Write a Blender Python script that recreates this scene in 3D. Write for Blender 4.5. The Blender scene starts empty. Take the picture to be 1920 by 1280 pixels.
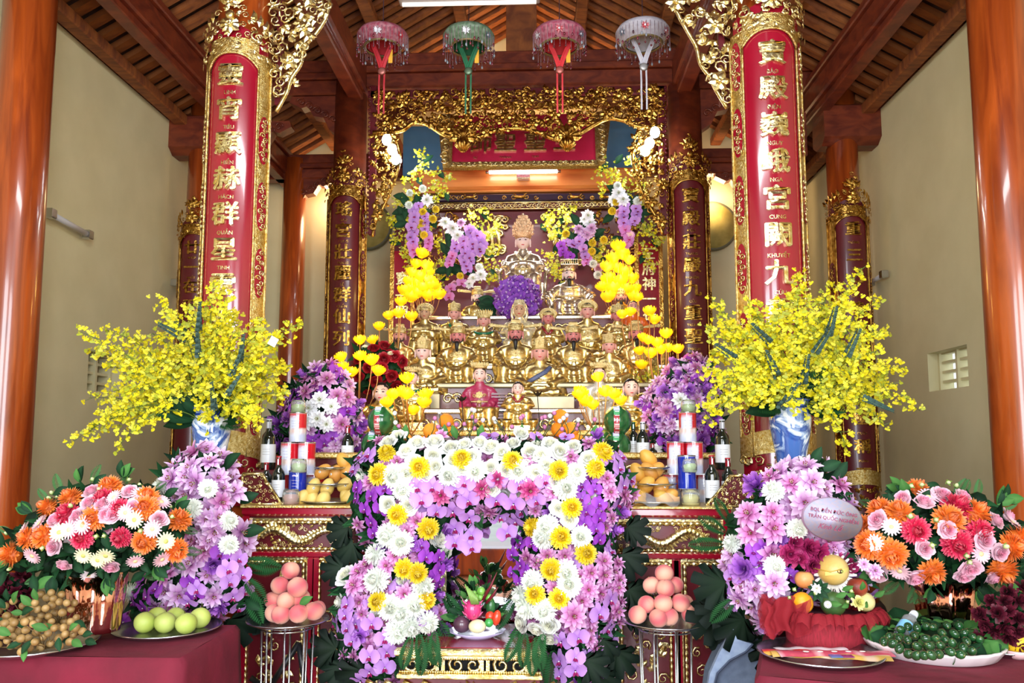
import bpy, math, random
import numpy as np
from mathutils import Vector, Matrix, Euler
PI = math.pi
R = random.Random(11)
SC = bpy.context.scene
COL = SC.collection

# ---------------------------------------------------------------- camera, world, sun, lights, exposure
F = 1500.0                                   # focal length in pixels of the 1920 wide frame
cam_data = bpy.data.cameras.new('camera'); cam = bpy.data.objects.new('camera', cam_data); COL.objects.link(cam)
cam_data.sensor_width = 36.0; cam_data.lens = 36.0 * F / 1920; cam_data.clip_start = 0.05; cam_data.clip_end = 200
CP = Vector((0.0, 0.0, 1.6))
YAW = math.atan(60 / F); PITCH = math.atan(155 / F); SHY = 45.0
cam_data.shift_y = SHY / 1920
cam.location = CP; cam.rotation_euler = (PI / 2 + PITCH, 0, YAW)
SC.camera = cam
CR = Euler((PI / 2 + PITCH, 0, YAW)).to_matrix()

w = bpy.data.worlds.new('sky'); SC.world = w; w.use_nodes = True
bg = w.node_tree.nodes['Background']; bg.inputs[0].default_value = (0.80, 0.90, 1.0, 1); bg.inputs[1].default_value = 1.25
SC.view_settings.view_transform = 'Standard'; SC.view_settings.look = 'None'
SC.view_settings.exposure = 0.3; SC.view_settings.gamma = 1.0; SC.view_settings.use_curve_mapping = False

def area(name, loc, rot, sx, sy, power, col=(1, 1, 1)):
    l = bpy.data.lights.new(name, 'AREA'); l.shape = 'RECTANGLE'; l.size = sx; l.size_y = sy; l.energy = power; l.color = col
    o = bpy.data.objects.new(name, l); COL.objects.link(o); o.location = loc; o.rotation_euler = rot; return o
def point(name, loc, power, col=(1, 1, 1), rad=0.08):
    l = bpy.data.lights.new(name, 'POINT'); l.energy = power; l.color = col; l.shadow_soft_size = rad
    o = bpy.data.objects.new(name, l); COL.objects.link(o); o.location = loc; return o
for dx_ in (-1.55, 1.15): area('daylight_from_doorway', (dx_, -2.1, 2.3), (PI / 2 * 0.98, 0, 0), 1.7, 3.2, 235, (0.88, 0.94, 1.0))
area('hall_fill_light', (-0.2, 1.2, 4.6), (0.55, 0, 0), 2.4, 0.5, 85, (0.92, 0.96, 1.0))  # added fill light, no fixture behind it; brightens the hall and side walls
point('roof_lamp', (-0.25, 8.7, 5.6), 120, (1.0, 0.60, 0.28), 0.2)
point('roof_lamp_side', (-2.5, 9.3, 4.55), 16, (1.0, 0.66, 0.36), 0.15)
point('roof_lamp_side', (2.0, 9.3, 4.55), 16, (1.0, 0.66, 0.36), 0.15)
area('shrine_tube_glow', (-0.25, 7.9, 4.1), (math.radians(-12), 0, 0), 1.4, 0.15, 22, (1.0, 0.97, 0.92))

def ray(px, py):
    return CR @ Vector(((px - 960) / F, -(py - 640 - SHY) / F, -1.0))
def at(px, py, Y):
    d = ray(px, py); return CP + d * (Y / d.y)
def atz(px, py, z):
    d = ray(px, py); return CP + d * ((z - CP.z) / d.z)
def sz(n, Y): return n / F * Y

# ---------------------------------------------------------------- object helpers
def tag(o, label=None, cat=None, group=None, kind=None):
    if label: o['label'] = label
    if cat: o['category'] = cat
    if group: o['group'] = group
    if kind: o['kind'] = kind
    return o
def empty(name, loc=(0, 0, 0), label=None, cat=None, group=None, rz=0):
    o = bpy.data.objects.new(name, None); COL.objects.link(o); o.location = loc; o.rotation_euler = (0, 0, rz)
    return tag(o, label, cat, group)
def put(name, me, parent=None, loc=(0, 0, 0), rot=(0, 0, 0), s=1.0, label=None, cat=None, group=None, kind=None):
    o = bpy.data.objects.new(name, me); COL.objects.link(o)
    o.location = loc; o.rotation_euler = rot; o.scale = (s, s, s) if isinstance(s, (int, float)) else s
    if parent: o.parent = parent
    return tag(o, label, cat, group, kind)
def copy_tree(o, parent=None):
    c = o.copy(); COL.objects.link(c); c.parent = parent
    for ch in list(KIDS.get(o.name, [])): copy_tree(ch, c)
    return c
KIDS = {}
def face_rot(n, roll=0.0):
    """euler that turns local -Y... local +Z axis to direction n, with roll"""
    q = Vector(n).to_track_quat('Z', 'Y'); m = q.to_matrix() @ Matrix.Rotation(roll, 3, 'Z'); return m.to_euler()

class MB:
    def __init__(s): s.v = []; s.f = []; s.c = []; s.m = []; s.sm = []
    def add(s, vs, fs, col=(1, 1, 1), mat=0, smooth=True, M=None):
        b = len(s.v)
        if M is not None: vs = [M @ Vector(p) for p in vs]
        s.v.extend([tuple(p) for p in vs])
        if len(col) and isinstance(col[0], (int, float)): s.c.extend([tuple(col[:3])] * len(vs))
        else: s.c.extend([tuple(c[:3]) for c in col])
        s.f.extend([tuple(b + i for i in f) for f in fs]); s.m.extend([mat] * len(fs)); s.sm.extend([smooth] * len(fs))
        return s
    def box(s, a, b, col=(1, 1, 1), mat=0, M=None, bev=0.0):
        x0, y0, z0 = a; x1, y1, z1 = b
        if bev <= 0:
            vs = [(x0, y0, z0), (x1, y0, z0), (x1, y1, z0), (x0, y1, z0), (x0, y0, z1), (x1, y0, z1), (x1, y1, z1), (x0, y1, z1)]
            return s.add(vs, [(0, 3, 2, 1), (4, 5, 6, 7), (0, 1, 5, 4), (1, 2, 6, 5), (2, 3, 7, 6), (3, 0, 4, 7)], col, mat, False, M)
        e = bev
        def ring(k, z): return [(x0 + k, y0 + k, z), (x1 - k, y0 + k, z), (x1 - k, y1 - k, z), (x0 + k, y1 - k, z)]
        vs = ring(e, z0) + ring(0, z0 + e) + ring(0, z1 - e) + ring(e, z1)
        fs = [(3, 2, 1, 0), (12, 13, 14, 15)]
        for r in range(3):
            for i in range(4): fs.append((r * 4 + i, r * 4 + (i + 1) % 4, r * 4 + 4 + (i + 1) % 4, r * 4 + 4 + i))
        return s.add(vs, fs, col, mat, False, M)
    def lathe(s, prof, n=20, col=(1, 1, 1), mat=0, M=None, rmod=None, smooth=True, cap=True):
        vs = []; cs = []; fs = []
        for j, p in enumerate(prof):
            r, z = p[0], p[1]
            for i in range(n):
                a = 2 * PI * i / n; rr = r * (rmod(a, z) if rmod else 1)
                vs.append((rr * math.cos(a), rr * math.sin(a), z)); cs.append(p[2] if len(p) > 2 else col)
        for j in range(len(prof) - 1):
            for i in range(n):
                k = (i + 1) % n; fs.append((j * n + i, j * n + k, (j + 1) * n + k, (j + 1) * n + i))
        if cap:
            if prof[0][0] > 1e-5: fs.append(tuple(range(n - 1, -1, -1)))
            if prof[-1][0] > 1e-5: fs.append(tuple((len(prof) - 1) * n + i for i in range(n)))
        return s.add(vs, fs, cs, mat, smooth, M)
    def ball(s, c, r, nu=12, nv=8, col=(1, 1, 1), mat=0, M=None, fn=None):
        rx, ry, rz = (r, r, r) if isinstance(r, (int, float)) else r
        vs = []; fs = []; cs = []
        for j in range(nv + 1):
            t = PI * j / nv
            for i in range(nu):
                a = 2 * PI * i / nu; d = (math.sin(t) * math.cos(a), math.sin(t) * math.sin(a), -math.cos(t))
                k = fn(d) if fn else 1.0
                vs.append((c[0] + rx * d[0] * k, c[1] + ry * d[1] * k, c[2] + rz * d[2] * k)); cs.append(col(d) if callable(col) else col)
        for j in range(nv):
            for i in range(nu):
                k = (i + 1) % nu
                q = (j * nu + i, j * nu + k, (j + 1) * nu + k, (j + 1) * nu + i)
                if j == 0: q = (q[0], q[2], q[3])
                elif j == nv - 1: q = (q[0], q[1], q[2])
                fs.append(q)
        return s.add(vs, fs, cs, mat, True, M)
    def tube(s, pts, rad, n=6, col=(1, 1, 1), mat=0, M=None, flat=1.0):
        pts = [Vector(p) for p in pts]; m = len(pts)
        rads = rad if isinstance(rad, (list, tuple)) else [rad] * m
        vs = []; fs = []; up = Vector((0, 1, 0.01)); cs = []
        for j in range(m):
            t = (pts[min(j + 1, m - 1)] - pts[max(j - 1, 0)])
            t = t.normalized() if t.length > 1e-9 else Vector((0, 0, 1))
            a = t.cross(up)
            if a.length < 1e-3: a = t.cross(Vector((1, 0, 0)))
            a.normalize(); b = t.cross(a).normalized()
            for i in range(n):
                w_ = 2 * PI * i / n; vs.append(pts[j] + a * math.cos(w_) * rads[j] + b * math.sin(w_) * rads[j] * flat)
                cs.append(col[j] if not isinstance(col[0], (int, float)) else col)
        for j in range(m - 1):
            for i in range(n):
                k = (i + 1) % n; fs.append((j * n + i, j * n + k, (j + 1) * n + k, (j + 1) * n + i))
        fs.append(tuple(range(n - 1, -1, -1))); fs.append(tuple((m - 1) * n + i for i in range(n)))
        return s.add(vs, fs, cs, mat, True, M)
    def grid(s, fn, nu, nv, col=(1, 1, 1), mat=0, M=None, cfn=None, smooth=True):
        vs = []; cs = []
        for j in range(nv + 1):
            for i in range(nu + 1):
                u, v = i / nu, j / nv; vs.append(fn(u, v)); cs.append(cfn(u, v) if cfn else col)
        fs = [(j * (nu + 1) + i, j * (nu + 1) + i + 1, (j + 1) * (nu + 1) + i + 1, (j + 1) * (nu + 1) + i) for j in range(nv) for i in range(nu)]
        return s.add(vs, fs, cs, mat, smooth, M)
    def prism(s, poly, y0, y1, col=(1, 1, 1), mat=0, M=None):
        """polygon of (x,z) extruded from y0 (front) to y1"""
        n = len(poly); vs = [(x, y0, z) for x, z in poly] + [(x, y1, z) for x, z in poly]
        fs = [tuple(range(n)), tuple(range(2 * n - 1, n - 1, -1))] + [(i, n + i, n + (i + 1) % n, (i + 1) % n) for i in range(n)]
        return s.add(vs, fs, col, mat, False, M)
    def join(s, o, M):
        return s.add(o.v, o.f, o.c, 0, True, M)
    def mesh(s, name, mats):
        me = bpy.data.meshes.new(name); me.from_pydata(s.v, [], s.f)
        if not isinstance(mats, (list, tuple)): mats = [mats]
        for m in mats: me.materials.append(m)
        if len(mats) > 1: me.polygons.foreach_set('material_index', s.m)
        me.polygons.foreach_set('use_smooth', s.sm)
        ca = me.color_attributes.new('Col', 'FLOAT_COLOR', 'POINT')
        arr = np.ones((len(s.v), 4), dtype=np.float32); arr[:, :3] = np.array(s.c, dtype=np.float32).reshape(-1, 3)
        ca.data.foreach_set('color', arr.ravel()); me.update(); return me
    def build(self, name, mats, parent=None, **k):
        return put(name, self.mesh(name, mats), parent, **k)

# ---------------------------------------------------------------- materials
def lin(h):
    r = []
    for i in (0, 2, 4):
        c = int(h[i:i + 2], 16) / 255; r.append(c / 12.92 if c <= 0.04045 else ((c + 0.055) / 1.055) ** 2.4)
    return tuple(r)
def new_mat(name):
    m = bpy.data.materials.new(name); m.use_nodes = True; nt = m.node_tree
    return m, nt, nt.nodes['Principled BSDF']
def noise(nt, scale, detail=3, stretch=None, coord='Object', dist=0.0):
    tc = nt.nodes.new('ShaderNodeTexCoord'); n = nt.nodes.new('ShaderNodeTexNoise')
    n.inputs['Scale'].default_value = scale; n.inputs['Detail'].default_value = detail; n.inputs['Distortion'].default_value = dist
    if stretch:
        mp = nt.nodes.new('ShaderNodeMapping'); mp.inputs['Scale'].default_value = stretch
        nt.links.new(tc.outputs[coord], mp.inputs[0]); nt.links.new(mp.outputs[0], n.inputs['Vector'])
    else: nt.links.new(tc.outputs[coord], n.inputs['Vector'])
    return n
def ramp(nt, src, stops):
    r = nt.nodes.new('ShaderNodeValToRGB'); el = r.color_ramp.elements
    while len(el) < len(stops): el.new(0.5)
    for e, (p, c) in zip(el, stops): e.position = p; e.color = (*c[:3], 1)
    nt.links.new(src, r.inputs[0]); return r
def bump(nt, src, bs, strength, dist=0.01):
    b = nt.nodes.new('ShaderNodeBump'); b.inputs['Strength'].default_value = strength; b.inputs['Distance'].default_value = dist
    nt.links.new(src, b.inputs['Height']); nt.links.new(b.outputs[0], bs.inputs['Normal'])
def mat_noise(name, c1, c2, scale, rough, metal=0, coat=0, bmp=0.0, stretch=None, bdist=0.01, lo=0.35, hi=0.65, detail=4, bscale=None, dist=0.0, sheen=0):
    m, nt, b = new_mat(name); n = noise(nt, scale, detail, stretch, dist=dist)
    r = ramp(nt, n.outputs[0], [(lo, c1), (hi, c2)]); nt.links.new(r.outputs[0], b.inputs['Base Color'])
    b.inputs['Roughness'].default_value = rough; b.inputs['Metallic'].default_value = metal
    b.inputs['Coat Weight'].default_value = coat; b.inputs['Coat Roughness'].default_value = 0.08
    if sheen: b.inputs['Sheen Weight'].default_value = sheen
    if bmp:
        src = n.outputs[0]
        if bscale: src = noise(nt, bscale, 3).outputs[0]
        bump(nt, src, b, bmp, bdist)
    return m
def mat_vc(name, rough=0.5, metal=0.0, coat=0.0, vary=0.12, trans=0.0, sub=0.0, bmp=0, bscale=60, emit=0, alpha=1.0, sheen=0):
    m, nt, b = new_mat(name); a = nt.nodes.new('ShaderNodeAttribute'); a.attribute_name = 'Col'
    src = a.outputs['Color']
    if vary:
        oi = nt.nodes.new('ShaderNodeObjectInfo'); mr = nt.nodes.new('ShaderNodeMapRange')
        mr.inputs['To Min'].default_value = 1 - vary; mr.inputs['To Max'].default_value = 1 + vary
        nt.links.new(oi.outputs['Random'], mr.inputs['Value'])
        hv = nt.nodes.new('ShaderNodeHueSaturation'); nt.links.new(mr.outputs[0], hv.inputs['Value']); nt.links.new(src, hv.inputs['Color']); src = hv.outputs[0]
    nt.links.new(src, b.inputs['Base Color'])
    b.inputs['Roughness'].default_value = rough; b.inputs['Metallic'].default_value = metal
    b.inputs['Coat Weight'].default_value = coat; b.inputs['Coat Roughness'].default_value = 0.06
    b.inputs['Specular IOR Level'].default_value = 0.15 if name == 'leaf' else 0.5
    if sheen: b.inputs['Sheen Weight'].default_value = sheen
    if bmp: bump(nt, noise(nt, bscale, 3).outputs[0], b, bmp, 0.004)
    if emit:
        nt.links.new(src, b.inputs['Emission Color']); b.inputs['Emission Strength'].default_value = emit
    if trans:
        out = nt.nodes['Material Output']; t = nt.nodes.new('ShaderNodeBsdfTranslucent'); nt.links.new(src, t.inputs['Color'])
        mx = nt.nodes.new('ShaderNodeMixShader'); mx.inputs[0].default_value = trans
        nt.links.new(b.outputs[0], mx.inputs[1]); nt.links.new(t.outputs[0], mx.inputs[2]); nt.links.new(mx.outputs[0], out.inputs['Surface'])
    return m
def mat_plain(name, col, rough=0.5, metal=0, coat=0, emit=0, ecol=None, trans=0, ior=1.45, alpha=1):
    m, nt, b = new_mat(name); b.inputs['Base Color'].default_value = (*col, 1); b.inputs['Roughness'].default_value = rough
    b.inputs['Metallic'].default_value = metal; b.inputs['Coat Weight'].default_value = coat
    b.inputs['Transmission Weight'].default_value = trans; b.inputs['IOR'].default_value = ior; b.inputs['Alpha'].default_value = alpha
    if emit: b.inputs['Emission Color'].default_value = (*(ecol or col), 1); b.inputs['Emission Strength'].default_value = emit
    return m

M_wall = mat_noise('wall_paint', lin('d2caa0'), lin('d9d1a8'), 3, 0.85, bmp=0.15, bscale=90, bdist=0.002)
M_wood = mat_noise('polished_wood', lin('7c2f10'), lin('b8541c'), 5, 0.28, coat=0.6, stretch=(2.2, 2.2, 0.22), dist=1.2, lo=0.3, hi=0.7)
M_beam = mat_noise('beam_wood', lin('5a1e10'), lin('7c341a'), 4, 0.42, coat=0.15, stretch=(1.5, 1.5, 3), dist=1.0)
M_rafter = mat_noise('rafter_wood', lin('6a3418'), lin('945424'), 6, 0.6, stretch=(1, 3, 1), dist=0.8)
M_darkwood = mat_noise('dark_red_wood', lin('4a1418'), lin('64201c'), 6, 0.35, coat=0.2)
M_tile = mat_noise('roof_tile_underside', lin('33221c'), lin('4a3228'), 9, 0.9, bmp=0.4)
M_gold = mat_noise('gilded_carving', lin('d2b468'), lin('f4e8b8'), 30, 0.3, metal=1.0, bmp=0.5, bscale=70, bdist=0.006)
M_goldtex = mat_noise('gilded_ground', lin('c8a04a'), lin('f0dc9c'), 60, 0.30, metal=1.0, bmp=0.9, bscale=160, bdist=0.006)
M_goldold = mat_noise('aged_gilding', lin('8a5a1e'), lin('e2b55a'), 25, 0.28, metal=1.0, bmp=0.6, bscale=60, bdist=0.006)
M_robe = mat_noise('gilded_robe', lin('d8b868'), lin('f2e0a4'), 7, 0.29, metal=0.95, bmp=0.12, bscale=22, bdist=0.01)
M_silver = mat_noise('silvered_robe', lin('d8c4a8'), lin('f0e4d4'), 8, 0.26, metal=0.9, bmp=0.15, bscale=22)
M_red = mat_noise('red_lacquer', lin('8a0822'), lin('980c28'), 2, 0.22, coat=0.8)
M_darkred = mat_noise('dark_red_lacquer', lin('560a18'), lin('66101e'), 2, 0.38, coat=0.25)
M_velvet = mat_noise('red_velvet', lin('620822'), lin('760c2a'), 5, 0.85, bmp=0.2, bscale=14, bdist=0.03)
M_petal = mat_vc('petal', 0.55, vary=0.10, trans=0.25)
M_leaf = mat_vc('leaf', 0.6, vary=0.2, trans=0.12)
M_paint = mat_vc('painted', 0.35, vary=0.0, coat=0.2)
M_fruit = mat_vc('fruit_skin', 0.42, vary=0.08, bmp=0.2, bscale=120)
M_glossy = mat_vc('glossy_print', 0.15, vary=0.0, coat=0.5)
M_cloth = mat_vc('cloth', 0.85, vary=0.05, bmp=0.3, bscale=150, sheen=0.3)
M_metalc = mat_vc('metal_tinted', 0.22, metal=1.0, vary=0)
M_copper = mat_noise('copper_foil', lin('d98a78'), lin('f2c0ae'), 5, 0.08, metal=1.0, bmp=0.25, bscale=8, bdist=0.03)
M_steel = mat_plain('steel', (0.55, 0.57, 0.60), 0.25, 1.0)
M_glass = mat_plain('glass', (0.95, 0.97, 0.95), 0.03, trans=0.9, ior=1.3)
M_film = mat_plain('clear_film', (0.9, 0.9, 0.95), 0.15, trans=0.85, ior=1.1)
M_mirror = mat_plain('mirror', (0.9, 0.92, 0.94), 0.02, 1.0)
M_lotus = mat_vc('lotus_lamp_glow', 0.5, vary=0.0, emit=0.75)
M_tubelight = mat_plain('lit_tube', (1, 1, 1), 0.5, emit=14, ecol=(1, 0.97, 0.9))
M_floodlight = mat_plain('lit_diode', (1, 1, 1), 0.5, emit=40, ecol=(0.85, 0.93, 1.0))
M_blue = mat_noise('sky_blue_board', lin('3f6f94'), lin('5585a8'), 2, 0.6)
M_floor = mat_noise('floor_tile', lin('8a5a40'), lin('a06a4c'), 3, 0.3, coat=0.3)
# ---------------------------------------------------------------- the setting
X0 = -0.235                                   # the altar's middle line
WL, WR = -3.62, 3.16; EAVE = 4.66; RIDGE = 6.75; YB = 9.5
COLX_IN, COLX_OUT = 1.585, 2.87
ROW1, ROW2, ROW3 = 4.75, 7.5, 9.1
CX = dict(ol=at(58, 0, ROW1).x, orr=at(1868, 0, ROW1).x, nl=at(451, 300, ROW1).x, nr=at(1435, 300, ROW1).x, il=at(654, 400, ROW2).x, ir=at(1288, 400, ROW2).x,
          sl=at(377, 440, ROW2).x, sr=at(1585, 440, ROW2).x, fl=at(549, 500, ROW3).x)
def vent(n, x, p0, p1, sgn, lit):
    """louvred opening in a side wall; p0,p1 = pixel corners"""
    return
def side_wall(name, x, sgn, hole):
    y0, y1, z0, z1 = hole; t = 0.2; xa, xb = (x - t, x) if sgn < 0 else (x, x + t)
    m = MB(); Y0 = -2.3
    m.box((xa, Y0, 0), (xb, y0, EAVE + .1)); m.box((xa, y1, 0), (xb, YB, EAVE + .1))
    m.box((xa, y0, 0), (xb, y1, z0)); m.box((xa, y0, z1), (xb, y1, EAVE + .1))
    return m.build(name, M_wall, kind='structure')
dR0 = ray(1740, 690); yR0 = WR / (dR0.x / dR0.y); dR1 = ray(1815, 690); yR1 = WR / (dR1.x / dR1.y)
vz0, vz1 = at(1776, 722, (yR0 + yR1) / 2).z, at(1776, 664, (yR0 + yR1) / 2).z
side_wall('wall_right', WR, 1, (yR1, yR0, vz0 - .03, vz1 + .04))
dL0 = ray(165, 690); yL0 = WL / (dL0.x / dL0.y); dL1 = ray(228, 690); yL1 = WL / (dL1.x / dL1.y)
side_wall('wall_left', WL, -1, (yL0, yL1, vz0 - .03, vz1 + .04))
for nm, x, s, a, b in (('window_1', WR, 1, yR1, yR0), ('window_2', WL, -1, yL0, yL1)):
    win = tag(empty(nm, (x, (a + b) / 2, vz0)), kind='structure'); ym = (a + b) / 2
    fr = MB(); xs = x + s * 0.12
    for yy in (a + .015 - ym, (b - a) * .02, b - .015 - ym): fr.box((s * .08, yy - .015, -.03), (s * .19, yy + .015, vz1 - vz0 + .04))
    fr.build('window_frame', M_wall, win)
    n = 4; h = (vz1 - vz0 + .07) / n
    sl = MB().box((s * .10, a - ym, -.012), (s * .16, b - ym, .010)).mesh('louvre_slat', M_wall)
    for k in range(n + 1): put('louvre_slat', sl, win, (0, 0, -.03 + k * h))
    if s < 0:
        MB().box((-.19, a - ym, -.03), (-.185, b - ym, vz1 - vz0 + .04)).build('window_screen', mat_plain('brown_screen', lin('8a7050'), .8), win)
MB().box((WL - .2, YB, 0), (WR + .2, YB + .2, 7)).build('wall_back', M_wall, kind='structure')
MB().box((WL - .2, -6, -.1), (WR + .2, YB + .2, 0)).build('floor', M_floor, kind='structure')
g = MB().box((-30, -40, -.2), (30, -2.6, -.1)).build('ground', mat_noise('pale_paving', lin('b8b4aa'), lin('cac6bc'), 2, .8), kind='structure')
MB().box((WL, -2.5, 0), (WR, -2.2, .34), bev=.02).build('trim_1', M_wood, kind='structure')          # door threshold, seen in the mirror
mw = MB(); mw.box((WL, -2.5, 3.9), (WR, -2.2, 6.9)); mw.box((WL, -2.5, 0), (WL + .35, -2.2, 4)); mw.box((WR - .35, -2.5, 0), (WR, -2.2, 4))
mw.build('wall_front', M_wall, kind='structure')
# roof: two slopes of tile with rafters and purlins
ceil = tag(empty('ceiling', (0, 0, EAVE)), kind='structure')
for s, xe in ((-1, WL - .25), (1, WR + .25)):
    zz = EAVE - 0.05; 
    m = MB(); m.add([(xe, -2.4, zz - EAVE + .12), (xe, YB + .2, zz - EAVE + .12), (X0, YB + .2, RIDGE - EAVE + .12), (X0, -2.4, RIDGE - EAVE + .12)], [(0, 1, 2, 3)], smooth=False)
    m.add([(xe, -2.4, zz - EAVE + .2), (xe, YB + .2, zz - EAVE + .2), (X0, YB + .2, RIDGE - EAVE + .2), (X0, -2.4, RIDGE - EAVE + .2)], [(0, 1, 2, 3)], smooth=False)
    m.build('roof_tiling', M_tile, ceil)
    L = math.hypot(xe - X0, RIDGE - EAVE + .05); ang = math.atan2(RIDGE - EAVE + .05, abs(X0 - xe))
    rb = MB().box((0, -.045, 0), (L, .045, .05)).mesh('rafter', M_rafter)
    y = 2.0
    while y < YB:
        put('rafter', rb, ceil, (xe, y, -.0), (0, -ang, 0) if s < 0 else (0, -(PI - ang), 0), (1, 1, 1 if s < 0 else -1)); y += 0.19
    for fr_ in (0.10, 0.36, 0.60, 0.82):
        px_ = xe + (X0 - xe) * fr_; pz = (RIDGE - EAVE) * fr_
        r_ = .062
        m = MB().box((-r_, 0, -r_ * 1.6), (r_, YB - 2, 0), bev=.012); m.build('purlin', M_rafter, ceil, loc=(px_, 2, pz - .055))
MB().box((-.09, 0, -.11), (.09, YB - 2, .07), bev=.02).build('ridge_beam', M_rafter, ceil, loc=(X0, 2, RIDGE - EAVE - .08))

def moulded(m, x0, x1, y, z, h, d):
    m.box((x0, y - d, z), (x1, y + d, z + h * .42), bev=.015); m.box((x0, y - d * 1.25, z + h * .42), (x1, y + d * 1.25, z + h * .62), bev=.012)
    m.box((x0, y - d * .9, z + h * .62), (x1, y + d * .9, z + h), bev=.01)
n_t = [1]
def beam(name, label, m, mat=M_beam): return m.build(name, mat, label=label, cat='beam')
zb = at(960, 168, ROW2).z; zt = at(960, 103, ROW2).z
m = MB(); moulded(m, X0 - COLX_IN, X0 + COLX_IN, ROW2, zb, zt - zb, .10)
beam('cross_beam', 'moulded dark red crossbeam right above the gilded fretwork canopy', m)
for s, t in ((-1, 'outside the inner column inscribed from the jade palace couplet'), (1, 'between the treasure hall couplet columns behind the tall lit one')):
    m = MB(); a = X0 + s * COLX_IN; b = X0 + s * COLX_OUT
    moulded(m, min(a, b), max(a, b), ROW2, zb - .05, zt - zb, .08)
    beam('tie_beam', 'short moulded tie beam ' + ('meeting the left side column top' if s < 0 else 'meeting the right side column top'), m)
    m = MB(); c = (WL - .02) if s < 0 else (WR + .02)
    zc = 4.5
    pr = [(0, 0), (0, .30), (.09, .36), (.24, .36), (.33, .30), (.33, 0), (.24, -.06), (.09, -.06)]
    m.add([(b, ROW2 - .165 + u, zc + v) for u, v in pr] + [(c, ROW2 - .165 + u, zc + v) for u, v in pr],
          [tuple(range(8)), tuple(range(15, 7, -1))] + [(i, 8 + i, 8 + (i + 1) % 8, (i + 1) % 8) for i in range(8)], smooth=False)
    beam('wall_beam', 'heavy octagonal beam end running into the ' + ('left' if s < 0 else 'right') + ' yellow wall', m)
# longitudinal beams on the column rows
for s in (-1, 1):
    sd = 'left' if s < 0 else 'right'
    m = MB(); x = X0 + s * COLX_OUT; z = 4.82
    m.box((x - .10, 1.0, z), (x + .10, YB, z + .2), bev=.015); m.box((x - .06, 1.0, z - .07), (x + .06, YB, z), bev=.01); m.box((x - .13, 1.0, z + .2), (x + .13, YB, z + .27), bev=.01)
    beam('long_beam', 'long moulded roof beam running back over the %s side columns' % sd, m)
    m = MB(); x = X0 + s * COLX_IN; z = 5.05
    m.box((x - .11, 1.0, z), (x + .11, YB, z + .26), bev=.02); m.box((x - .07, 1.0, z - .08), (x + .07, YB, z), bev=.012)
    beam('long_beam', 'long moulded roof beam running back over the %s inner columns' % sd, m)
# truss behind the cross beam: beam, king post, struts
tr = empty('roof_truss', (X0, 8.6, 5.35), 'orange-lit wooden truss with short centre post seen above the crossbeam', 'roof truss')
zt9 = 5.75
MB().box((-1.5, -.12, 0), (1.5, .12, .24), bev=.03).build('tie', M_rafter, tr, loc=(0, 0, .05))
MB().box((-.22, -.13, 0), (.22, .13, .13), bev=.03).build('block', M_rafter, tr, loc=(0, 0, .29))
MB().prism([(-.11, .42), (.11, .42), (.17, .66), (.17, 1.25), (-.17, 1.25), (-.17, .66)], -.12, .12).build('king_post', M_rafter, tr)
for s in (-1, 1):
    MB().box((-.07, -.07, 0), (.07, .07, 1.5)).build('strut', M_rafter, tr, loc=(s * .45, 0, .3), rot=(0, s * -.28 + s * .56, 0))
    MB().prism([(s * 1.5, .05), (s * 1.5, -.35), (s * 1.1, .05)][::s], -.06, .06).build('brace', M_beam, tr)

def column(x, y, r, label, top=5.2, mat=M_wood):
    o = empty('wooden_column', (x, y, 0), label, 'column')
    MB().lathe([(r * 1.02, .22), (r * 1.03, 1.2), (r, 3), (r * .93, top)], 40).build('shaft', mat, o)
    MB().lathe([(r * 1.5, 0), (r * 1.5, .1), (r * 1.3, .2), (r * 1.08, .24)], 32).build('base', M_tile, o)
    if top > 5: # carved capital bracket
        pass
    return o
column(CX['ol'], ROW1, .158, 'broad glossy orange wood column at the extreme left edge of the view', 6)
column(CX['orr'], ROW1, .168, 'broad glossy orange wood column at the extreme right edge of the view', 6)
column(CX['nl'], ROW1, .168, 'orange wood column carrying the front couplet board that begins with 靈', 6)
column(CX['nr'], ROW1, .168, 'orange wood column carrying the tall front couplet board that begins with 寶', 6)
column(CX['il'], ROW2, .165, 'reddish wood column carrying the couplet board that begins with 瑤', 5.3, M_beam)
column(CX['ir'], ROW2, .165, 'reddish wood column between the gilded canopy and the round disc at right', 5.3, M_beam)
column(CX['sl'], ROW2, .15, 'glossy wood column behind the half-hidden dark couplet board', 5.0)
column(CX['sr'], ROW2, .15, 'glossy wood column carrying the dark couplet board beside the lit vent', 5.0)
column(CX['fl'], ROW3, .14, 'bare wood column far back between the two left couplet boards', 5.0)
column(X0 + COLX_OUT, ROW3, .14, 'bare wood column far back, mostly hidden by the front right couplet board', 5.0)
# carved bracket under beams at row 3 / row 2
def bracket(x, y, z, s, label):
    m = MB(); pts = [(0, 0), (.5, 0), (.52, -.06), (.40, -.12), (.34, -.10), (.28, -.2), (.18, -.22), (.12, -.34), (0, -.42)]
    m.prism([(s * a, b) for a, b in pts][::s], -.06, .06)
    for k in range(5):
        c = Vector((s * (.08 + .08 * k), -.07, -.06 - .05 * (4 - k) * .9)); sp = [(c.x + s * .045 * (1 - i / 12) * math.cos(i * .7), -.075, c.z + .045 * (1 - i / 12) * math.sin(i * .7)) for i in range(12)]
        m.tube(sp, .008, 5)
    m.build('carved_bracket', M_beam, label=label, cat='bracket', loc=(x, y, z))
bracket(X0 - COLX_IN - .14, ROW2, zb - .06, -1, 'carved wooden bracket left of the inner left column')
bracket(X0 + COLX_IN + .14, ROW2, zb - .06, 1, 'carved wooden bracket right of the inner right column')
bracket(X0 - COLX_OUT + .13, ROW2, 4.78, 1, 'carved wooden bracket at the top of the left side column')
bracket(X0 + COLX_OUT - .13, ROW2, 4.78, -1, 'carved wooden bracket at the top of the right side column')
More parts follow.
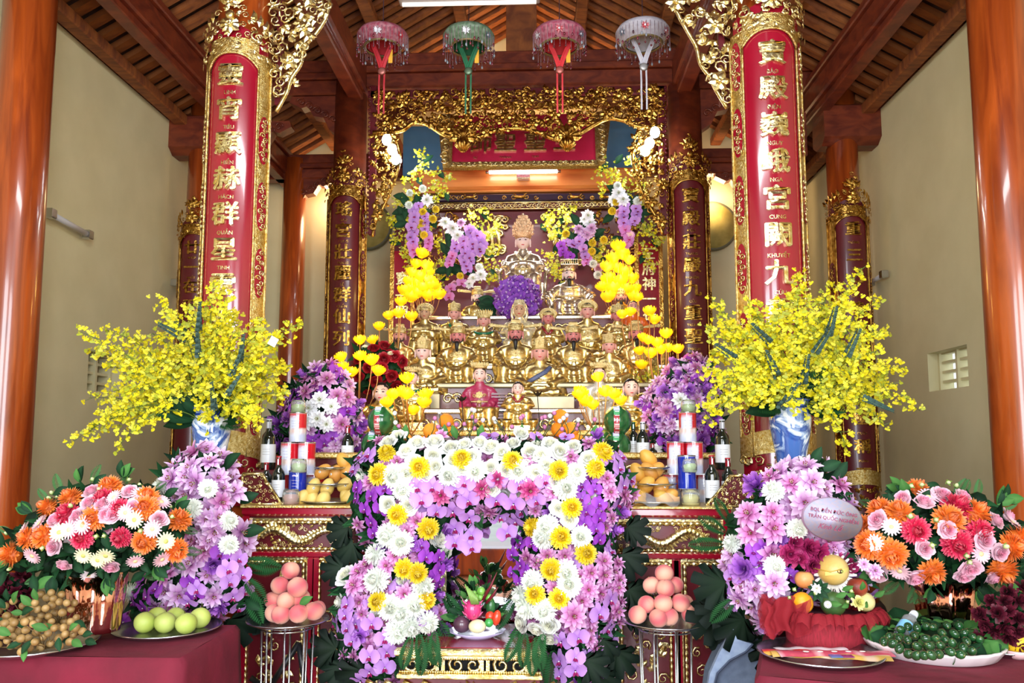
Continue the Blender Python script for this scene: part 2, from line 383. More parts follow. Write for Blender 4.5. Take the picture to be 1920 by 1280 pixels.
bracket(X0 - COLX_OUT + .13, ROW3, 4.78, 1, 'carved wooden bracket on the far bare column')
bracket(X0 + COLX_OUT - .13, ROW3, 4.78, -1, 'carved wooden bracket on the far bare column of the vent side')
m = MB(); moulded(m, WL, WR, ROW3, 4.75, .3, .08); beam('rear_beam', 'moulded beam crossing the hall far behind the shrine', m)

# wall fans / lamps: grey tube on the left wall, small grey arms
def wall_tube(pa, pb, x, label):
    da = ray(*pa); db = ray(*pb); A = CP + da * ((x - CP.x) / da.x); B = CP + db * ((x - CP.x) / db.x)
    o = empty('wall_light', (A + B) / 2, label, 'wall light'); h = (B - A) / 2
    MB().tube([-h, h], .022, 10).build('tube', mat_plain('unlit_tube', lin('c8c8cc'), .4), o)
    for q in (-h, h): MB().box(tuple(q - Vector((.03, .03, .035))), tuple(q + Vector((.03, .03, .035))), bev=.006).build('end_cap', M_steel, o)
wall_tube((95, 400), (165, 440), WL + .06, 'unlit tube light fixed to the yellow wall beside the far left column')
wall_tube((1632, 530), (1657, 514), WR - .06, 'short grey fixture on the right wall near the dark couplet board')
wall_tube((328, 530), (342, 540), WL + .06, 'tiny grey fixture on the left wall beside the half-hidden couplet board')
def wall_disc(px, py, w_, label):
    c = at(px, py, YB - .05); r = sz(w_, YB) / 2
    o = empty('round_plaque', c, label, 'plaque'); Mx = Matrix.Rotation(PI / 2, 4, 'X')
    MB().lathe([(r, 0), (r, .03), (r * .93, .04)], 40, M=Mx).build('rim', mat_plain('grey_green_rim', lin('6a6a50'), .5), o)
    MB().lathe([(r * .9, .03), (r * .9, .045), (.001, .05)], 40, M=Mx).build('face', mat_noise('faded_yellow', lin('a89c50'), lin('c4b868'), 9, .6), o)
wall_disc(1335, 425, 95, 'round yellowish disc with dark rim on the back wall behind the inner right column')
wall_disc(690, 425, 95, 'round yellowish disc with dark rim on the back wall behind the inner left column')
# ---------------------------------------------------------------- gilded carving helpers
def curl(m, c, size, ang, flip=1, y=0.0, thick=None, turns=1.35, col=(1, 1, 1), n=5, seg=12, plane=None):
    """one carved scroll: a tapering spiral tube with a leaf at its tail, in the xz plane at depth y"""
    th = thick or size * 0.13; pts = []; rr = []
    for i in range(seg + 1):
        t = i / seg; a = ang + flip * (t * turns * 2 * PI); r = size * 0.5 * (1 - t * 0.82)
        pts.append((c[0] + math.cos(a) * r, y - th * 0.6 * math.sin(t * PI), c[1] + math.sin(a) * r)); rr.append(th * (1.0 - 0.55 * t))
    if plane: pts = [plane(*p) for p in pts]
    m.tube(pts, rr, n, col, 0)
def leaf_rel(m, c, size, ang, y=0.0, col=(1, 1, 1), wid=.32, plane=None):
    ca, sa = math.cos(ang), math.sin(ang)
    def P(u, v, h):
        p = (c[0] + ca * u - sa * v, y - h, c[1] + sa * u + ca * v); return plane(*p) if plane else p
    w_ = size * wid
    vs = [P(0, 0, 0), P(size * .35, w_, size * .03), P(size * .35, 0, size * .16), P(size * .35, -w_, size * .03), P(size * .75, w_ * .6, size * .03), P(size * .75, 0, size * .13), P(size * .75, -w_ * .6, size * .03), P(size, size * .12, 0)]
    m.add(vs, [(0, 2, 1), (0, 3, 2), (1, 2, 5, 4), (2, 3, 6, 5), (4, 5, 7), (5, 6, 7)], col, 0, False)
def inside(p, poly):
    x, y = p; r = False; n = len(poly)
    for i in range(n):
        x1, y1 = poly[i]; x2, y2 = poly[(i + 1) % n]
        if (y1 > y) != (y2 > y) and x < (x2 - x1) * (y - y1) / (y2 - y1) + x1: r = not r
    return r
def poisson(poly, d, rng=R, tries=None):
    xs = [p[0] for p in poly]; ys = [p[1] for p in poly]; x0, x1, y0, y1 = min(xs), max(xs), min(ys), max(ys)
    out = []; g = {}; n = tries or int((x1 - x0) * (y1 - y0) / (d * d) * 9)
    for _ in range(n):
        p = (rng.uniform(x0, x1), rng.uniform(y0, y1)); k = (int(p[0] // d), int(p[1] // d))
        ok = inside(p, poly)
        if ok:
            for i in (-1, 0, 1):
                for j in (-1, 0, 1):
                    for q in g.get((k[0] + i, k[1] + j), ()):
                        if (q[0] - p[0]) ** 2 + (q[1] - p[1]) ** 2 < d * d: ok = False
        if ok: g.setdefault(k, []).append(p); out.append(p)
    return out
def scroll_fill(m, poly, d, y=0.0, plane=None, col=(1, 1, 1), rng=R, leafp=.5, thick=None, depth=0.0):
    for (x, z) in poisson(poly, d, rng):
        yy = y - rng.uniform(0, depth)
        if rng.random() < leafp:
            a = rng.uniform(0, 2 * PI)
            for k in range(3): leaf_rel(m, (x, z), d * rng.uniform(.7, .95), a + (k - 1) * .8, yy, col, plane=plane)
        else: curl(m, (x, z), d * rng.uniform(1.0, 1.3), rng.uniform(0, 6.3), rng.choice((-1, 1)), yy, thick=thick or d * .12, plane=plane, col=col, seg=9, n=4)
def blossom_rel(m, c, r, y=0.0, n=6, col=(1, 1, 1), plane=None):
    for k in range(n): leaf_rel(m, c, r, 2 * PI * k / n, y - r * .05, col, .42, plane)
    p = (c[0], y - r * .15, c[1]); p = plane(*p) if plane else p
    m.ball(p, r * .22, 6, 4, col)
def text_mesh(body, size, ext, name, mat, bold=0.0, shear=0.0):
    cu = bpy.data.curves.new(name, 'FONT'); cu.body = body; cu.size = size; cu.extrude = ext; cu.align_x = 'CENTER'; cu.align_y = 'CENTER'; cu.offset = bold; cu.resolution_u = 2; cu.shear = shear
    o = bpy.data.objects.new(name, cu); COL.objects.link(o); dg = bpy.context.evaluated_depsgraph_get()
    me = bpy.data.meshes.new_from_object(o.evaluated_get(dg)); bpy.data.objects.remove(o); bpy.data.curves.remove(cu)
    me.name = name; me.materials.clear(); me.materials.append(mat); return me
def centre_mesh(me):
    n = len(me.vertices); a = np.empty(n * 3, dtype=np.float32); me.vertices.foreach_get('co', a); a = a.reshape(-1, 3)
    if n == 0: return a
    a[:, 0] -= (a[:, 0].min() + a[:, 0].max()) / 2; a[:, 1] -= (a[:, 1].min() + a[:, 1].max()) / 2
    return a
TC = {}
def glyph(body, height, r, mat, ext=.006, bold=.0, key=None, squash=1.0):
    """raised writing wrapped on a cylinder of radius r facing -Y (r None: flat on the xz plane)"""
    me = text_mesh(body, height, ext, 'gold_character', mat, 0); a = centre_mesh(me)
    if not len(a): return me
    if bold:                                            # thicken the strokes: the same outline set five times, slightly shifted
        fs = [tuple(p.vertices) for p in me.polygons]; n0 = len(a); V = []; Fc = []
        for k, (dx, dy) in enumerate(((0, 0), (1, 0), (-1, 0), (0, .8), (0, -.8))):
            q = a.copy(); q[:, 0] += dx * bold; q[:, 1] += dy * bold; q[:, 2] -= .0004 * k; V.append(q); Fc += [tuple(i + k * n0 for i in f) for f in fs]
        a = np.concatenate(V); nm_ = me.name; bpy.data.meshes.remove(me); me = bpy.data.meshes.new(nm_); me.from_pydata(a.tolist(), [], Fc); me.materials.append(mat)
    b = a.copy(); X = a[:, 0] * squash
    if r:
        rr = r + a[:, 2]; th = X / r; b[:, 0] = np.sin(th) * rr; b[:, 1] = -np.cos(th) * rr; b[:, 2] = a[:, 1]
    else: b[:, 0] = X; b[:, 1] = -a[:, 2]; b[:, 2] = a[:, 1]
    me.vertices.foreach_set('co', b.ravel().astype(np.float32)); me.update(); return me

def couplet_board(x, y, r, ztop, zbot, chars, caps, label, red, gold, span=1.25, z0c=None, pitch=None, chh=.15, seed=1, crown=.30, foot=True):
    """a curved lacquer board clasping the front of a column; ztop = apex of the red arch"""
    rng = random.Random(seed)
    o = empty('couplet_board', (x, y, zbot), label, 'couplet board')
    H = ztop - zbot; fs = span * .64                                    # half angle of the red field
    def wrap(u, yy, v): return (math.sin(u / r) * (r - yy), -math.cos(u / r) * (r - yy), v)       # u arc length, yy negative outward
    U = span * r; U2 = fs * r
    def arch(t): return H - (abs(t) ** 2.6) * .085 * (r / .2)
    m = MB(); m.grid(lambda u, v: wrap((u * 2 - 1) * U2, -.004, v * arch(u * 2 - 1)), 18, 40)
    m.build('red_field', red, o)
    m = MB()
    for s in (-1, 1):
        m.grid(lambda u, v: wrap(s * (U2 + u * (U - U2)), -.012 - .004 * math.sin(u * PI), v * (H + .02)), 6, 60)
        for uu in (U2, U): m.tube([wrap(s * uu, -.016, v) for v in np.linspace(0, H - (.08 if uu == U2 else 0), 40)], .0075, 5)
        m.add([wrap(s * U, -.012, 0), wrap(s * U, .03, 0), wrap(s * U, .03, H), wrap(s * U, -.012, H)], [(0, 1, 2, 3)])
    m.grid(lambda u, v: wrap((u * 2 - 1) * U2, -.012, arch(u * 2 - 1) + v * (H + .10 - arch(u * 2 - 1))), 18, 4)
    m.tube([wrap((t) * U2, -.018, arch(t)) for t in np.linspace(-1, 1, 25)], .008, 5)
    m.build('gilded_border', M_goldtex if gold is M_gold else gold, o)
    # red cartouches with scrollwork on both borders
    cm = MB(); sm = MB(); L = .30; z = .12; W = (U - U2) * .36
    while z < H - .33:
        for s in (-1, 1):
            uc = s * (U2 + U) / 2
            ring = [(uc + W * math.cos(a), z + L / 2 + (L / 2) * math.copysign(abs(math.sin(a)) ** .6, math.sin(a))) for a in np.linspace(0, 2 * PI, 20, endpoint=False)]
            cm.add([wrap(a, -.0185, b) for a, b in ring], [tuple(range(20))], smooth=False)
            zz = z + .03; k = 0
            while zz < z + L - .02:
                curl(sm, (uc + (W * .25) * (-1) ** k, zz), W * 1.25, rng.uniform(0, 6), (-1) ** k, -.021, thick=W * .16, plane=wrap, n=4, seg=8); zz += W * .95; k += 1
        z += L + .11
    cm.build('red_cartouches', red, o, kind='stuff'); sm.build('border_scrollwork', gold, o, kind='stuff')
    # crowning ornament
    m = MB(); zc = H + .05
    poly = [(-U, H - .05), (-U * 1.0, H + crown * .55), (-U * .55, H + crown * .45), (-U * .3, H + crown * .75), (0, H + crown * 1.2), (U * .3, H + crown * .75), (U * .55, H + crown * .45), (U, H + crown * .55), (U, H - .05), (0, H + .02)]
    scroll_fill(m, poly, r * .19, -.02, wrap, rng=rng, depth=.03)
    for s in (-1, 1):
        for k in range(5): leaf_rel(m, (s * U * (.95 - .12 * k), H + crown * (.35 + .05 * k)), r * .42, PI / 2 + s * (-.55 + .12 * k), -.03, plane=wrap, wid=.22)
        curl(m, (s * U * .55, H + .11 * r / .2), r * .36, PI / 2, s, -.035, plane=wrap)
    blossom_rel(m, (0, H + crown * .45), r * .30, -.045, 8, plane=wrap); blossom_rel(m, (0, H + crown * .85), r * .2, -.045, 6, plane=wrap)
    m.ball(wrap(0, -.05, H + crown * .62), (r * .15, r * .08, r * .15), 8, 6)
    for k in range(5): leaf_rel(m, (0, H + crown * .8), r * .5, PI / 2 + (k - 2) * .45, -.04, plane=wrap, wid=.2)
    m.build('crown_carving', gold, o, kind='stuff')
    mb = MB(); mb.grid(lambda u, v: wrap((u * 2 - 1) * U * .92, -.006, H - .02 + v * crown * (.35 + .25 * (1 - abs(u * 2 - 1)))), 12, 3); mb.build('crown_ground', red, o)
    # characters
    zc = z0c - zbot; k = 0
    for ch in chars:
        put('gold_character', glyph(ch, chh, r + .012, gold, .010, .0042 * chh / .15, squash=1.12), o, (0, 0, zc - k * pitch))
        if k < len(caps) and caps[k]:
            put('gold_caption', glyph(caps[k], chh * .22, r + .008, gold, .003, .0), o, (0, 0, zc - (k + .52) * pitch))
        k += 1
    if foot:
        m = MB(); m.grid(lambda u, v: wrap((u * 2 - 1) * U, -.022, -.02 + v * .13 + .05 * math.sin(u * PI)), 14, 2); m.build('foot_band', M_goldtex, o)
        m = MB(); scroll_fill(m, [(-U, -.22), (U, -.22), (U, 0), (-U, 0)], r * .25, -.02, wrap, rng=rng); m.build('foot_carving', gold, o, kind='stuff')
        mb = MB(); mb.grid(lambda u, v: wrap((u * 2 - 1) * U, -.004, -.28 + v * .28), 12, 2); mb.build('foot_ground', red, o)
    return o
def zof(px, py, x, y):            # height at pixel row py for a point on the plane y
    return at(px, py, y).z
def board(key, row, r, top, chy, chars, caps, label, red, gold, **k):
    x = CX[key]; y = row - .0; yy = row - r
    a, b = chy; z0 = at(960, a[1], yy).z; z1 = at(960, b[1], yy).z; pitch = (z0 - z1) / (b[0] - a[0]); zt = at(960, top[0], yy).z
    return couplet_board(x, y, r, zt, k.pop('zbot'), chars, caps, label, red, gold, z0c=z0 + a[0] * pitch, pitch=pitch, **k)
board('nl', ROW1, .196, (90,), ((0, 130), (6, 530)), '靈宵顯赫群星雲開', ['LINH', 'TIÊU', 'HIỂN', 'HÁCH', 'QUẦN', 'TINH', 'VÂN'],
      'bright red couplet board beginning 靈宵, on the front left column above the orchids', M_red, M_gold, zbot=1.55, chh=.148, seed=3, crown=.36)
board('nr', ROW1, .205, (65,), ((0, 108), (6, 515)), '寶殿巍峨宮闕九重', ['BẢO', 'ĐIỆN', 'NGUY', 'NGA', 'CUNG', 'KHUYẾT', 'CỬU'],
      'bright red couplet board beginning 寶殿巍, on the front right column', M_red, M_gold, zbot=1.55, chh=.152, seed=4, crown=.36)
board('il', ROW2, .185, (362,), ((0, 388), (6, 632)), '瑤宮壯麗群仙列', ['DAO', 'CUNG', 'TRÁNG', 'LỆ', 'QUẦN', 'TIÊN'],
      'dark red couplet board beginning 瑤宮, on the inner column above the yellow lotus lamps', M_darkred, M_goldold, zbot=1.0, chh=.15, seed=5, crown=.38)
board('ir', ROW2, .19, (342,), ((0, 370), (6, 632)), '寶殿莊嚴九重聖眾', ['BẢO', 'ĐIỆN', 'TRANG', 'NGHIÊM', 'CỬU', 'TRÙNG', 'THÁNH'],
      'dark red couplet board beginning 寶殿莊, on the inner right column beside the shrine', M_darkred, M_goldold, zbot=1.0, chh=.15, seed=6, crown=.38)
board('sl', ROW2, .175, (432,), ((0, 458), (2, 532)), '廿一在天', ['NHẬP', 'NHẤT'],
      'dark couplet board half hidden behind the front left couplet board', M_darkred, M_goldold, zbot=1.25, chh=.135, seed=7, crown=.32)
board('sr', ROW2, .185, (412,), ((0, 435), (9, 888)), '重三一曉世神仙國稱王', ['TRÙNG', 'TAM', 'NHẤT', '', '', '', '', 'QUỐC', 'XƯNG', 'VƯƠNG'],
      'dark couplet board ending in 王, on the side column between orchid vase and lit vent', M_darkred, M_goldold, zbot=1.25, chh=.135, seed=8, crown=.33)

# ---------------------------------------------------------------- openwork brackets beside the front columns
def openwork(name, label, poly_px, Y, gold, d, cat, edge=None, th=.012, back=None, leafp=.5, layers=2, group=None, seed=2):
    rng = random.Random(seed); P = [(at(x, y, Y).x, at(x, y, Y).z) for x, y in poly_px]
    cx = sum(p[0] for p in P) / len(P); cz = sum(p[1] for p in P) / len(P)
    o = empty(name, (cx, Y, cz), label, cat, group); Q = [(a - cx, b - cz) for a, b in P]
    m = MB()
    for l in range(layers): scroll_fill(m, Q, d * (1 + .2 * l), -.012 * l, rng=rng, leafp=leafp, depth=.05)
    m.build('openwork_scrolls', gold, o, kind='stuff')
    m = MB()
    for (x, z) in poisson(Q, d * 3.2, rng): blossom_rel(m, (x, z), d * 1.1, -.05, 6)
    m.build('openwork_blossoms', gold, o, kind='stuff')
    if edge:
        e = MB(); pts = [Vector((at(x, y, Y).x - cx, -.02, at(x, y, Y).z - cz)) for x, y in edge]
        # smooth the path
        sm = []
        for i in range(len(pts) - 1):
            p0, p1, p2, p3 = pts[max(i - 1, 0)], pts[i], pts[i + 1], pts[min(i + 2, len(pts) - 1)]
            for t in (0, .25, .5, .75):
                sm.append(.5 * ((2 * p1) + (-p0 + p2) * t + (2 * p0 - 5 * p1 + 4 * p2 - p3) * t * t + (-p0 + 3 * p1 - 3 * p2 + p3) * t ** 3))
        sm.append(pts[-1]); e.tube(sm, th, 7); e.build('curved_rim', gold, o)
    return o
YC = ROW1 - .02
openwork('gilded_bracket', 'bright gilded openwork bracket with flower scrolls at upper left, leftmost of two', [(518, -60), (625, -60), (617, 20), (596, 62), (566, 115), (560, 150), (535, 170), (520, 205)], YC, M_gold, .062, 'bracket',
         [(622, -60), (617, 20), (600, 58), (572, 92), (566, 122), (548, 150), (540, 175), (520, 212)], .013, seed=21)
openwork('gilded_bracket', 'bright gilded openwork bracket with flower scrolls at upper right, beside the white beaded hat', [(1362, -60), (1258, -60), (1265, 20), (1292, 62), (1312, 105), (1322, 142), (1345, 165), (1362, 200)], YC, M_gold, .062, 'bracket',
         [(1256, -60), (1264, 12), (1286, 58), (1304, 90), (1312, 122), (1330, 148), (1342, 172), (1362, 205)], .013, seed=22)
for px, lb in ((519, 'thin dark red post edging the upper left gilded bracket'), (1357, 'thin dark red post edging the upper right gilded bracket')):
    a = at(px, 195, YC); b = at(px, -60, YC)
    MB().box((-.018, -.02, 0), (.018, .02, b.z - a.z), bev=.004).build('bracket_post', M_darkred, loc=(a.x, YC + .03, a.z), label=lb, cat='post')
# the canopy over the shrine, between the inner columns
YK = ROW2 - .12
openwork('fretwork_canopy', 'wide gilded fretwork canopy hung under the crossbeam over the statues', [(706, 176), (1238, 170), (1238, 235), (1200, 243), (1165, 222), (1130, 222), (1090, 240), (1050, 268), (1010, 250), (970, 242), (930, 250), (890, 268), (850, 258), (810, 232), (770, 230), (740, 245), (706, 248)],
         YK, M_goldold, .056, 'canopy', [(700, 250), (750, 248), (775, 232), (800, 234), (835, 255), (870, 262), (900, 258), (930, 246), (975, 242), (1010, 250), (1040, 262), (1075, 258), (1110, 238), (1140, 224), (1170, 228), (1200, 240), (1242, 238)], .022, leafp=.65, layers=3, seed=31)
openwork('fretwork_side_bracket', 'gilded fretwork bracket curling down beside the pale column flowers at left of the shrine', [(700, 250), (745, 255), (748, 290), (742, 330), (728, 372), (712, 400), (700, 440)], YK, M_goldold, .058, 'bracket',
         [(738, 252), (750, 285), (746, 322), (732, 362), (718, 392), (704, 420), (699, 445)], .014, leafp=.8, seed=32)
openwork('fretwork_side_bracket', 'gilded fretwork bracket curling down beside the flowers at right of the shrine', [(1241, 240), (1192, 245), (1184, 285), (1190, 330), (1204, 372), (1222, 400), (1241, 435)], YK, M_goldold, .058, 'bracket',
         [(1196, 244), (1185, 285), (1190, 322), (1204, 362), (1220, 392), (1232, 412), (1242, 440)], .014, leafp=.8, seed=33)
fr = empty('canopy_frame', at(970, 172, YK), 'thin dark red frame surrounding the gilded canopy', 'frame'); o_ = fr.location
m = MB()
for px in (696, 1245):
    m = MB(); a = at(px, 440, YK); b = at(px, 160, YK); m.box((a.x - .03 - o_.x, .0, a.z - o_.z), (a.x + .03 - o_.x, .05, b.z - o_.z), bev=.006)
    for k in range(34):
        zz = a.z + (b.z - a.z) * k / 34 - o_.z; s = -1 if px < 900 else 1; m.ball((a.x + s * .037 - o_.x, .0, zz + .02), .013, 6, 4)
    m.build('side_post', M_darkred, fr)
a = at(690, 172, YK); b = at(1250, 165, YK); MB().box((a.x - o_.x, .0, -.035), (b.x - o_.x, .05, .04), bev=.006).build('top_rail', M_darkred, fr)
for px, py, lb in ((868, 268, 'gilded lotus bud pendant under the canopy, on the left half'), (1064, 266, 'gilded lotus bud pendant under the canopy, on the right half')):
    c = at(px, py, YK - .04); o = empty('lotus_pendant', c, lb, 'pendant')
    MB().ball((0, 0, -.01), (.062, .062, .07), 12, 8).build('bud', M_goldold, o)
    m = MB()
    for k in range(10):
        a = 2 * PI * k / 10; m.tube([(math.cos(a) * .02, math.sin(a) * .02, -.085), (math.cos(a) * .068, math.sin(a) * .068, -.02), (math.cos(a) * .05, math.sin(a) * .05, .06)], [.006, .018, .002], 5)
    m.build('bud_petals', M_goldold, o)
    m = MB(); 
    for k in range(9): leaf_rel(m, (0, .05), .14, PI / 2 + (k - 4) * .42, 0)
    m.build('leaf_collar', M_goldold, o)
# ---------------------------------------------------------------- shrine back: beams, signboard, panels
YS = 8.35
def panel_px(m, x0, y0, x1, y1, Y, d=.05, o=Vector((0, 0, 0)), bev=.01):
    a = at(x0, y1, Y); b = at(x1, y0, Y); m.box((a.x - o.x, Y - o.y, a.z - o.z), (b.x - o.x, Y + d - o.y, b.z - o.z), bev=bev)
c = at(985, 332, YS)
m = MB(); panel_px(m, 770, 312, 1205, 356, YS, .18, bev=.03); panel_px(m, 770, 352, 1205, 362, YS - .03, .22, bev=.01); m.build('shrine_beam', mat_noise('lit_orange_wood', lin('b8652c'), lin('dc8a44'), 5, .35, coat=.3, stretch=(.3, 1, 2.5)), label='smooth orange wood beam behind the lit tube light', cat='beam')
t = empty('tube_light', at(981, 322, YS - .1), 'lit white tube light across the orange beam above the statues', 'tube light')
MB().tube([(-.36, 0, 0), (.36, 0, 0)], .019, 12).build('tube', M_tubelight, t)
for s in (-1, 1): MB().tube([(s * .36, 0, 0), (s * .40, 0, 0)], .017, 8).build('end_cap', M_steel, t)
MB().box((-.07, -.0, -.07), (.07, .09, -.015), bev=.01).build('bracket', M_steel, t)
# dark carved cornice, frieze, back panel
o = empty('altar_screen', at(980, 600, YS + .02), 'dark red carved back panel with gilded clouds behind the seated figures', 'panel'); q = o.location
m = MB(); panel_px(m, 790, 360, 1190, 378, YS - .05, .12, q); m.build('dark_cornice', mat_plain('dark_purple_lacquer', lin('2c1830'), .3, coat=.4), o)
m = MB()
for k, px in enumerate((830, 880, 975, 1080, 1140)):
    p = at(px, 369, YS - .06) - q
    for s in (-1, 1): curl(m, (p.x + s * .07, p.z), .07, PI / 2, s, p.y, .007); curl(m, (p.x + s * .17, p.z - .01), .05, 0, -s, p.y, .006)
    m.tube([(p.x - .06, p.y, p.z), (p.x + .06, p.y, p.z)], .016, 6)
m.build('cornice_clouds', M_goldold, o)
m = MB(); panel_px(m, 790, 377, 1190, 394, YS - .02, .08, q); m.build('frieze_ground', M_darkred, o)
m = MB()
a = at(800, 390, YS - .03) - q; b = at(1180, 380, YS - .03) - q; x = a.x; k = 0
while x < b.x: curl(m, (x, (a.z + b.z) / 2), .055, R.uniform(0, 6), (-1) ** k, a.y, .008); x += .04; k += 1
for zz in (a.z - .02, b.z + .02): m.tube([(a.x, a.y, zz), (b.x, a.y, zz)], .009, 5)
m.build('frieze_scrollwork', M_gold, o)
m = MB(); panel_px(m, 735, 392, 1240, 760, YS + .02, .05, q); m.build('panel_ground', M_darkred, o)
m = MB()
for (px, py, s_, n_) in ((938, 408, 1, 3), (1035, 410, 1, 3), (940, 425, .8, 2), (1030, 428, .8, 2), (925, 440, 1, 3), (1045, 440, 1, 3), (905, 452, 1.1, 3), (1060, 455, 1.1, 3), (930, 470, 1, 2), (1050, 475, 1, 2), (900, 480, 1, 3), (1075, 490, 1, 3)):
    p = at(px, py, YS) - q
    for k in range(n_ + 1): curl(m, (p.x + R.uniform(-.09, .09) * s_, p.z + R.uniform(-.03, .03) * s_), .085 * s_, R.uniform(0, 6), R.choice((-1, 1)), p.y, .014)
    m.tube([(p.x - .12 * s_, p.y, p.z), (p.x, p.y - .01, p.z + .02), (p.x + .12 * s_, p.y, p.z - .01)], [.006, .016, .006], 5)
for s in (-1, 1):      # carved tree trunks
    for (pa, pb, pc) in (((925 if s < 0 else 1040), 470, 0), ((938 if s < 0 else 1052), 470, 0)):
        A = at(pa, 472, YS) - q; B = at(pa + s * 4, 440, YS) - q; C = at(pa + s * 14, 405, YS) - q
        m.tube([A, B, C], [.03, .024, .016], 6)
m.build('gilded_clouds', M_gold, o, kind='stuff')
m = MB(); scroll_fill(m, [((at(x, y, YS) - q).x, (at(x, y, YS) - q).z) for x, y in ((800, 400), (880, 400), (870, 500), (800, 500))], .08, -.03); scroll_fill(m, [((at(x, y, YS) - q).x, (at(x, y, YS) - q).z) for x, y in ((1110, 395), (1190, 395), (1190, 500), (1100, 500))], .08, -.03)
m.build('side_relief', M_goldold, o, kind='stuff')
# small couplets in the shrine, glowing beside the lotus lamps
for (x0, x1, chars, py0, stp, lb) in ((733, 775, '寶一照', 520, 32, 'red shrine couplet lit orange beside the left lotus lamps'), (1196, 1238, '三府神一在', 478, 28, 'red shrine couplet reading 三府神 beside the right lotus lamps')):
    Y = 7.9; a = at(x0, 660, Y); a.z = .01; b = at(x1, 470 if x0 < 900 else 455, Y); o = empty('shrine_couplet', ((a.x + b.x) / 2, Y, a.z), lb, 'couplet board'); W = (b.x - a.x) / 2
    MB().box((-W, 0, 0), (W, .03, b.z - a.z), bev=.006).build('board', M_red, o)
    m = MB()
    for s in (-1, 1): m.box((s * W - .02, -.012, 0), (s * W + .02, .0, b.z - a.z + .08))
    m.build('gilded_edge', M_goldold, o)
    for k, ch in enumerate(chars): put('gold_character', glyph(ch, .14, None, M_gold, .008, .003), o, (0, -.008, at(960, py0 + k * stp, Y).z - a.z))
# blue boards and signboard
for (x0, y0, x1, y1, lb) in ((755, 235, 840, 330, 'plain blue board left of the red signboard'), (1135, 225, 1200, 330, 'plain blue board right of the red signboard')):
    m = MB(); panel_px(m, x0, y0, x1, y1, 8.75, .03); m.build('blue_board', M_blue, label=lb, cat='board')
m = MB(); panel_px(m, 700, 150, 760, 640, 8.8, .03)
c = at(982, 262, 8.05); sg = empty('signboard', c, 'red signboard with big gold characters tilted above the orange beam', 'signboard'); sg.rotation_euler = (math.radians(-16), 0, 0)
W, H = .86, .33
MB().box((-W + .1, 0, -H + .05), (W - .1, .03, H), bev=.008).build('red_field', mat_noise('pink_red_lacquer', lin('b01c3c'), lin('bc2848'), 2, .25, coat=.6), sg)
m = MB()
for s in (-1, 1):
    P = [(s * (W - .12), -H), (s * (W - .03), -H - .02), (s * (W + .06), H), (s * (W - .12), H)]
    m.prism(P[::s], -.02, .03)
m.box((-W + .1, -.02, -H - .02), (W - .1, .03, -H + .05)); m.build('gilded_frame', M_goldtex, sg)
m = MB()
for s in (-1, 1):
    for z in np.linspace(-H + .06, H - .04, 8): curl(m, (s * (W - .045), z), .09, R.uniform(0, 6), s, -.025, .011)
x = -W + .14; k = 0
while x < W - .12: curl(m, (x, -H + .015), .06, R.uniform(0, 6), (-1) ** k, -.025, .009); x += .055; k += 1
m.build('frame_scrollwork', M_gold, sg)
for x, ch in ((-.44, '師'), (-.19, '聖'), (.12, '聖'), (.42, '王')): put('gold_character', glyph(ch, .24, None, M_gold, .01, .004), sg, (x * 1.0, -.012, -.04))
for x, ch in ((-.5, 'SƯ'), (-.19, 'THÁNH'), (.12, 'TAM')): put('gold_caption', glyph(ch, .035, None, M_gold, .003), sg, (x, -.004, -.215))
# floodlights by the canopy
for px, lb, ps in ((734, 'bright floodlight cluster at the left inside edge of the canopy', ((725, 262), (735, 280), (742, 298))), (1220, 'bright floodlight cluster at the right inside edge of the canopy', ((1228, 248), (1218, 268), (1210, 282)))):
    c = at(*ps[1], 7.25); o = empty('floodlight', c, lb, 'floodlight')
    for p in ps:
        d = at(*p, 7.25) - c; MB().ball(tuple(d), (.045, .03, .055), 10, 8).build('lit_lamp', M_floodlight, o)
        MB().lathe([(.03, 0), (.05, .05), (.02, .06)], 12, M=Matrix.Translation(d) @ Matrix.Rotation(-PI / 2, 4, 'X')).build('housing', M_steel, o)
    point('floodlight_glow', c + Vector((0.12 if px < 900 else -.12, .25, -.05)), 11, (.85, .93, 1), .08)

# ---------------------------------------------------------------- stepped platform
def tier(name, y0, y1, z, x0, x1, label, front=M_darkred, ledge=M_silver, ornament=True, seed=1, h=.22):
    o = empty(name, ((x0 + x1) / 2, y0, 0), label, 'altar step'); W = (x1 - x0) / 2
    MB().box((-W, .02, 0), (W, y1 - y0, z - .035)).build('body', front, o)
    MB().box((-W - .02, -.02, z - .035), (W + .02, y1 - y0, z), bev=.008).build('ledge', ledge, o)
    if ornament:
        rng = random.Random(seed); m = MB(); x = -W + .1
        while x < W - .08:
            curl(m, (x - .035, z - .11), .085, 0, 1, .015, .012); curl(m, (x + .035, z - .11), .085, PI, -1, .015, .012)
            blossom_rel(m, (x + .1, z - .11), .035, .015, 6); x += .22
        m.box((-W, .0, z - .2), (W, .02, z - .19)); m.build('gilded_relief', M_gold, o)
    return o
def zt_(py, Y): return at(960, py, Y).z
xL, xR = at(690, 700, 6).x, at(1262, 700, 6).x
Z0 = zt_(848, 4.65); T5, T4, T3, T2, T1 = zt_(808, 5.3), zt_(768, 5.6), zt_(722, 5.9), zt_(690, 6.5), zt_(602, 7.2)
M_silverleaf = mat_noise('silver_leaf', lin('90866a'), lin('b4a888'), 4, .4, metal=.5)
tier('altar_step', 4.62, 5.05, Z0, xL, xR, 'lowest altar step under the watermelons and oranges', ledge=M_goldtex, seed=1)
tier('altar_step', 5.05, 5.4, T5, xL, xR, 'gilded altar step carrying the small child attendants', ledge=M_goldtex, seed=2)
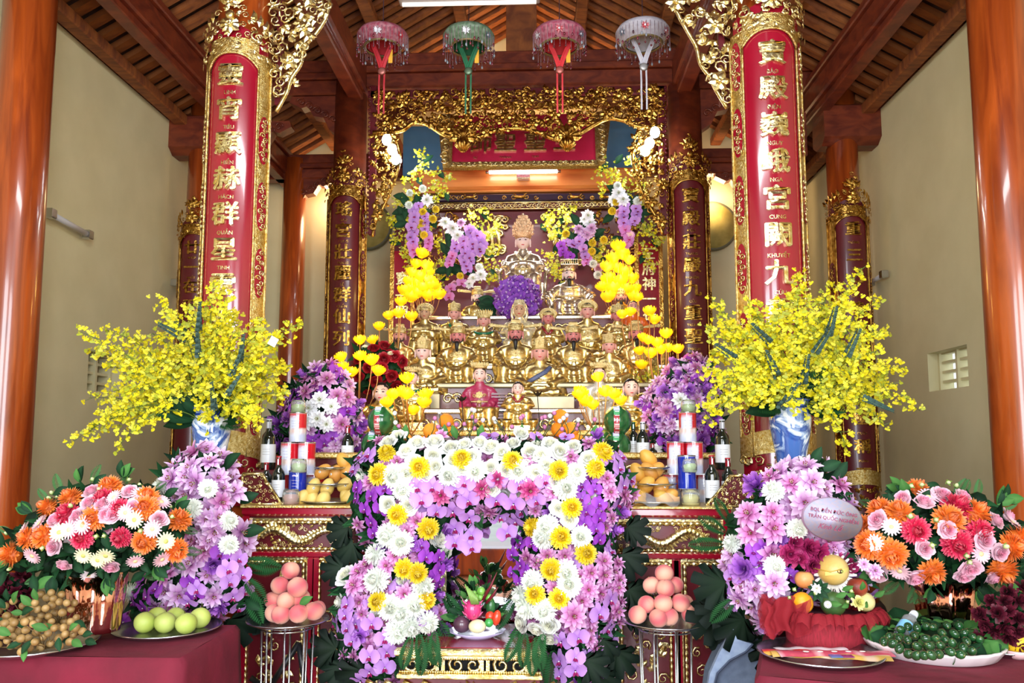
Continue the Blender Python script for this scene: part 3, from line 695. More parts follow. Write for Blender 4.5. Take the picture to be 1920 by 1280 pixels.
tier('altar_step', 5.4, 5.7, T4, xL - .05, xR + .05, 'altar step with dark red front and gilded scrolls behind the children', seed=3)
tier('altar_step', 5.7, 6.25, T3, xL - .08, xR + .08, 'silver edged altar step carrying the row of bearded mandarins', seed=4, ledge=M_silverleaf)
tier('altar_step', 6.25, 6.9, T2, xL - .12, xR + .12, 'altar step carrying the haloed standing row', seed=5)
tier('altar_step', 6.9, 7.9, T1, at(800, 600, 7).x, at(1190, 600, 7).x, 'topmost altar step under the goddess and the crowned king', seed=6)

# ---------------------------------------------------------------- front altar table
AY = 4.0; AZ = at(900, 950, AY).z; ax0, ax1 = at(452, 1000, AY).x, at(1372, 1000, AY).x
cxA = (ax0 + ax1) / 2; WA = (ax1 - ax0) / 2
tb = empty('altar_table', (cxA, AY, 0), 'long red lacquered altar table with gilded dragon panels under the fruit offerings', 'altar table')
opL, opR = at(838, 1000, AY).x - cxA, at(985, 1000, AY).x - cxA
MB().box((-WA, 0, AZ - .05), (WA, .75, AZ), bev=.012).build('tabletop', M_red, tb)
MB().box((-WA - .004, -.012, AZ - .006), (WA + .004, .74, AZ + .004)).build('gold_lip', M_goldtex, tb)
def zz(py): return at(960, py, AY).z
m = MB(); m.box((-WA, .03, 0), (opL, .72, AZ - .05)); m.box((opR, .03, 0), (WA, .72, AZ - .05)); m.box((opL, .03, zz(985)), (opR, .72, AZ - .05)); m.build('carcass', M_darkred, tb)
m = MB()
for (a, b) in ((zz(1047), zz(1036)),): m.box((-WA, .0, a), (opL, .05, b), bev=.006); m.box((opR, .0, a), (WA, .05, b), bev=.006)
for x in (-WA + .02, WA - .02): m.box((x - .02, .0, 0), (x + .02, .05, AZ - .05), bev=.006)
for px in (580, 590, 1268, 1272): x = at(px, 1150, AY).x - cxA; m.box((x - .016, .0, 0), (x + .016, .05, zz(1047)), bev=.006)
m.build('red_rails', M_red, tb)
def frame_rect(m, x0, z0, x1, z1, w_=.035, y=.015):
    """rope-twist gilded frame"""
    for (a, b) in (((x0, z0), (x1, z0)), ((x1, z0), (x1, z1)), ((x1, z1), (x0, z1)), ((x0, z1), (x0, z0))):
        L = math.hypot(b[0] - a[0], b[1] - a[1]); n = max(2, int(L / .03)); ux, uz = (b[0] - a[0]) / L, (b[1] - a[1]) / L
        for k in range(n):
            c = (a[0] + ux * L * (k + .5) / n, a[1] + uz * L * (k + .5) / n)
            m.ball((c[0], y - .004, c[1]), (abs(ux) * L / n * .62 + w_ * .35 * abs(uz), .013, abs(uz) * L / n * .62 + w_ * .35 * abs(ux)), 6, 4)
        m.tube([(a[0], y + .004, a[1]), (b[0], y + .004, b[1])], w_ * .28, 4)
def dragon(m, x0, x1, zc, amp, flip, y=-.0):
    """sinuous carved dragon between x0 and x1: scaled body, mane, head, legs"""
    L = x1 - x0; pts = []; rr = []; N = 60
    for i in range(N + 1):
        t = i / N; u = t if flip > 0 else 1 - t
        pts.append(Vector((x0 + L * (.06 + .8 * u), y - .012, zc + amp * .62 * math.sin(t * 3.1 * PI) * (1 - .25 * t)))); rr.append(amp * (.14 + .26 * math.sin(min(1, (1 - t) * 1.15 + .08) * PI * .55)) * (1.0 + .16 * math.sin(i * 2.3)))
    m.tube(pts, rr, 8)
    for i in range(3, N, 2):                                   # dorsal fins
        d = (pts[min(i + 1, N)] - pts[i - 1]).normalized(); leaf_rel(m, (pts[i].x, pts[i].z), rr[i] * 2.0, math.atan2(d.z, d.x) + 1.9, y - .02, wid=.25)
    h = pts[0]; s = -flip
    m.ball((h.x + s * amp * .18, y - .03, h.z + amp * .02), (amp * .26, .03, amp * .2), 10, 8); m.ball((h.x + s * amp * .42, y - .03, h.z - amp * .04), (amp * .18, .022, amp * .1), 8, 6)
    for k in range(9): leaf_rel(m, (h.x, h.z), amp * .55, PI / 2 + (k - 4) * .42 - s * .9, y - .02, wid=.2)
    for k in range(2): curl(m, (h.x + s * amp * .5, h.z + amp * (.25 - .5 * k)), amp * .3, 0, s, y - .02, amp * .04)
    for (t, sg_) in ((.22, -1), (.4, 1), (.62, -1), (.8, 1)):
        b = pts[int(t * N)]; k_ = Vector((b.x + s * amp * .3, y - .015, b.z + sg_ * amp * .32)); f_ = Vector((b.x + s * amp * .55, y - .015, b.z + sg_ * amp * .55))
        m.tube([b, k_, f_], [amp * .1, amp * .07, amp * .04], 6)
        for q_ in range(4): leaf_rel(m, (f_.x, f_.z), amp * .22, math.atan2(sg_, s) + (q_ - 1.5) * .5, y - .02, wid=.2)
    for _ in range(14): leaf_rel(m, (R.uniform(x0 + .02, x1 - .02), zc + R.uniform(-.8, .8) * amp), amp * .5, R.uniform(0, 6.3), y, wid=.25)
    for _ in range(46): curl(m, (R.uniform(x0 + .02, x1 - .02), zc + R.choice((-1, 1)) * R.uniform(.5, .95) * amp), amp * .42, R.uniform(0, 6), R.choice((-1, 1)), y, amp * .04)
fg = MB()
for (pa, pb, fl) in ((470, 830, 1), (990, 1350, -1)):
    a = at(pa, 1000, AY).x - cxA; b = at(pb, 1000, AY).x - cxA; z0, z1 = zz(1031), zz(981)
    frame_rect(fg, a, z0, b, z1); fg.box((a - .02, .022, z0 - .02), (b + .02, .03, z1 + .02))
for (pa, pb, fl) in ((478, 670, 1), (700, 825, 1), (1145, 1345, -1), (1000, 1120, -1)):
    a = at(pa, 1000, AY).x - cxA; b = at(pb, 1000, AY).x - cxA; rel = MB(); dragon(rel, a, b, (zz(1031) + zz(981)) / 2, (zz(981) - zz(1031)) * .42, fl, .012); rel.build('dragon_relief', M_gold, tb)
for (pa, pb) in ((462, 566), (596, 700), (1165, 1258), (1286, 1362)):
    a = at(pa, 1150, AY).x - cxA; b = at(pb, 1150, AY).x - cxA; z0, z1 = zz(1330), zz(1056); frame_rect(fg, a, z0, b, z1)
    fg.box((a - .02, .022, z0 - .02), (b + .02, .03, z1 + .02))
    rg = random.Random(pa); rel = MB()
    scroll_fill(rel, [(a + .05, z0), (b - .03, z0), (b - .03, z0 + .34), ((a + b) / 2, z0 + .44), (a + .04, z1 - .25)], .052, .01, rng=rg, depth=.012)
    scroll_fill(rel, [(b - .03, z1 - .04), (b - .14, z1 - .05), (b - .05, z1 - .35)], .05, .01, rng=rg, depth=.012); rel.build('floral_relief', M_gold, tb, kind='stuff')
fg.build('gilded_frames', M_gold, tb, kind='stuff')
m = MB()
for (pa, pb) in ((470, 830), (990, 1350)):
    a = at(pa, 1000, AY).x - cxA; b = at(pb, 1000, AY).x - cxA; m.box((a, .018, zz(1031)), (b, .024, zz(981)))
for (pa, pb) in ((462, 566), (596, 700), (1165, 1258), (1286, 1362)):
    a = at(pa, 1150, AY).x - cxA; b = at(pb, 1150, AY).x - cxA; m.box((a, .018, zz(1330)), (b, .024, zz(1056)))
m.build('panel_grounds', M_darkred, tb)
# openwork end pieces standing on the table ends
for (pts, lb, sd) in (([(453, 948), (455, 890), (492, 890), (500, 905), (512, 922), (528, 946)], 'small gilded openwork end piece on the table beside the left bottles', 1), ([(1412, 946), (1411, 889), (1368, 889), (1358, 905), (1342, 925), (1322, 946)], 'small gilded openwork end piece on the table beside the right bottles', 2)):
    Y = 4.1; P = [at(x, y, Y) for x, y in pts]; c = Vector((sum(p.x for p in P) / len(P), Y, AZ)); dz = AZ - P[0].z
    o = empty('carved_end_piece', c, lb, 'carving'); Q = [(p.x - c.x, p.z - c.z + dz) for p in P]
    bk = MB(); bk.prism(Q if sd == 2 else Q[::-1], .008, .014); bk.build('red_backing', M_darkred, o)
    m = MB(); scroll_fill(m, Q, .019, 0, rng=random.Random(sd), depth=.015, leafp=.35); m.build('gilded_scrolls', M_gold, o)
    m = MB(); e = [(a, 0, b) for a, b in Q]
    for i in range(len(e)): m.tube([e[i], e[(i + 1) % len(e)]], .008, 5)
    m.build('gilded_rim', M_gold, o)
# lower gilded table in front, with the mirror behind the dish
LY = 3.5; LZ = at(890, 1212, LY).z; lx0, lx1 = at(752, 1220, LY).x, at(1012, 1220, LY).x; c = (lx0 + lx1) / 2; W = (lx1 - lx0) / 2
lt = empty('low_altar_table', (c, LY, 0), 'low gilded altar table with pierced apron holding the vegetable dish', 'altar table')
MB().box((-W, -.02, LZ - .02), (W, .46, LZ), bev=.006).build('tabletop', M_red, lt)
hh = LZ - at(890, 1280, LY).z
m = MB(); m.box((-W - .02, -.05, LZ - .03), (W + .02, -.01, LZ - .002), bev=.006); m.box((-W - .01, -.04, LZ - .125), (W + .01, -.0, LZ - .105), bev=.004); m.box((-W, -.03, LZ - .04), (W, .0, LZ - .03)); m.build('gilded_mouldings', M_gold, lt)
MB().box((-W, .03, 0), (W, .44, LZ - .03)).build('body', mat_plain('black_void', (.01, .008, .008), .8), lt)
m = MB(); x = -W + .05; k = 0
while x < W - .03:
    curl(m, (x, LZ - .072), .075, PI / 2, 1, -.01, .009); curl(m, (x + .07, LZ - .072), .075, PI / 2, -1, -.01, .009); m.box((x + .10, -.02, LZ - .105), (x + .115, 0, LZ - .04)); m.box((x + .125, -.02, LZ - .105), (x + .14, 0, LZ - .04)); x += .19
for x in np.linspace(-W, W, 60): m.ball((x, -.02, LZ - .045), .007, 5, 4); m.ball((x, -.02, LZ - .1), .007, 5, 4)
m.build('pierced_apron', M_gold, lt)
m = MB(); m.box((-W, -.012, LZ - .5), (W, .0, LZ - .125)); m.build('lower_panel', M_darkred, lt)
m = MB(); 
for s in (-1, 1):
    for k in range(7): leaf_rel(m, (0, LZ - .26), .13 - .005 * k, PI / 2 + s * k * .24, -.02, wid=.2)
    for k in range(4): curl(m, (s * (.2 + .08 * k), LZ - .19), .1, PI / 2, s, -.018, .012)
m.build('lower_relief', M_gold, lt)
# mirror in the opening
my = 4.02; a = at(836, 1190, my); b = at(990, 975, my)
mr = empty('framed_mirror', ((a.x + b.x) / 2, my, a.z), 'mirror in the middle opening reflecting the bright doorway', 'mirror'); W = (b.x - a.x) / 2; H = b.z - a.z
MB().box((-W, 0, 0), (W, .01, H)).build('mirror_glass', M_mirror, mr)
m = MB(); m.box((-W - .03, -.01, 0), (-W, .02, H)); m.box((W, -.01, 0), (W + .03, .02, H)); m.build('gilded_frame', M_gold, mr)
# ---------------------------------------------------------------- seated statues; unit = width of the face
def remesh(m, voxel, name, mats, smooth=4, fold=None, fold2=None):
    me0 = m.mesh('tmp', M_robe); o = bpy.data.objects.new('tmp', me0); COL.objects.link(o)
    md = o.modifiers.new('r', 'REMESH'); md.mode = 'VOXEL'; md.voxel_size = voxel; md.use_smooth_shade = True
    ms = o.modifiers.new('s', 'SMOOTH'); ms.iterations = smooth; ms.factor = .5
    dg = bpy.context.evaluated_depsgraph_get(); me = bpy.data.meshes.new_from_object(o.evaluated_get(dg))
    bpy.data.objects.remove(o); bpy.data.meshes.remove(me0)
    n = len(me.vertices); co = np.empty(n * 3, np.float32); no = np.empty(n * 3, np.float32)
    me.vertices.foreach_get('co', co); me.vertices.foreach_get('normal', no); co = co.reshape(-1, 3); no = no.reshape(-1, 3)
    if fold is not None:
        co = co + no * fold(co)[:, None]; me.vertices.foreach_set('co', co.ravel().astype(np.float32))
    me.name = name; me.materials.clear()
    for x in (mats if isinstance(mats, list) else [mats]): me.materials.append(x)
    me.polygons.foreach_set('use_smooth', [True] * len(me.polygons)); me.update(); return me
def body_blobs(kind):
    m = MB(); C = lambda pts, rr, flat=1.0: m.tube(pts, rr, 12, flat=flat)
    m.ball((0, .12, 1.75), (.72, .50, 1.0), 16, 10); m.ball((0, .05, 2.2), (.66, .46, .62), 16, 10)
    C([(-.62, .1, 2.52), (0, .08, 2.72), (.62, .1, 2.52)], [.26, .34, .26]); C([(0, .05, 2.6), (0, .0, 3.15)], [.36, .27])
    m.ball((0, .15, .9), (.85, .62, .6), 16, 10)
    for s in (-1, 1):
        m.ball((s * .68, .1, 2.45), .32, 12, 8)
        C([(s * .40, .1, 1.15), (s * .62, -.85, 1.08)], [.44, .38]); m.ball((s * .62, -.85, 1.08), .38, 12, 8)
        C([(s * .62, -.88, 1.05), (s * .66, -.92, .5), (s * .68, -.98, .08)], [.36, .34, .40])
        m.box((s * .6 - .2, -1.35, 0), (s * .6 + .2, -.8, .2), bev=.05)
        if kind == 'knee':
            C([(s * .72, .08, 2.45), (s * .98, -.12, 1.85), (s * .72, -.72, 1.55)], [.28, .33, .26]); C([(s * .98, -.1, 1.85), (s * 1.05, -.3, 1.2), (s * 1.0, -.45, .55)], [.28, .25, .16]); m.ball((s * .66, -.86, 1.52), (.16, .2, .1), 10, 6)
        elif kind == 'clasp':
            C([(s * .72, .08, 2.45), (s * .95, -.22, 1.9), (s * .3, -.66, 2.0)], [.28, .33, .24]); C([(s * .6, -.45, 1.95), (s * .58, -.6, 1.3), (s * .55, -.75, 1.1)], [.3, .24, .12]); m.ball((s * .12, -.72, 2.05), (.2, .16, .2), 10, 6)
        elif kind == 'arms':
            C([(s * .72, .08, 2.45), (s * 1.05, -.05, 1.95), (s * 1.45, -.35, 1.75)], [.3, .36, .3]); C([(s * 1.15, -.2, 1.9), (s * 1.25, -.3, 1.2), (s * 1.15, -.4, .8)], [.32, .3, .15]); m.ball((s * 1.5, -.42, 1.72), (.2, .22, .12), 10, 6)
    C([(0, -.55, 1.2), (0, -.85, .75), (0, -.9, .06)], [.42, .42, .45], .8)                                   # robe hanging between the knees
    if kind == 'lotus':
        m.v.clear(); m.f.clear(); m.c.clear(); m.m.clear(); m.sm.clear()
        m.ball((0, .12, 1.0), (.80, .52, .95), 16, 10); m.ball((0, .05, 1.5), (.74, .48, .6), 16, 10)
        C([(-.66, .1, 1.88), (0, .08, 2.06), (.66, .1, 1.88)], [.27, .35, .27]); C([(0, .05, 1.95), (0, 0, 2.5)], [.36, .27])
        for s in (-1, 1):
            C([(s * .76, .08, 1.82), (s * 1.05, -.05, 1.1), (s * .5, -.6, .72)], [.28, .36, .24]); C([(s * .3, .1, .34), (s * 1.15, -.35, .28), (s * .9, -.75, .26), (0, -.8, .2)], [.4, .36, .3, .22])
            m.ball((s * .15, -.72, .62), (.2, .16, .12), 10, 6)
        m.ball((0, -.1, .2), (1.35, .85, .26), 18, 8)
    m.box((-.95, -.1, 0), (.95, .75, .85), bev=.1) if kind != 'lotus' else None
    return m
def folds(co):
    x, y, z = co[:, 0], co[:, 1], co[:, 2]; a = np.arctan2(x, -(y - .2))
    low = np.clip((1.15 - z) / .5, 0, 1); front = np.clip((-y - .2) * 1.5, 0, 1)
    f = .028 * np.sin(a * 16 + 2 * np.sin(z * 2)) * low + .03 * np.sin(9 * np.sqrt(x ** 2 + (z - 1.35) ** 2) * 1.9) * front * (np.abs(x) < .42) * (z < 1.2)
    side = np.clip((np.abs(x) - .7) * 4, 0, 1); f = f + .03 * np.sin((z * 2.2 - np.abs(x) * 3 + y * 4) * 4.2) * side * (z > .9) * (z < 2.4)
    return f
BODY = {k: remesh(body_blobs(k), .075, 'robe_' + k, M_robe, 3, folds) for k in ('knee', 'clasp', 'arms', 'lotus')}
def body_mesh(kind, mats, split=None):
    me = BODY[kind].copy(); me.name = 'robe'; me.materials.clear()
    for x in mats: me.materials.append(x)
    if split is not None:
        idx = [1 if p.center.z < split and abs(p.center.x) < 5 else 0 for p in me.polygons]; me.polygons.foreach_set('material_index', idx)
    return me
def sm(a, b, x):
    t = max(0, min(1, (x - a) / (b - a))); return t * t * (3 - 2 * t)
def head_builder(skin, female=True):
    m = MB()
    def fn(d):
        x, y, z = d; k = 1.0
        if z < 0: k *= 1 - .20 * sm(0, 1, -z) * abs(x) * 1.2
        k += .0
        return k
    m.ball((0, 0, 0), (.5, .54, .66), 28, 22, skin, fn=fn)
    # move vertices for features
    vs = [list(v) for v in m.v]
    for v in vs:
        x, y, z = v
        if y < 0:
            nose = math.exp(-(x / .075) ** 2) * math.exp(-((z + .06) / .15) ** 2) * .13 * (1 if z > -.16 else .4)
            lips = math.exp(-(x / .13) ** 2) * math.exp(-((z + .31) / .055) ** 2) * .045
            sock = -math.exp(-((abs(x) - .2) / .11) ** 2) * math.exp(-((z - .07) / .07) ** 2) * .045
            chin = math.exp(-(x / .16) ** 2) * math.exp(-((z + .52) / .1) ** 2) * .05
            v[1] = y - nose - lips - sock - chin
    m.v = [tuple(v) for v in vs]
    for s in (-1, 1): m.ball((s * .52, .04, -.04), (.07, .13, .27), 8, 8, skin); m.ball((s * .53, .03, -.26), (.06, .08, .1), 6, 6, skin)
    m.tube([(0, .05, -.45), (0, .06, -.95)], [.3, .33], 14, skin)
    return m
def face_y(x, z):
    r = max(0.0, 1 - (x / .5) ** 2 - (z / .66) ** 2); return -.54 * math.sqrt(r)
def feature_builder(kind):
    m = MB(); dk = (.015, .01, .01); red = lin('c22a34') if kind != 'stern' else lin('a02028')
    for s in (-1, 1):
        for (z0, arc, th, x0, x1) in ((.075, .035, .018, .09, .31), (.19, .06 if kind != 'stern' else -.01, .018 if kind != 'stern' else .03, .08, .34)):
            pts = []
            for i in range(7):
                t = i / 6; x = s * (x0 + (x1 - x0) * t); z = z0 + arc * math.sin(t * PI) + (.09 * t if (kind == 'stern' and z0 > .1) else 0); pts.append((x, face_y(x, z) - .012 + (.045 * math.exp(-((z - .07) / .07) ** 2) if z0 < .1 else 0), z))
            m.tube(pts, [th * .4] + [th] * 5 + [th * .3], 5, dk)
        pts = [(s * (.1 + .2 * t), face_y(s * (.1 + .2 * t), .055) + .02, .055 - .02 * math.sin(t * PI)) for t in np.linspace(0, 1, 5)]
        m.tube(pts, .010, 4, (.12, .08, .08)); m.ball((s * .2, face_y(.2, .07) + .012, .07), (.04, .03, .028), 6, 5, (.02, .015, .015))
    m.tube([(-.12, face_y(.12, -.3) - .015, -.295), (-.05, face_y(.05, -.3) - .05, -.30), (.05, face_y(.05, -.3) - .05, -.30), (.12, face_y(.12, -.3) - .015, -.295)], [.008, .035, .035, .008], 6, red)
    return m
def hd(skin): return head_builder(lin(skin)).mesh('head', M_paint)
HEAD = {k: hd(c) for k, c in dict(fair='e8c0b8', pink='d89a90', rose='c87a78', tan='c89c7c', pale='e6c8c4').items()}
FEAT = {k: feature_builder(k).mesh('facial_features', M_paint) for k in ('calm', 'stern')}
def beard_mesh(long=1.0):
    m = MB(); b = (.012, .010, .010)
    m.tube([(0, -.50, -.42), (0, -.56, -.62), (0, -.52, -.62 - .45 * long), (0, -.46, -.62 - .8 * long)], [.15, .17, .12, .02], 8, b, flat=.7)
    for s in (-1, 1):
        m.tube([(0.01 * s, -.62, -.23), (s * .12, -.58, -.25), (s * .2, -.50, -.40), (s * .2, -.46, -.55)], [.02, .035, .03, .008], 5, b); m.tube([(s * .42, -.22, -.1), (s * .40, -.30, -.35), (s * .22, -.42, -.5)], [.02, .05, .06], 5, b)
    return m.mesh('beard', mat_plain('black_beard', (.012, .01, .01), .5))
BEARD = {1: beard_mesh(.8), 2: beard_mesh(.35)}
def hair_mesh():
    m = MB(); b = (.012, .01, .012)
    m.ball((0, .07, .14), (.53, .53, .60), 18, 14, b); m.v = [(x, y if z > .36 + .06 * math.sin(x * 12) or y > -.05 else max(y, -.12), z) for x, y, z in m.v]; return m.mesh('hair', mat_plain('black_hair', (.012, .01, .012), .3, coat=.3))
HAIR = hair_mesh()
def hat_mesh(k):
    m = MB()
    T = Matrix.Translation
    if k == 'wing':
        m.lathe([(.55, .22), (.57, .34), (.54, .42), (.54, .72), (.4, .8), (0.001, .82)], 20); m.box((-.34, .0, .7), (.34, .45, 1.12), bev=.08); m.tube([(-.54, -.12, .36), (0, -.56, .34), (.54, -.12, .36)], .05, 6); m.ball((0, -.56, .5), (.12, .06, .12), 8, 6)
        for s in (-1, 1): m.tube([(s * .45, .2, .55), (s * 1.1, .15, .62), (s * 1.75, .1, .68)], [.07, .12, .14], 8, flat=.35); m.ball((s * 1.75, .1, .68), (.16, .06, .16), 10, 6)
        for q in range(7): curl(m, (-.36 + .12 * q, .55), .16, q, (-1) ** q, -.5, .022)
    elif k == 'halo':
        m.ball((0, .1, .35), (.82, .34, .62), 20, 12); m.lathe([(.5, .18), (.58, .3), (.52, .45)], 20); 
        for q in range(9): a = PI * q / 8; blossom_rel(m, (.62 * math.cos(a), .36 + .42 * math.sin(a)), .17, -.22, 6)
        for q in range(6): curl(m, (-.4 + .16 * q, .42), .2, q, (-1) ** q, -.48, .026)
        m.tube([(-.56, -.1, .28), (0, -.56, .34), (.56, -.1, .28)], .05, 6)
    elif k == 'tall':
        m.lathe([(.54, .2), (.56, .36), (.53, .42), (.56, .86), (.50, .92), (.001, .94)], 18); m.prism([(-.26, .3), (.26, .3), (.30, .8), (0, 1.12), (-.30, .8)], -.62, -.50); m.tube([(-.55, -.1, .32), (0, -.58, .34), (.55, -.1, .32)], .045, 6)
        for s in (-1, 1): curl(m, (s * .4, .62), .3, 0, s, -.46, .035)
        m.ball((0, -.62, .62), (.1, .05, .14), 8, 6)
    elif k == 'crown':
        m.lathe([(.54, .18), (.58, .34), (.5, .5), (.45, .7), (.2, .85), (.001, .9)], 18)
        for q in range(9): a = PI * (.5 + (q - 4) / 9); leaf_rel(m, (.5 * math.cos(a), .36), .6, PI / 2 - (q - 4) * -.16 if 0 else PI / 2 + (q - 4) * .13, -.56 * math.sin(a), wid=.22)
        for q in range(7): blossom_rel(m, (-.45 + .15 * q, .42), .13, -.56 + .25 * abs(q - 3) / 3, 5)
        for s in (-1, 1): curl(m, (s * .35, .75), .3, 0, s, -.35, .03)
    elif k == 'hood':
        m.ball((0, .12, .15), (.66, .5, .78), 20, 14); m.v = [(x, max(y, -.16) if z < .32 else y, z) for x, y, z in m.v]
        for q in range(5): leaf_rel(m, (-.36 + .18 * q, .5), .42, PI / 2 - (q - 2) * -.1, -.42, wid=.28)
        blossom_rel(m, (0, .72), .22, -.42, 8); m.tube([(-.55, -.2, .34), (0, -.48, .5), (.55, -.2, .34)], .05, 6)
        for s in (-1, 1): m.tube([(s * .58, -.15, .2), (s * .62, -.12, -.4), (s * .5, -.2, -.9)], [.1, .12, .08], 8)
    elif k == 'phoenix':
        m.lathe([(.52, .22), (.62, .45), (.62, .95), (.5, 1.35), (.28, 1.7), (.08, 1.95), (.03, 2.15)], 20)
        for j in range(6):
            zc = .5 + j * .24; rr = .62 if j < 3 else .62 - .13 * (j - 2)
            for q in range(9): a = PI * (q + .5 * (j % 2)) / 8.5; leaf_rel(m, (rr * math.cos(a), zc), .3, PI / 2 - (math.cos(a)) * .5, -rr * math.sin(a) - .02, wid=.3)
        for q in range(4): blossom_rel(m, (0, .55 + .38 * q), .17, -.66 + .1 * q, 7)
        for s in (-1, 1):
            for q in range(3): curl(m, (s * .66, .55 + .3 * q), .3, 0, s, -.1, .03)
        m.tube([(-.5, -.14, .3), (0, -.55, .42), (.5, -.14, .3)], .05, 6)
    elif k == 'comb':
        m.lathe([(.5, .2), (.52, .62), (.001, .66)], 20); m.box((-.72, -.85, .66), (.72, .6, .76), bev=.03)
        for s in np.linspace(-.66, .66, 9): m.tube([(s, -.82, .68), (s, -.84, 1.1)], .035, 5)
        m.box((-.72, -.88, 1.08), (.72, -.78, 1.14), bev=.02); m.tube([(-.5, -.14, .34), (0, -.55, .36), (.5, -.14, .34)], .05, 6)
        for s in (-1, 1): curl(m, (s * .2, .5), .3, 0, s, -.52, .03)
    elif k == 'band':
        m.lathe([(.56, .52), (.62, .6), (.6, .75)], 20)
        for q in range(11): a = PI * q / 10; leaf_rel(m, (.58 * math.cos(a), .66), .42, PI / 2 - math.cos(a) * .35, -.58 * math.sin(a), wid=.3)
        for q in range(5): curl(m, (-.4 + .2 * q, .72), .24, q, (-1) ** q, -.5, .03)
    return m
HATM = {}
def get_hat(k, mat):
    if (k, mat.name) not in HATM: HATM[(k, mat.name)] = hat_mesh(k).mesh('headdress', mat)
    return HATM[(k, mat.name)]
def collar_mesh(kind, mat, h=3.05):
    m = MB(); dz = h - 3.05
    if kind == 'v':
        for s in (-1, 1): m.tube([(s * .42, -.12, 2.9 + dz), (s * .25, -.52, 2.55 + dz), (0, -.60, 2.15 + dz)], .09, 6, flat=.5)
    elif kind == 'round':
        m.tube([(.62 * math.cos(a), .05 - .5 * math.sin(a), 2.72 - .28 * math.sin(a) + dz) for a in np.linspace(-.1, PI + .1, 12)], .1, 6, flat=.7)
    elif kind == 'sash':
        m.tube([(.55, -.3, 2.6 + dz), (.25, -.58, 2.2 + dz), (-.35, -.66, 1.75 + dz), (-.7, -.55, 1.5 + dz)], [.12, .14, .14, .1], 6, flat=.4)
    return m.mesh('collar' if kind != 'sash' else 'sash', mat)
def belt_mesh(lotus=False):
    m = MB(); z = 1.72 if not lotus else 1.05
    m.tube([(.74 * math.cos(a), .1 - .60 * math.sin(a), z) for a in np.linspace(-.2, PI + .2, 16)], .06, 6); m.ball((0, -.52, z), (.16, .07, .13), 8, 6)
    blossom_rel(m, (0, z + .45), .26, -.48, 8)
    for s in (-1, 1): curl(m, (s * .3, z + .42), .26, 0, s, -.44, .035)
    for s in (-1, 1): m.tube([(s * .1, -.58, z - .1), (s * .12, -.95, z - .7)], .03, 5) if not lotus else None
    return m.mesh('belt_and_ornament', M_gold)
BELT = {False: belt_mesh(), True: belt_mesh(True)}
def seat_mesh(kind, mat):
    m = MB()
    if kind == 'throne':
        m.box((-1.15, .35, -.1), (1.15, .8, 1.0), bev=.06); m.prism([(-.95, .9), (.95, .9), (1.1, 2.3), (.5, 2.55), (0, 2.7), (-.5, 2.55), (-1.1, 2.3)], .6, .75)
        for s in (-1, 1): m.tube([(s * 1.2, .7, 2.0), (s * 1.35, .3, 1.55), (s * 1.3, -.5, 1.45), (s * 1.45, -.8, 1.6)], .11, 6); m.tube([(s * 1.25, -.5, 1.4), (s * 1.2, -.5, 0)], .1, 6); curl(m, (s * 1.05, 2.35), .5, 0, s, .55, .07)
    else: m.box((-1.0, .1, -.05), (1.0, .85, .9), bev=.05)
    return m.mesh('seat', mat)
SEAT = {}
def statue(fx, fy, w, by, Y, hat, skin, label, body='knee', mats=None, beard=0, feat='calm', collar=None, seat='block', group=None, hatm=None, turn=0.0, split=None, base=None, tierz=None, hair=False, extra=None):
    c = at(fx, fy, Y); s = sz(w, Y) * 1.08; hh = 3.55 if body != 'lotus' else 2.88
    zb = at(fx, by, Y).z
    hz = c.z - zb; k = hz / (hh * s); k = max(.75, min(1.35, k)); zb = c.z - hh * s * k
    o = empty('statue', (c.x, Y + .12, zb), label, 'statue', group); o.rotation_euler = (0, 0, turn)
    mats = mats or [M_robe]
    WX = 1.3
    put('robe', body_mesh(body, mats, split), o, s=(s * WX, s * 1.1, s * k))
    put('head', HEAD[skin], o, (0, 0, hh * s * k), s=s); put('facial_features', FEAT[feat], o, (0, 0, hh * s * k), s=s)
    if beard: put('beard', BEARD[beard], o, (0, 0, hh * s * k), s=s)
    if hair or hat in ('hair', 'band'): put('hair', HAIR, o, (0, 0, hh * s * k), s=s)
    if hat != 'hair': put('headdress', get_hat(hat, hatm or M_gold), o, (0, 0, hh * s * k), s=s)
    put('belt_and_ornament', BELT[body == 'lotus'], o, s=(s * WX, s * 1.1, s * k))
    if collar: put('collar' if collar[0] != 'sash' else 'sash', collar_mesh(collar[0], collar[1], 3.05 if body != 'lotus' else 2.4), o, s=(s * WX, s * 1.1, s * k))
    key = (seat, mats[0].name)
    if seat:
        if key not in SEAT: SEAT[key] = seat_mesh(seat, mats[0])
        put('throne' if seat == 'throne' else 'seat', SEAT[key], o, s=(s * WX, s * 1.1, s * k))
    if base:           # plinth down to the step
        x0, x1, z = base; MB().box((-x0 * s, -.95 * s - .0, z - zb), (x1 * s, .75 * s, -.0), bev=.006).build('plinth', M_silverleaf, o)
    elif tierz is not None and zb - tierz > .012:
        MB().box((-1.15 * s, -1.2 * s, tierz - zb), (1.15 * s, .8 * s, 0), bev=.006).build('plinth', M_gold, o)
    return o
G_green = mat_plain('green_enamel', lin('0c6a48'), .3, coat=.4); G_red = mat_plain('red_enamel', lin('8c1822'), .35, coat=.4); G_blue = mat_noise('blue_brocade', lin('3a4468'), lin('5a6284'), 20, .5)
M_cream = mat_noise('cream_gilding', lin('e8d8a8'), lin('f4ecd0'), 8, .28, metal=.6); M_maroon = mat_noise('maroon_jacket', lin('8c1840'), lin('a83058'), 20, .4, coat=.3, bmp=.2)
M_grey = mat_noise('silver_grey_robe', lin('b8b4ac'), lin('d8d4cc'), 15, .35, metal=.3); M_orange = mat_plain('orange_robe', lin('d8601c'), .35, coat=.3)
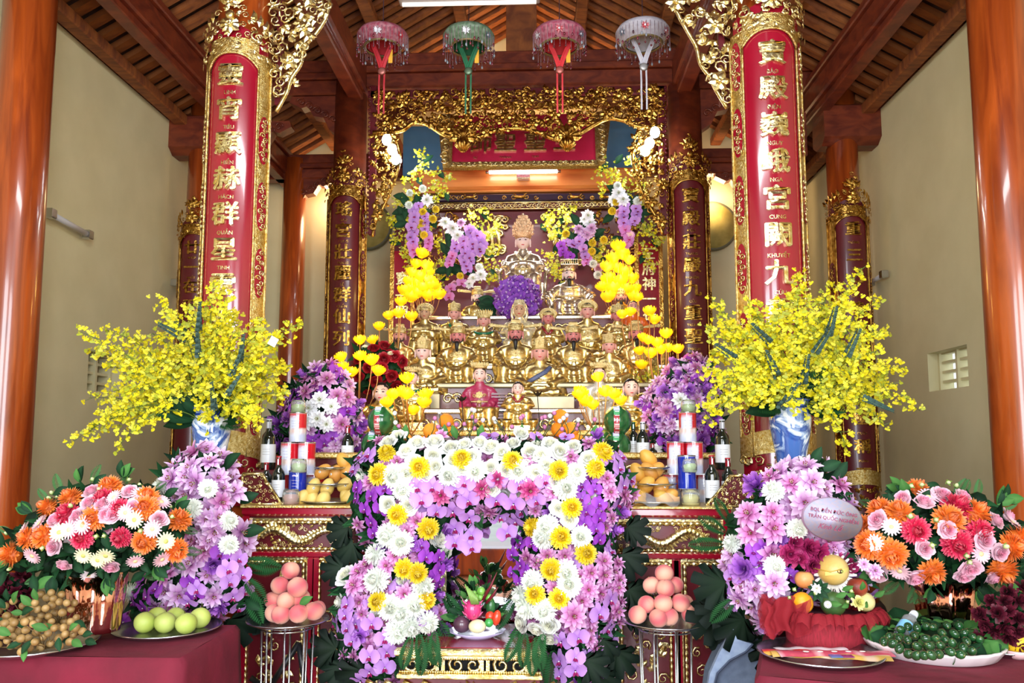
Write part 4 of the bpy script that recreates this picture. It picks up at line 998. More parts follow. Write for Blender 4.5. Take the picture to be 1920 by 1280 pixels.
gm = 'mandarin statues on the silver edged step'; gh = 'haloed figures of the standing row'
T = dict
statue(980, 448, 25, 552, 7.3, 'phoenix', 'pale', 'largest goddess statue with tall ornate crown, above the purple flower ball', 'clasp', [M_silver], seat='throne', hatm=mat_noise('rose_gold', lin('dca070'), lin('f4dcb8'), 20, .3, metal=.7, bmp=.4, bscale=80), collar=('v', M_cream), tierz=T1)
statue(1068, 510, 22, 592, 7.15, 'comb', 'pale', 'silver robed king statue with comb-topped crown and black beard on a throne', 'arms', [M_silver], beard=1, seat='throne', hatm=M_silver, collar=('round', M_silver), tierz=T1)
statue(893, 553, 19, 625, 7.0, 'wing', 'pale', 'gold official statue with slanting hat wings, just left of the purple flower ball', 'knee', beard=2, tierz=T1, turn=.1)
statue(1166, 552, 18, 625, 7.0, 'crown', 'pink', 'bearded gold statue half behind the right lotus lamps, highest on that side', 'knee', beard=1, tierz=T1)
statue(793, 583, 20, 668, 6.55, 'halo', 'tan', 'gold figure with wide round halo crown, leftmost of the haloed row', tierz=T2, body='clasp')
statue(849, 584, 20, 668, 6.6, 'tall', 'pink', 'gold figure with domed hat and green collar, second in the haloed row', tierz=T2, collar=('v', G_green))
statue(905, 597, 21, 680, 6.45, 'crown', 'pink', 'gold figure with knotted crown and green round collar, left of the flower ball', tierz=T2, collar=('round', G_green), body='clasp')
statue(973, 578, 22, 670, 6.5, 'hood', 'tan', 'cream robed figure with peaked hood standing before the purple flower ball', mats=[M_cream], hatm=M_cream, tierz=T2, body='clasp')
statue(1028, 592, 20, 680, 6.45, 'halo', 'rose', 'gold figure with black hair and crossed dark red collar', tierz=T2, collar=('v', G_red), hair=True, body='clasp')
statue(1103, 579, 23, 670, 6.5, 'halo', 'pink', 'broad gold seated figure with black hair under a wide halo, below the king', tierz=T2, hair=True, body='lotus', seat=None)
statue(1160, 587, 20, 670, 6.5, 'tall', 'rose', 'gold figure with turban hat behind the right flank lotus lamps', tierz=T2, body='clasp')
statue(1190, 572, 18, 655, 6.75, 'hair', 'pink', 'orange robed figure with long dark hair at the right end of the rows', mats=[M_orange], tierz=T2)
for fx, fy, w_, lb, sk in ((744, 626, 21, 'bearded mandarin statue with winged hat, leftmost of its row above the red roses', 'pink'), (855, 627, 24, 'red-faced mandarin statue with winged hat, second from the left end of its row', 'rose'), (966, 622, 25, 'red-faced bearded mandarin statue with winged hat at the very middle of its row', 'rose'),
                           (1076, 626, 24, 'dark-bearded mandarin statue with winged hat right of the blue sashed statue', 'rose'), (1196, 622, 23, 'bearded mandarin statue partly hidden by lotus lamps at the right end of its row', 'rose')):
    statue(fx, fy, w_, 720, 5.95, 'wing', sk, lb, 'knee', beard=1, feat='stern', tierz=T3)
statue(788, 657, 26, 737, 5.62, 'tall', 'fair', 'large-faced gold statue with tall hat seated on a silver block, left of centre', 'lotus', seat=None, tierz=T4, base=(1.3, 1.3, T4))
statue(1012, 658, 27, 742, 5.62, 'tall', 'pink', 'large-faced gold statue wearing a blue diagonal sash', 'lotus', seat=None, collar=('sash', G_blue), base=(2.2, 2.2, T4), tierz=T4)
statue(1145, 645, 22, 735, 5.7, 'tall', 'pink', 'gold statue with tall hat seated right of the bearded mandarins', 'lotus', seat=None, tierz=T4, turn=-.12)
statue(897, 700, 22, 800, 5.3, 'band', 'fair', 'young attendant statue in maroon jacket and gold trousers with jewelled crown', 'knee', [M_maroon, M_robe], split=1.35, tierz=T5)
statue(768, 706, 20, 790, 5.35, 'band', 'fair', 'crowned attendant statue in green and gold behind the yellow lotus lamps', 'knee', [M_robe], collar=('round', G_green), tierz=T5)
statue(1126, 700, 22, 795, 5.35, 'band', 'fair', 'crowned attendant statue in silvery grey robe behind the right lotus lamps', 'knee', [M_grey], tierz=T5)
statue(970, 727, 19, 795, 5.2, 'hair', 'fair', 'small child attendant statue in red vest holding a bowl, near the middle', 'clasp', [M_robe], collar=('v', G_red), tierz=T5 - .05)
statue(708, 735, 28, 830, 5.15, 'hair', 'fair', 'large child attendant statue in green and gold beside the left watermelons', 'clasp', [M_robe], collar=('round', G_green), tierz=T5 - .1)
statue(1187, 726, 26, 825, 5.15, 'hair', 'fair', 'large child attendant statue with white scarf beside the right watermelons', 'clasp', [M_robe], collar=('round', mat_plain('white_scarf', (.85, .85, .85), .4, coat=.4)), tierz=T5 - .1)
# ---------------------------------------------------------------- flowers: unit radius, facing +Z
def mix(a, b, t): return tuple(a[i] * (1 - t) + b[i] * t for i in range(3))
def petal(m, ang, r0, L, wd, lift0, lift1, c0, c1, c2=None, cup=.0, n=3, z0=0.0, tip=.15, edge=None):
    """one petal: from radius r0 outward L, half width wd, rising lift0 -> lift1"""
    ca, sa = math.cos(ang), math.sin(ang); vs = []; cs = []
    for i in range(n + 1):
        t = i / n; r = r0 + L * t; w_ = wd * (math.sin(PI * (t * .80 + .13)) if t < 1 else tip); z = z0 + lift0 * t + lift1 * t * t
        cc = mix(c0, c1, t) if c2 is None else (mix(c0, c1, t * 2) if t < .5 else mix(c1, c2, t * 2 - 1))
        for v in (-1, 0, 1):
            vs.append((ca * r - sa * v * w_, sa * r + ca * v * w_, z + (cup * abs(v)))); cs.append(edge if (edge and v) else cc)
    fs = []
    for i in range(n):
        b = i * 3; fs += [(b, b + 3, b + 4, b + 1), (b + 1, b + 4, b + 5, b + 2)]
    m.add(vs, fs, cs, 0, True)
def f_mum(c_in, c_out, seed=0, n_rings=7):
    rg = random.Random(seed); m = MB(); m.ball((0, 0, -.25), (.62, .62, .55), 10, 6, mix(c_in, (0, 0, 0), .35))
    for j in range(n_rings):
        e = 1.45 - j * .27; cnt = max(6, int(19 * math.cos(max(-.2, e - .25)) + 5))
        for k in range(cnt):
            a = 2 * PI * (k + .5 * (j % 2)) / cnt + rg.uniform(-.12, .12); ee = e + rg.uniform(-.1, .1); R0, R1 = .40, .92 + rg.uniform(-.07, .1)
            d = Vector((math.cos(ee) * math.cos(a), math.cos(ee) * math.sin(a), math.sin(ee))); s_ = Vector((-math.sin(a), math.cos(a), 0)); u = d.cross(s_)
            b0 = d * R0 + Vector((0, 0, -.2)); b1 = d * (R1 * .8) + Vector((0, 0, -.2)) - u * .06; b2 = d * R1 + Vector((0, 0, -.16)) - u * .14 * (1 if j > 1 else -1); w_ = .10
            t = j / n_rings; c = mix(c_in, c_out, t)
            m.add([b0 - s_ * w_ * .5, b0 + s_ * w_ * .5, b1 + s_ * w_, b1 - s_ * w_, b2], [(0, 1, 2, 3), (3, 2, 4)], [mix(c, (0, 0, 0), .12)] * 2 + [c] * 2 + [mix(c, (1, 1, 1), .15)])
    return m
def f_rose(c_in, c_out, seed=0):
    rg = random.Random(seed); m = MB()
    for j, (n, r, h, op) in enumerate(((3, .13, .56, .0), (4, .26, .54, .04), (5, .40, .48, .10), (5, .54, .36, .18), (6, .66, .16, .26))):
        for k in range(n):
            a0 = 2 * PI * k / n + j * .7 + rg.uniform(-.2, .2); half = PI / n * 1.35; r_, op_, ph_ = r * rg.uniform(.88, 1.12), op * rg.uniform(.6, 1.4) + .02, rg.uniform(0, 6); c = mix(c_in, c_out, j / 4)
            def fn(u, v): a = a0 + (u * 2 - 1) * half; rr = r_ * (.55 + .45 * v) + op_ * v * v * (1 + .25 * math.sin(u * 7 + ph_)) - .12 * v * abs(u * 2 - 1) ** 3; return (rr * math.cos(a), rr * math.sin(a), -.3 + (h + .3) * v - .16 * v * (u * 2 - 1) ** 2 - op_ * .4 * v ** 3 + .03 * math.sin(u * 9 + ph_) * v)
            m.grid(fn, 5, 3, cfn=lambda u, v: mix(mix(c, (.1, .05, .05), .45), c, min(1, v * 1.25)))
    m.ball((0, 0, -.25), (.45, .45, .28), 8, 5, c_out); return m
def f_lily(c_mid, c_edge, c_throat, seed=0, dbl=True):
    rg = random.Random(seed); m = MB()
    for j in range(3 if dbl else 2):
        for k in range(6 if j else 6):
            a = 2 * PI * k / 6 + j * .52 + rg.uniform(-.1, .1); L = (.95, .82, .55)[j] * rg.uniform(.9, 1.08); petal(m, a, .05, L, .25 - .05 * j, (.25, .45, .7)[j], (-.38, -.35, -.2)[j], c_throat, c_mid, c_edge, cup=.06, n=4, z0=.04 * j, tip=.1, edge=None)
    for k in range(5):
        a = 2 * PI * k / 5; m.tube([(0, 0, 0), (.12 * math.cos(a), .12 * math.sin(a), .45)], .018, 3, (.75, .75, .45)); m.ball((.12 * math.cos(a), .12 * math.sin(a), .45), .045, 5, 3, lin('8a3a18'))
    return m
def f_phal(c, c_vein, c_lip):
    m = MB()
    for a, L, w_ in ((PI / 2, .9, .34), (PI / 2 + 2.2, .82, .30), (PI / 2 - 2.2, .82, .30)): petal(m, a, .05, L, w_, .02, -.12, c_vein, c, c, cup=-.02, n=4, z0=-.04, tip=.45)
    for a in (.12, PI - .12):
        s = 1 if a < 1 else -1
        def fn(u, v):
            t = v * .97; r = .08 + .92 * t; w_ = .60 * math.sin(PI * (t * .86 + .09)) * (1.0); q = u * 2 - 1; return (s * (r * .98), q * w_ + .10, .06 * math.sin(t * PI) + .05 * q * q)
        m.grid(fn, 5, 5, cfn=lambda u, v: mix(c_vein, c, min(1, .15 + v * 1.7)))
    m.ball((0, -.16, .14), (.13, .17, .12), 8, 5, c_lip); petal(m, -PI / 2 + .6, .05, .3, .12, .4, -.1, c_lip, c_lip, n=2, z0=.05); petal(m, -PI / 2 - .6, .05, .3, .12, .4, -.1, c_lip, c_lip, n=2, z0=.05)
    m.ball((0, .02, .14), (.07, .07, .08), 6, 4, (.85, .8, .85)); return m
def f_daisy(c, cc, n=16):
    m = MB()
    for j in range(2):
        for k in range(n): petal(m, 2 * PI * (k + .5 * j) / n, .16, .80 - .2 * j, .12, .14 + .15 * j, -.1, c, c, n=2, z0=.0 + .03 * j, tip=.5)
    m.ball((0, 0, .04), (.24, .24, .12), 10, 5, cc); return m
def f_bud(c, c2):
    m = MB(); m.ball((0, 0, .3), (.42, .42, .6), 8, 6, col=lambda d: mix(c2, c, max(0, min(1, d[2] * .7 + .5))))
    for k in range(4): petal(m, PI / 2 * k, .1, .6, .25, .3, .4, c2, c2, n=2, z0=-.2)
    return m
def f_carn(c1, c2, seed=0):
    rg = random.Random(seed); m = MB()
    for j in range(5):
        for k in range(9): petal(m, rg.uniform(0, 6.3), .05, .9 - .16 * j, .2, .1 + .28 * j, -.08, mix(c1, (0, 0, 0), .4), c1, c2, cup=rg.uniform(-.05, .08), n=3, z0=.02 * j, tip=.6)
    return m
W = lin
FL = {}
def reg(k, m, name): FL[k] = (m.mesh(name, M_petal), name)
for i in range(3):
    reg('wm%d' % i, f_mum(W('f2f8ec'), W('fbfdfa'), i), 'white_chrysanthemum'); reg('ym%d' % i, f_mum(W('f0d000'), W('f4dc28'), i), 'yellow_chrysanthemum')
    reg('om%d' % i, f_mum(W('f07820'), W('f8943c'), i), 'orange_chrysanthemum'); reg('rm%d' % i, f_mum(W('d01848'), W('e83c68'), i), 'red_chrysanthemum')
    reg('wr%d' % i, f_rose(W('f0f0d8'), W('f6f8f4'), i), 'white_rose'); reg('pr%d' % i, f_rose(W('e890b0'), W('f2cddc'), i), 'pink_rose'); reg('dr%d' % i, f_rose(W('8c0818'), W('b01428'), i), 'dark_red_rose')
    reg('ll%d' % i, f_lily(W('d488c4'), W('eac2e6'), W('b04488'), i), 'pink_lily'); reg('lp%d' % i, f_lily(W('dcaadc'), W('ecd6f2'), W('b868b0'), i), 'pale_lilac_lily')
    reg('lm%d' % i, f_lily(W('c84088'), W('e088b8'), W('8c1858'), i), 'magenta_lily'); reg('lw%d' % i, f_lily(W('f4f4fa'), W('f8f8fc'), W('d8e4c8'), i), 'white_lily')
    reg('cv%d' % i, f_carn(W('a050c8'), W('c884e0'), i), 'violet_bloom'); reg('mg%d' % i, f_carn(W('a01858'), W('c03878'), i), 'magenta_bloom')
reg('po0', f_phal(W('cd98e4'), W('b478d6'), W('980c5c')), 'lilac_orchid'); reg('pd0', f_phal(W('a848cc'), W('8428b0'), W('7c0c70')), 'purple_orchid'); reg('pw0', f_phal(W('d890d8'), W('e070b0'), W('c03080')), 'pink_orchid')
reg('dw0', f_daisy(W('f8f0f4'), W('e8e0a0')), 'white_daisy'); reg('dp0', f_daisy(W('f4ccd8'), W('f0e0a8')), 'pink_daisy'); reg('dc0', f_daisy(W('f6f2cc'), W('d8d878')), 'cream_daisy')
reg('gb0', f_bud(W('e0ecb0'), W('8cac50')), 'green_bud'); reg('pb0', f_bud(W('e088b0'), W('90b070')), 'pink_bud')
NV = dict(wm=3, ym=3, om=3, rm=3, wr=3, pr=3, dr=3, ll=3, lp=3, lm=3, lw=3, cv=3, mg=3)
def flower(k, o, loc, n, r, rng=R):
    me, name = FL[k + str(rng.randrange(NV.get(k, 1)))]
    roll = rng.uniform(-.35, .35) if k in ('po', 'pd', 'pw') else rng.uniform(0, 6.28)
    return put(name, me, o, loc, face_rot(n, roll), r)
# leaves
def l_plain(c, c2, seed=0):
    m = MB()
    def fn(u, v): w_ = .26 * math.sin(PI * min(1, v * .93 + .05)) ; return ((u * 2 - 1) * w_, v, .10 * math.sin(v * 3) + .10 * abs(u * 2 - 1) * w_ * 2)
    m.grid(fn, 4, 6, cfn=lambda u, v: mix(c2, c, abs(u * 2 - 1))); return m
def l_fern(c):
    m = MB(); N = 17; m.tube([(0, 0, 0), (0, .5, .12), (0, 1, .02)], .008, 4, c)
    for i in range(1, N):
        t = i / N; L = .26 * math.sin(PI * (t * .85 + .12)); z = .12 * math.sin(t * PI)
        for s in (-1, 1):
            for q in range(2):
                yy = t + q * .02; a = .45 + .15 * q; e = (s * L * math.cos(a), yy + L * math.sin(a), z - L * .2); m.add([(0, yy - .012, z), (s * L * .5, yy + L * .3 - .025, z), e, (s * L * .5, yy + L * .3 + .02, z + .01)], [(0, 1, 2, 3)], mix(c, (0, 0, 0), .25 * q))
    return m
def l_monstera(c):
    m = MB(); vs = [(0, 0, 0)]; n = 40
    for i in range(n + 1):
        a = -PI * .42 + (PI * 1.84) * i / n; r = .62 * (1 + .28 * math.cos(a - PI / 2)); r *= (.62 if (i % 5 == 4) and 4 < i < 36 else 1); vs.append((r * math.cos(a), .45 + r * math.sin(a) * .85, -.12 * r + .05 * math.sin(i)))
    vs[0] = (0, .18, .05)
    m.add(vs, [(0, i, i + 1) for i in range(1, n + 1)], [mix(c, (.1, .2, .08), .1)] + [c] * (n + 1)); return m
def l_euc(c):
    m = MB(); m.tube([(0, 0, 0), (.05, .5, .05), (0, 1, 0)], .012, 4, W('5c7868'))
    for i in range(15):
        t = .08 + i * .065
        for s in (-1, 1):
            r = .062 * (1.2 - t * .6); cx = (s * r * 1.05, t, .03 * s); tl = .05 * math.sin(i * 2.1 + s); m.add([(cx[0] + r * math.cos(a), cx[1] + r * .85 * math.sin(a) + .02 * s, cx[2] + tl * math.sin(a) + .05 * s * math.cos(a)) for a in np.linspace(0, 2 * PI, 8, endpoint=False)], [tuple(range(8))], mix(c, (0, 0, 0), .1 * (i % 3)))
    return m
LF = {'d': (l_plain(W('12301c'), W('20462a')).mesh('leaf', M_leaf), 'leaf'), 'g': (l_plain(W('3c7034'), W('508040')).mesh('leaf', M_leaf), 'leaf'), 'f': (l_fern(W('24542c')).mesh('fern_frond', M_leaf), 'fern_frond'),
      'f2': (l_fern(W('4c7c48')).mesh('fern_frond', M_leaf), 'fern_frond'), 'm': (l_monstera(W('05140e')).mesh('monstera_leaf', M_leaf), 'monstera_leaf'), 'e': (l_euc(W('4a625c')).mesh('eucalyptus_sprig', M_leaf), 'eucalyptus_sprig')}
def leaf(k, o, loc, d, n, s):
    me, name = LF[k]; y = Vector(d).normalized(); z = Vector(n); z = (z - y * z.dot(y)); z = z.normalized() if z.length > 1e-3 else Vector((0, -1, 0)); x = y.cross(z)
    return put(name, me, o, loc, Matrix((x, y, z)).transposed().to_euler(), s)

class Arr:
    """a flower arrangement laid over a domed volume; poly in photo pixels at depth Y, bulging towards the viewer by bul metres"""
    def __init__(s, name, label, cat, poly, Y, bul, seed, base=None, group=None, core=True, tilt=0.0):
        s.Y = Y; s.bul = bul; s.rng = random.Random(seed); s.poly = poly; s.tilt = tilt
        xs = [p[0] for p in poly]; ys = [p[1] for p in poly]; s.cx = (min(xs) + max(xs)) / 2; s.cy = (min(ys) + max(ys)) / 2
        b = base or at(s.cx, max(ys), Y); s.o = empty(name, b, label, cat, group); s.b = Vector(b); s.occ = []
        if core: s.core()
    def edge_d(s, px, py):
        d = 1e9; n = len(s.poly)
        for i in range(n):
            ax, ay = s.poly[i]; bx, by = s.poly[(i + 1) % n]; L = (bx - ax) ** 2 + (by - ay) ** 2; t = max(0, min(1, ((px - ax) * (bx - ax) + (py - ay) * (by - ay)) / L)); d = min(d, math.hypot(px - ax - t * (bx - ax), py - ay - t * (by - ay)))
        return d if inside((px, py), s.poly) else -d
    def depth(s, px, py, R0=70.0):
        t = max(0, min(1, s.edge_d(px, py) / R0)); return s.Y - s.bul * math.sqrt(1 - (1 - t) ** 2) + s.tilt * (s.cy - py) / 1500 * s.Y
    def pos(s, px, py, off=0): return at(px, py, s.depth(px, py) - off) - s.b
    def nrm(s, px, py):
        e = 12; gx = s.depth(px + e, py) - s.depth(px - e, py); gy = s.depth(px, py + e) - s.depth(px, py - e); k = sz(2 * e, s.Y)
        n = Vector((gx / k, -1, -gy / k)); n.x = max(-1.3, min(1.3, n.x)); n.z = max(-1.1, min(1.3, n.z)); return n.normalized()
    def core(s):
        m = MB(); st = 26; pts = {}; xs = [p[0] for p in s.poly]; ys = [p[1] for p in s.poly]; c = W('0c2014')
        x = min(xs)
        while x < max(xs):
            y = min(ys)
            while y < max(ys):
                if s.edge_d(x, y) > 6:
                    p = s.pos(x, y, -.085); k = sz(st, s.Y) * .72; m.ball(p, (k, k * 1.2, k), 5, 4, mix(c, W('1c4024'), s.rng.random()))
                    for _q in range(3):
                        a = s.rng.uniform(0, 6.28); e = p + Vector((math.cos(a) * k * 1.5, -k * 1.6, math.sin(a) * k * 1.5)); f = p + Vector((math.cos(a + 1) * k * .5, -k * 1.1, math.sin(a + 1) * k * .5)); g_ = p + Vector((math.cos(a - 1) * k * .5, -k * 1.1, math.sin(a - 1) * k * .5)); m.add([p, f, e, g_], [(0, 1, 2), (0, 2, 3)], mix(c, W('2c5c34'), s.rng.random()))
                y += st
            x += st
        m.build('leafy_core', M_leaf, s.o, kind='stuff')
    def add(s, k, lst, rpx, off=.03, jit=.25):
        for (px, py) in lst:
            n = s.nrm(px, py); n = (n + Vector((s.rng.uniform(-jit, jit), 0, s.rng.uniform(-jit, jit)))).normalized(); r = rpx * s.rng.uniform(.92, 1.1)
            flower(k, s.o, s.pos(px, py, off), n, sz(r, s.Y), s.rng); s.occ.append((px, py, r))
    def fill(s, kinds, d, rpx, poly=None, off=.0, jit=.5, ov=.72):
        """kinds: list of (key, weight)"""
        pool = [k for k, w_ in kinds for _ in range(w_)]
        for (px, py) in poisson(poly or s.poly, d, s.rng):
            r = rpx * s.rng.uniform(.82, 1.15)
            if any((px - a) ** 2 + (py - b) ** 2 < ((r + q) * ov) ** 2 for a, b, q in s.occ): continue
            k = s.rng.choice(pool); n = (s.nrm(px, py) + Vector((s.rng.uniform(-jit, jit), 0, s.rng.uniform(-jit, jit)))).normalized()
            flower(k, s.o, s.pos(px, py, off + s.rng.uniform(-.03, .02)), n, sz(r, s.Y), s.rng)
    def leaves(s, k, lst, L):
        for (px, py, ang) in lst:
            a = math.radians(ang); d = Vector((math.cos(a), s.rng.uniform(-.3, .0), math.sin(a))); leaf(k, s.o, s.pos(px, py, 0), d, (s.rng.uniform(-.3, .3), -1, s.rng.uniform(0, .4)), sz(L * s.rng.uniform(.85, 1.15), s.Y))
    def rimleaves(s, k, step, L, seedang=0):
        n = len(s.poly)
        for i in range(n):
            ax, ay = s.poly[i]; bx, by = s.poly[(i + 1) % n]; D = math.hypot(bx - ax, by - ay); q = max(1, int(D / step))
            for j in range(q):
                t = (j + s.rng.random()) / q; px, py = ax + (bx - ax) * t, ay + (by - ay) * t; dx, dy = px - s.cx, py - s.cy; a = math.atan2(-dy, dx) + s.rng.uniform(-.5, .5)
                leaf(k, s.o, at(px - .2 * L * math.cos(a), py + .2 * L * math.sin(a), s.Y + .02) - s.b, (math.cos(a), -.15, math.sin(a)), (0, -1, .3), sz(L * s.rng.uniform(.7, 1.1), s.Y))
def Z(x0, y0, k, l): return [(x0 + a * k, y0 + b * k) for a, b in l]
Q2 = lambda l: Z(640, 760, .4063, l); Q1 = lambda l: Z(0, 850, .336, l); Q3 = lambda l: Z(1280, 850, .336, l)

# ---- flower arch in front of the table: one garland over the opening, two legs
arch = Arr('flower_arch', 'arch-shaped garland of white mums, yellow mums and lilac orchids draped over the table front', 'flower arch',
    [(668, 860), (690, 835), (730, 820), (850, 816), (1000, 816), (1120, 818), (1150, 835), (1182, 885), (1186, 930), (1160, 985), (1150, 1020), (1170, 1080), (1165, 1150), (1140, 1200), (1110, 1290), (1040, 1290), (1030, 1215), (970, 1190), (962, 1110), (965, 1050), (985, 985),
     (945, 965), (890, 985), (850, 980), (835, 1000), (842, 1050), (822, 1110), (832, 1190), (770, 1205), (745, 1290), (655, 1290), (625, 1190), (622, 1140), (645, 1075), (690, 1035), (668, 985), (658, 925)], 3.78, .16, 51, base=(at(900, 950, 3.8).x, 3.75, AZ))
arch.add('ym', Q2([(208, 215), (170, 318), (258, 503), (360, 285), (402, 570), (790, 255), (1005, 300), (1175, 288), (1208, 215), (1063, 470), (878, 562), (1012, 608), (1130, 682), (290, 755), (165, 905), (392, 895), (968, 758), (893, 870), (1005, 890), (352, 775), (555, 245)]), 20.5, .07)
arch.add('wm', Q2([(240, 325), (285, 385), (500, 325), (615, 300), (820, 302), (1083, 312), (1035, 385), (215, 598), (275, 632), (152, 690), (158, 805), (225, 932), (338, 922), (322, 1020), (398, 1005), (1105, 605), (950, 555), (930, 610), (1035, 770), (1052, 828), (830, 880), (850, 935), (935, 945), (380, 840), (270, 957), (255, 1045), (880, 815)]), 23.5, .06)
arch.add('wr', Q2([(262, 140), (215, 170), (300, 210), (335, 255), (300, 315), (390, 320), (425, 230), (430, 165), (505, 195), (435, 280), (600, 235), (690, 285), (515, 250), (560, 290), (690, 190), (790, 175), (760, 300), (690, 385), (900, 310), (945, 275), (920, 230), (215, 455), (312, 460), (1070, 190), (1140, 245), (1000, 475), (1050, 525), (985, 350), (965, 175), (870, 215), (740, 215), (640, 170), (830, 130), (830, 1000), (900, 1030), (965, 1070), (960, 1010), (565, 180), (350, 170), (1010, 210)]), 18, .055)
arch.add('lm', Q2([(460, 415), (650, 385), (870, 390), (720, 340)]), 21, .05)
arch.add('ll', Q2([(1060, 240), (860, 265), (260, 262), (1030, 690), (60, 830), (290, 870), (1140, 850), (350, 530), (1240, 400), (1210, 720), (1225, 340), (120, 740), (300, 580), (1150, 770), (250, 690), (80, 770), (1110, 900), (950, 690), (210, 740), (1210, 780), (980, 400), (985, 840)]), 21, .03)
arch.add('ll', Q2([(1070, 970)]), 29, .08)
arch.add('po', Q2([(90, 240), (60, 300), (350, 380), (370, 440), (420, 380), (525, 390), (585, 440), (515, 490), (525, 570), (600, 600), (525, 635), (590, 520), (715, 440), (795, 455), (730, 515), (805, 535), (765, 590), (900, 440), (940, 350), (570, 360), (720, 345), (820, 370), (440, 490), (130, 230), (1230, 240), (1280, 290), (1290, 240), (1300, 370), (600, 655)]), 21, .06, .2)
arch.add('po', Q2([(30, 920), (30, 1030), (50, 1090), (140, 1010), (130, 1160), (200, 1080), (210, 1140), (130, 1230), (200, 1210), (20, 970), (90, 1270), (1015, 1090), (1010, 1180), (1080, 1165), (1080, 1225), (1010, 1250), (1095, 1075), (1190, 965), (1230, 1030), (1245, 1095), (1205, 1150), (1240, 900)]), 20, .05, .25)
arch.add('pd', Q2([(140, 420), (200, 385), (110, 480), (180, 480), (140, 540), (150, 590), (75, 380), (70, 430), (1110, 370), (1170, 390), (1110, 430), (1190, 455), (1130, 490), (1190, 520), (1120, 545), (1175, 570), (1190, 620), (400, 590), (370, 650), (390, 700), (450, 700), (450, 760), (420, 800), (450, 825), (830, 640), (880, 640), (790, 690), (830, 740), (790, 775), (850, 770), (820, 820), (1150, 330)]), 16.5, .03, .3)
arch.fill([('ll', 5), ('po', 2), ('wr', 1), ('cv', 1)], 15, 19, off=.0, ov=.42)
arch.add('pb', [(745, 1035), (760, 1050), (775, 1080), (1030, 1035), (1040, 1020), (1010, 1050), (1020, 1062), (740, 1060), (800, 1100), (1000, 1070), (730, 1090)], 8)
arch.leaves('m', [(662, 985, 200), (668, 1010, 235), (1168, 985, -20), (1160, 1030, -50), (1170, 1100, -30), (1150, 1210, -60), (1090, 1230, -40), (1120, 1250, -70), (650, 1240, 230), (690, 1250, 215), (760, 1230, -60), (640, 1215, 180), (1170, 1150, -10), (650, 1060, 200), (1130, 1190, -80)], 52)
for px, py, an in ((785, 1185, -80), (800, 1190, -65), (772, 1190, -105), (815, 1180, -90), (795, 1200, -95), (985, 1185, -95), (1005, 1190, -80), (1020, 1185, -105), (975, 1180, -115), (998, 1200, -90)):
    a = math.radians(an); leaf('f', arch.o, at(px, py, 3.46) - arch.b, (math.cos(a), -.08, math.sin(a)), (0, -1, .2), sz(62, 3.46))
arch.leaves('f', [(790, 1185, -70), (810, 1190, -85), (775, 1190, -110), (820, 1160, -60), (990, 1190, -95), (1010, 1200, -80), (975, 1170, -110), (1040, 1215, -100), (965, 1120, -120), (830, 1110, -50)], 70)
arch.leaves('f', [(885, 960, -60), (905, 958, -100), (895, 962, -80)], 32)
for _ in range(7):
    px = arch.rng.uniform(705, 1120); leaf('g', arch.o, at(px, 822, 3.85) - arch.b, (arch.rng.uniform(-.5, .5), -.2, 1), (0, -1, 0), .07)
m = MB()
for _ in range(34):      # filler twigs with tiny pink buds standing over the top
    px = arch.rng.uniform(750, 1100); a = at(px, 825, 3.9) - arch.b; d = Vector((arch.rng.uniform(-.09, .09), arch.rng.uniform(-.05, .05), arch.rng.uniform(.05, .15))); m.tube([a, a + d * .5 + Vector((.01, 0, 0)), a + d], .0022, 4, W('4a5c34')); m.ball(a + d, .012, 6, 4, arch.rng.choice((W('e8d8f0'), W('d080b0'), W('f4f4f4'))))
m.build('budding_twigs', M_petal, arch.o, kind='stuff')

# ---- tall lilac mounds flanking the table in front
ml = Arr('flower_mound', 'tall lilac lily and orchid mound in front of the left vase, behind the pears', 'flower mound',
    [(340, 855), (372, 838), (405, 845), (425, 870), (440, 915), (455, 985), (468, 1060), (466, 1120), (430, 1150), (380, 1155), (330, 1160), (245, 1165), (238, 1110), (280, 1060), (325, 1010), (310, 950), (285, 915), (305, 885)], 3.65, .22, 52, base=(at(360, 1160, 3.6).x, 3.6, .85))
ml.add('wm', Q1([(895, 180), (1160, 195), (1070, 305), (1280, 375), (1280, 510), (720, 770)]), 19, .06)
ml.add('po', Q1([(1330, 590), (1270, 650), (1350, 680), (1280, 720), (1370, 770), (1300, 800), (1330, 860), (1050, 830), (1100, 760)]), 19, .05, .2)
ml.add('pd', Q1([(780, 700), (760, 770), (820, 800), (740, 830), (800, 860), (1060, 720), (1090, 790), (720, 880), (1230, 560), (870, 760), (690, 940)]), 18, .03)
ml.fill([('ll', 4), ('lp', 8), ('cv', 1)], 19, 27, ov=.45)
ml.leaves('f', [(460, 1050, -10), (455, 1080, -40), (465, 1100, -60), (470, 1070, 10)], 70); ml.leaves('m', [(430, 1150, -60), (380, 1160, -90), (455, 1130, -40), (300, 1160, -100)], 60); ml.leaves('d', [(445, 940, 20), (450, 1000, 10), (460, 1120, -30), (420, 880, 40)], 45)
mr_ = Arr('flower_mound', 'tall lilac lily mound behind the oval name card and the red fruit basket', 'flower mound',
    [(1495, 870), (1515, 848), (1540, 860), (1570, 905), (1600, 945), (1612, 1010), (1640, 1060), (1640, 1110), (1560, 1120), (1470, 1180), (1440, 1200), (1400, 1160), (1358, 1140), (1352, 1085), (1368, 1020), (1370, 970), (1405, 915), (1450, 885)], 3.5, .22, 53, base=(at(1480, 1160, 3.6).x, 3.6, .85))
mr_.add('wm', Q3([(505, 205), (640, 425), (270, 500), (515, 630)]), 20, .07)
mr_.add('lp', Q3([(690, 80), (720, 160)]), 28, .06); mr_.add('ll', Q3([(610, 170), (870, 180), (500, 420), (500, 330), (370, 340)]), 27, .05); mr_.add('lp', Q3([(510, 720), (680, 270)]), 30, .08)
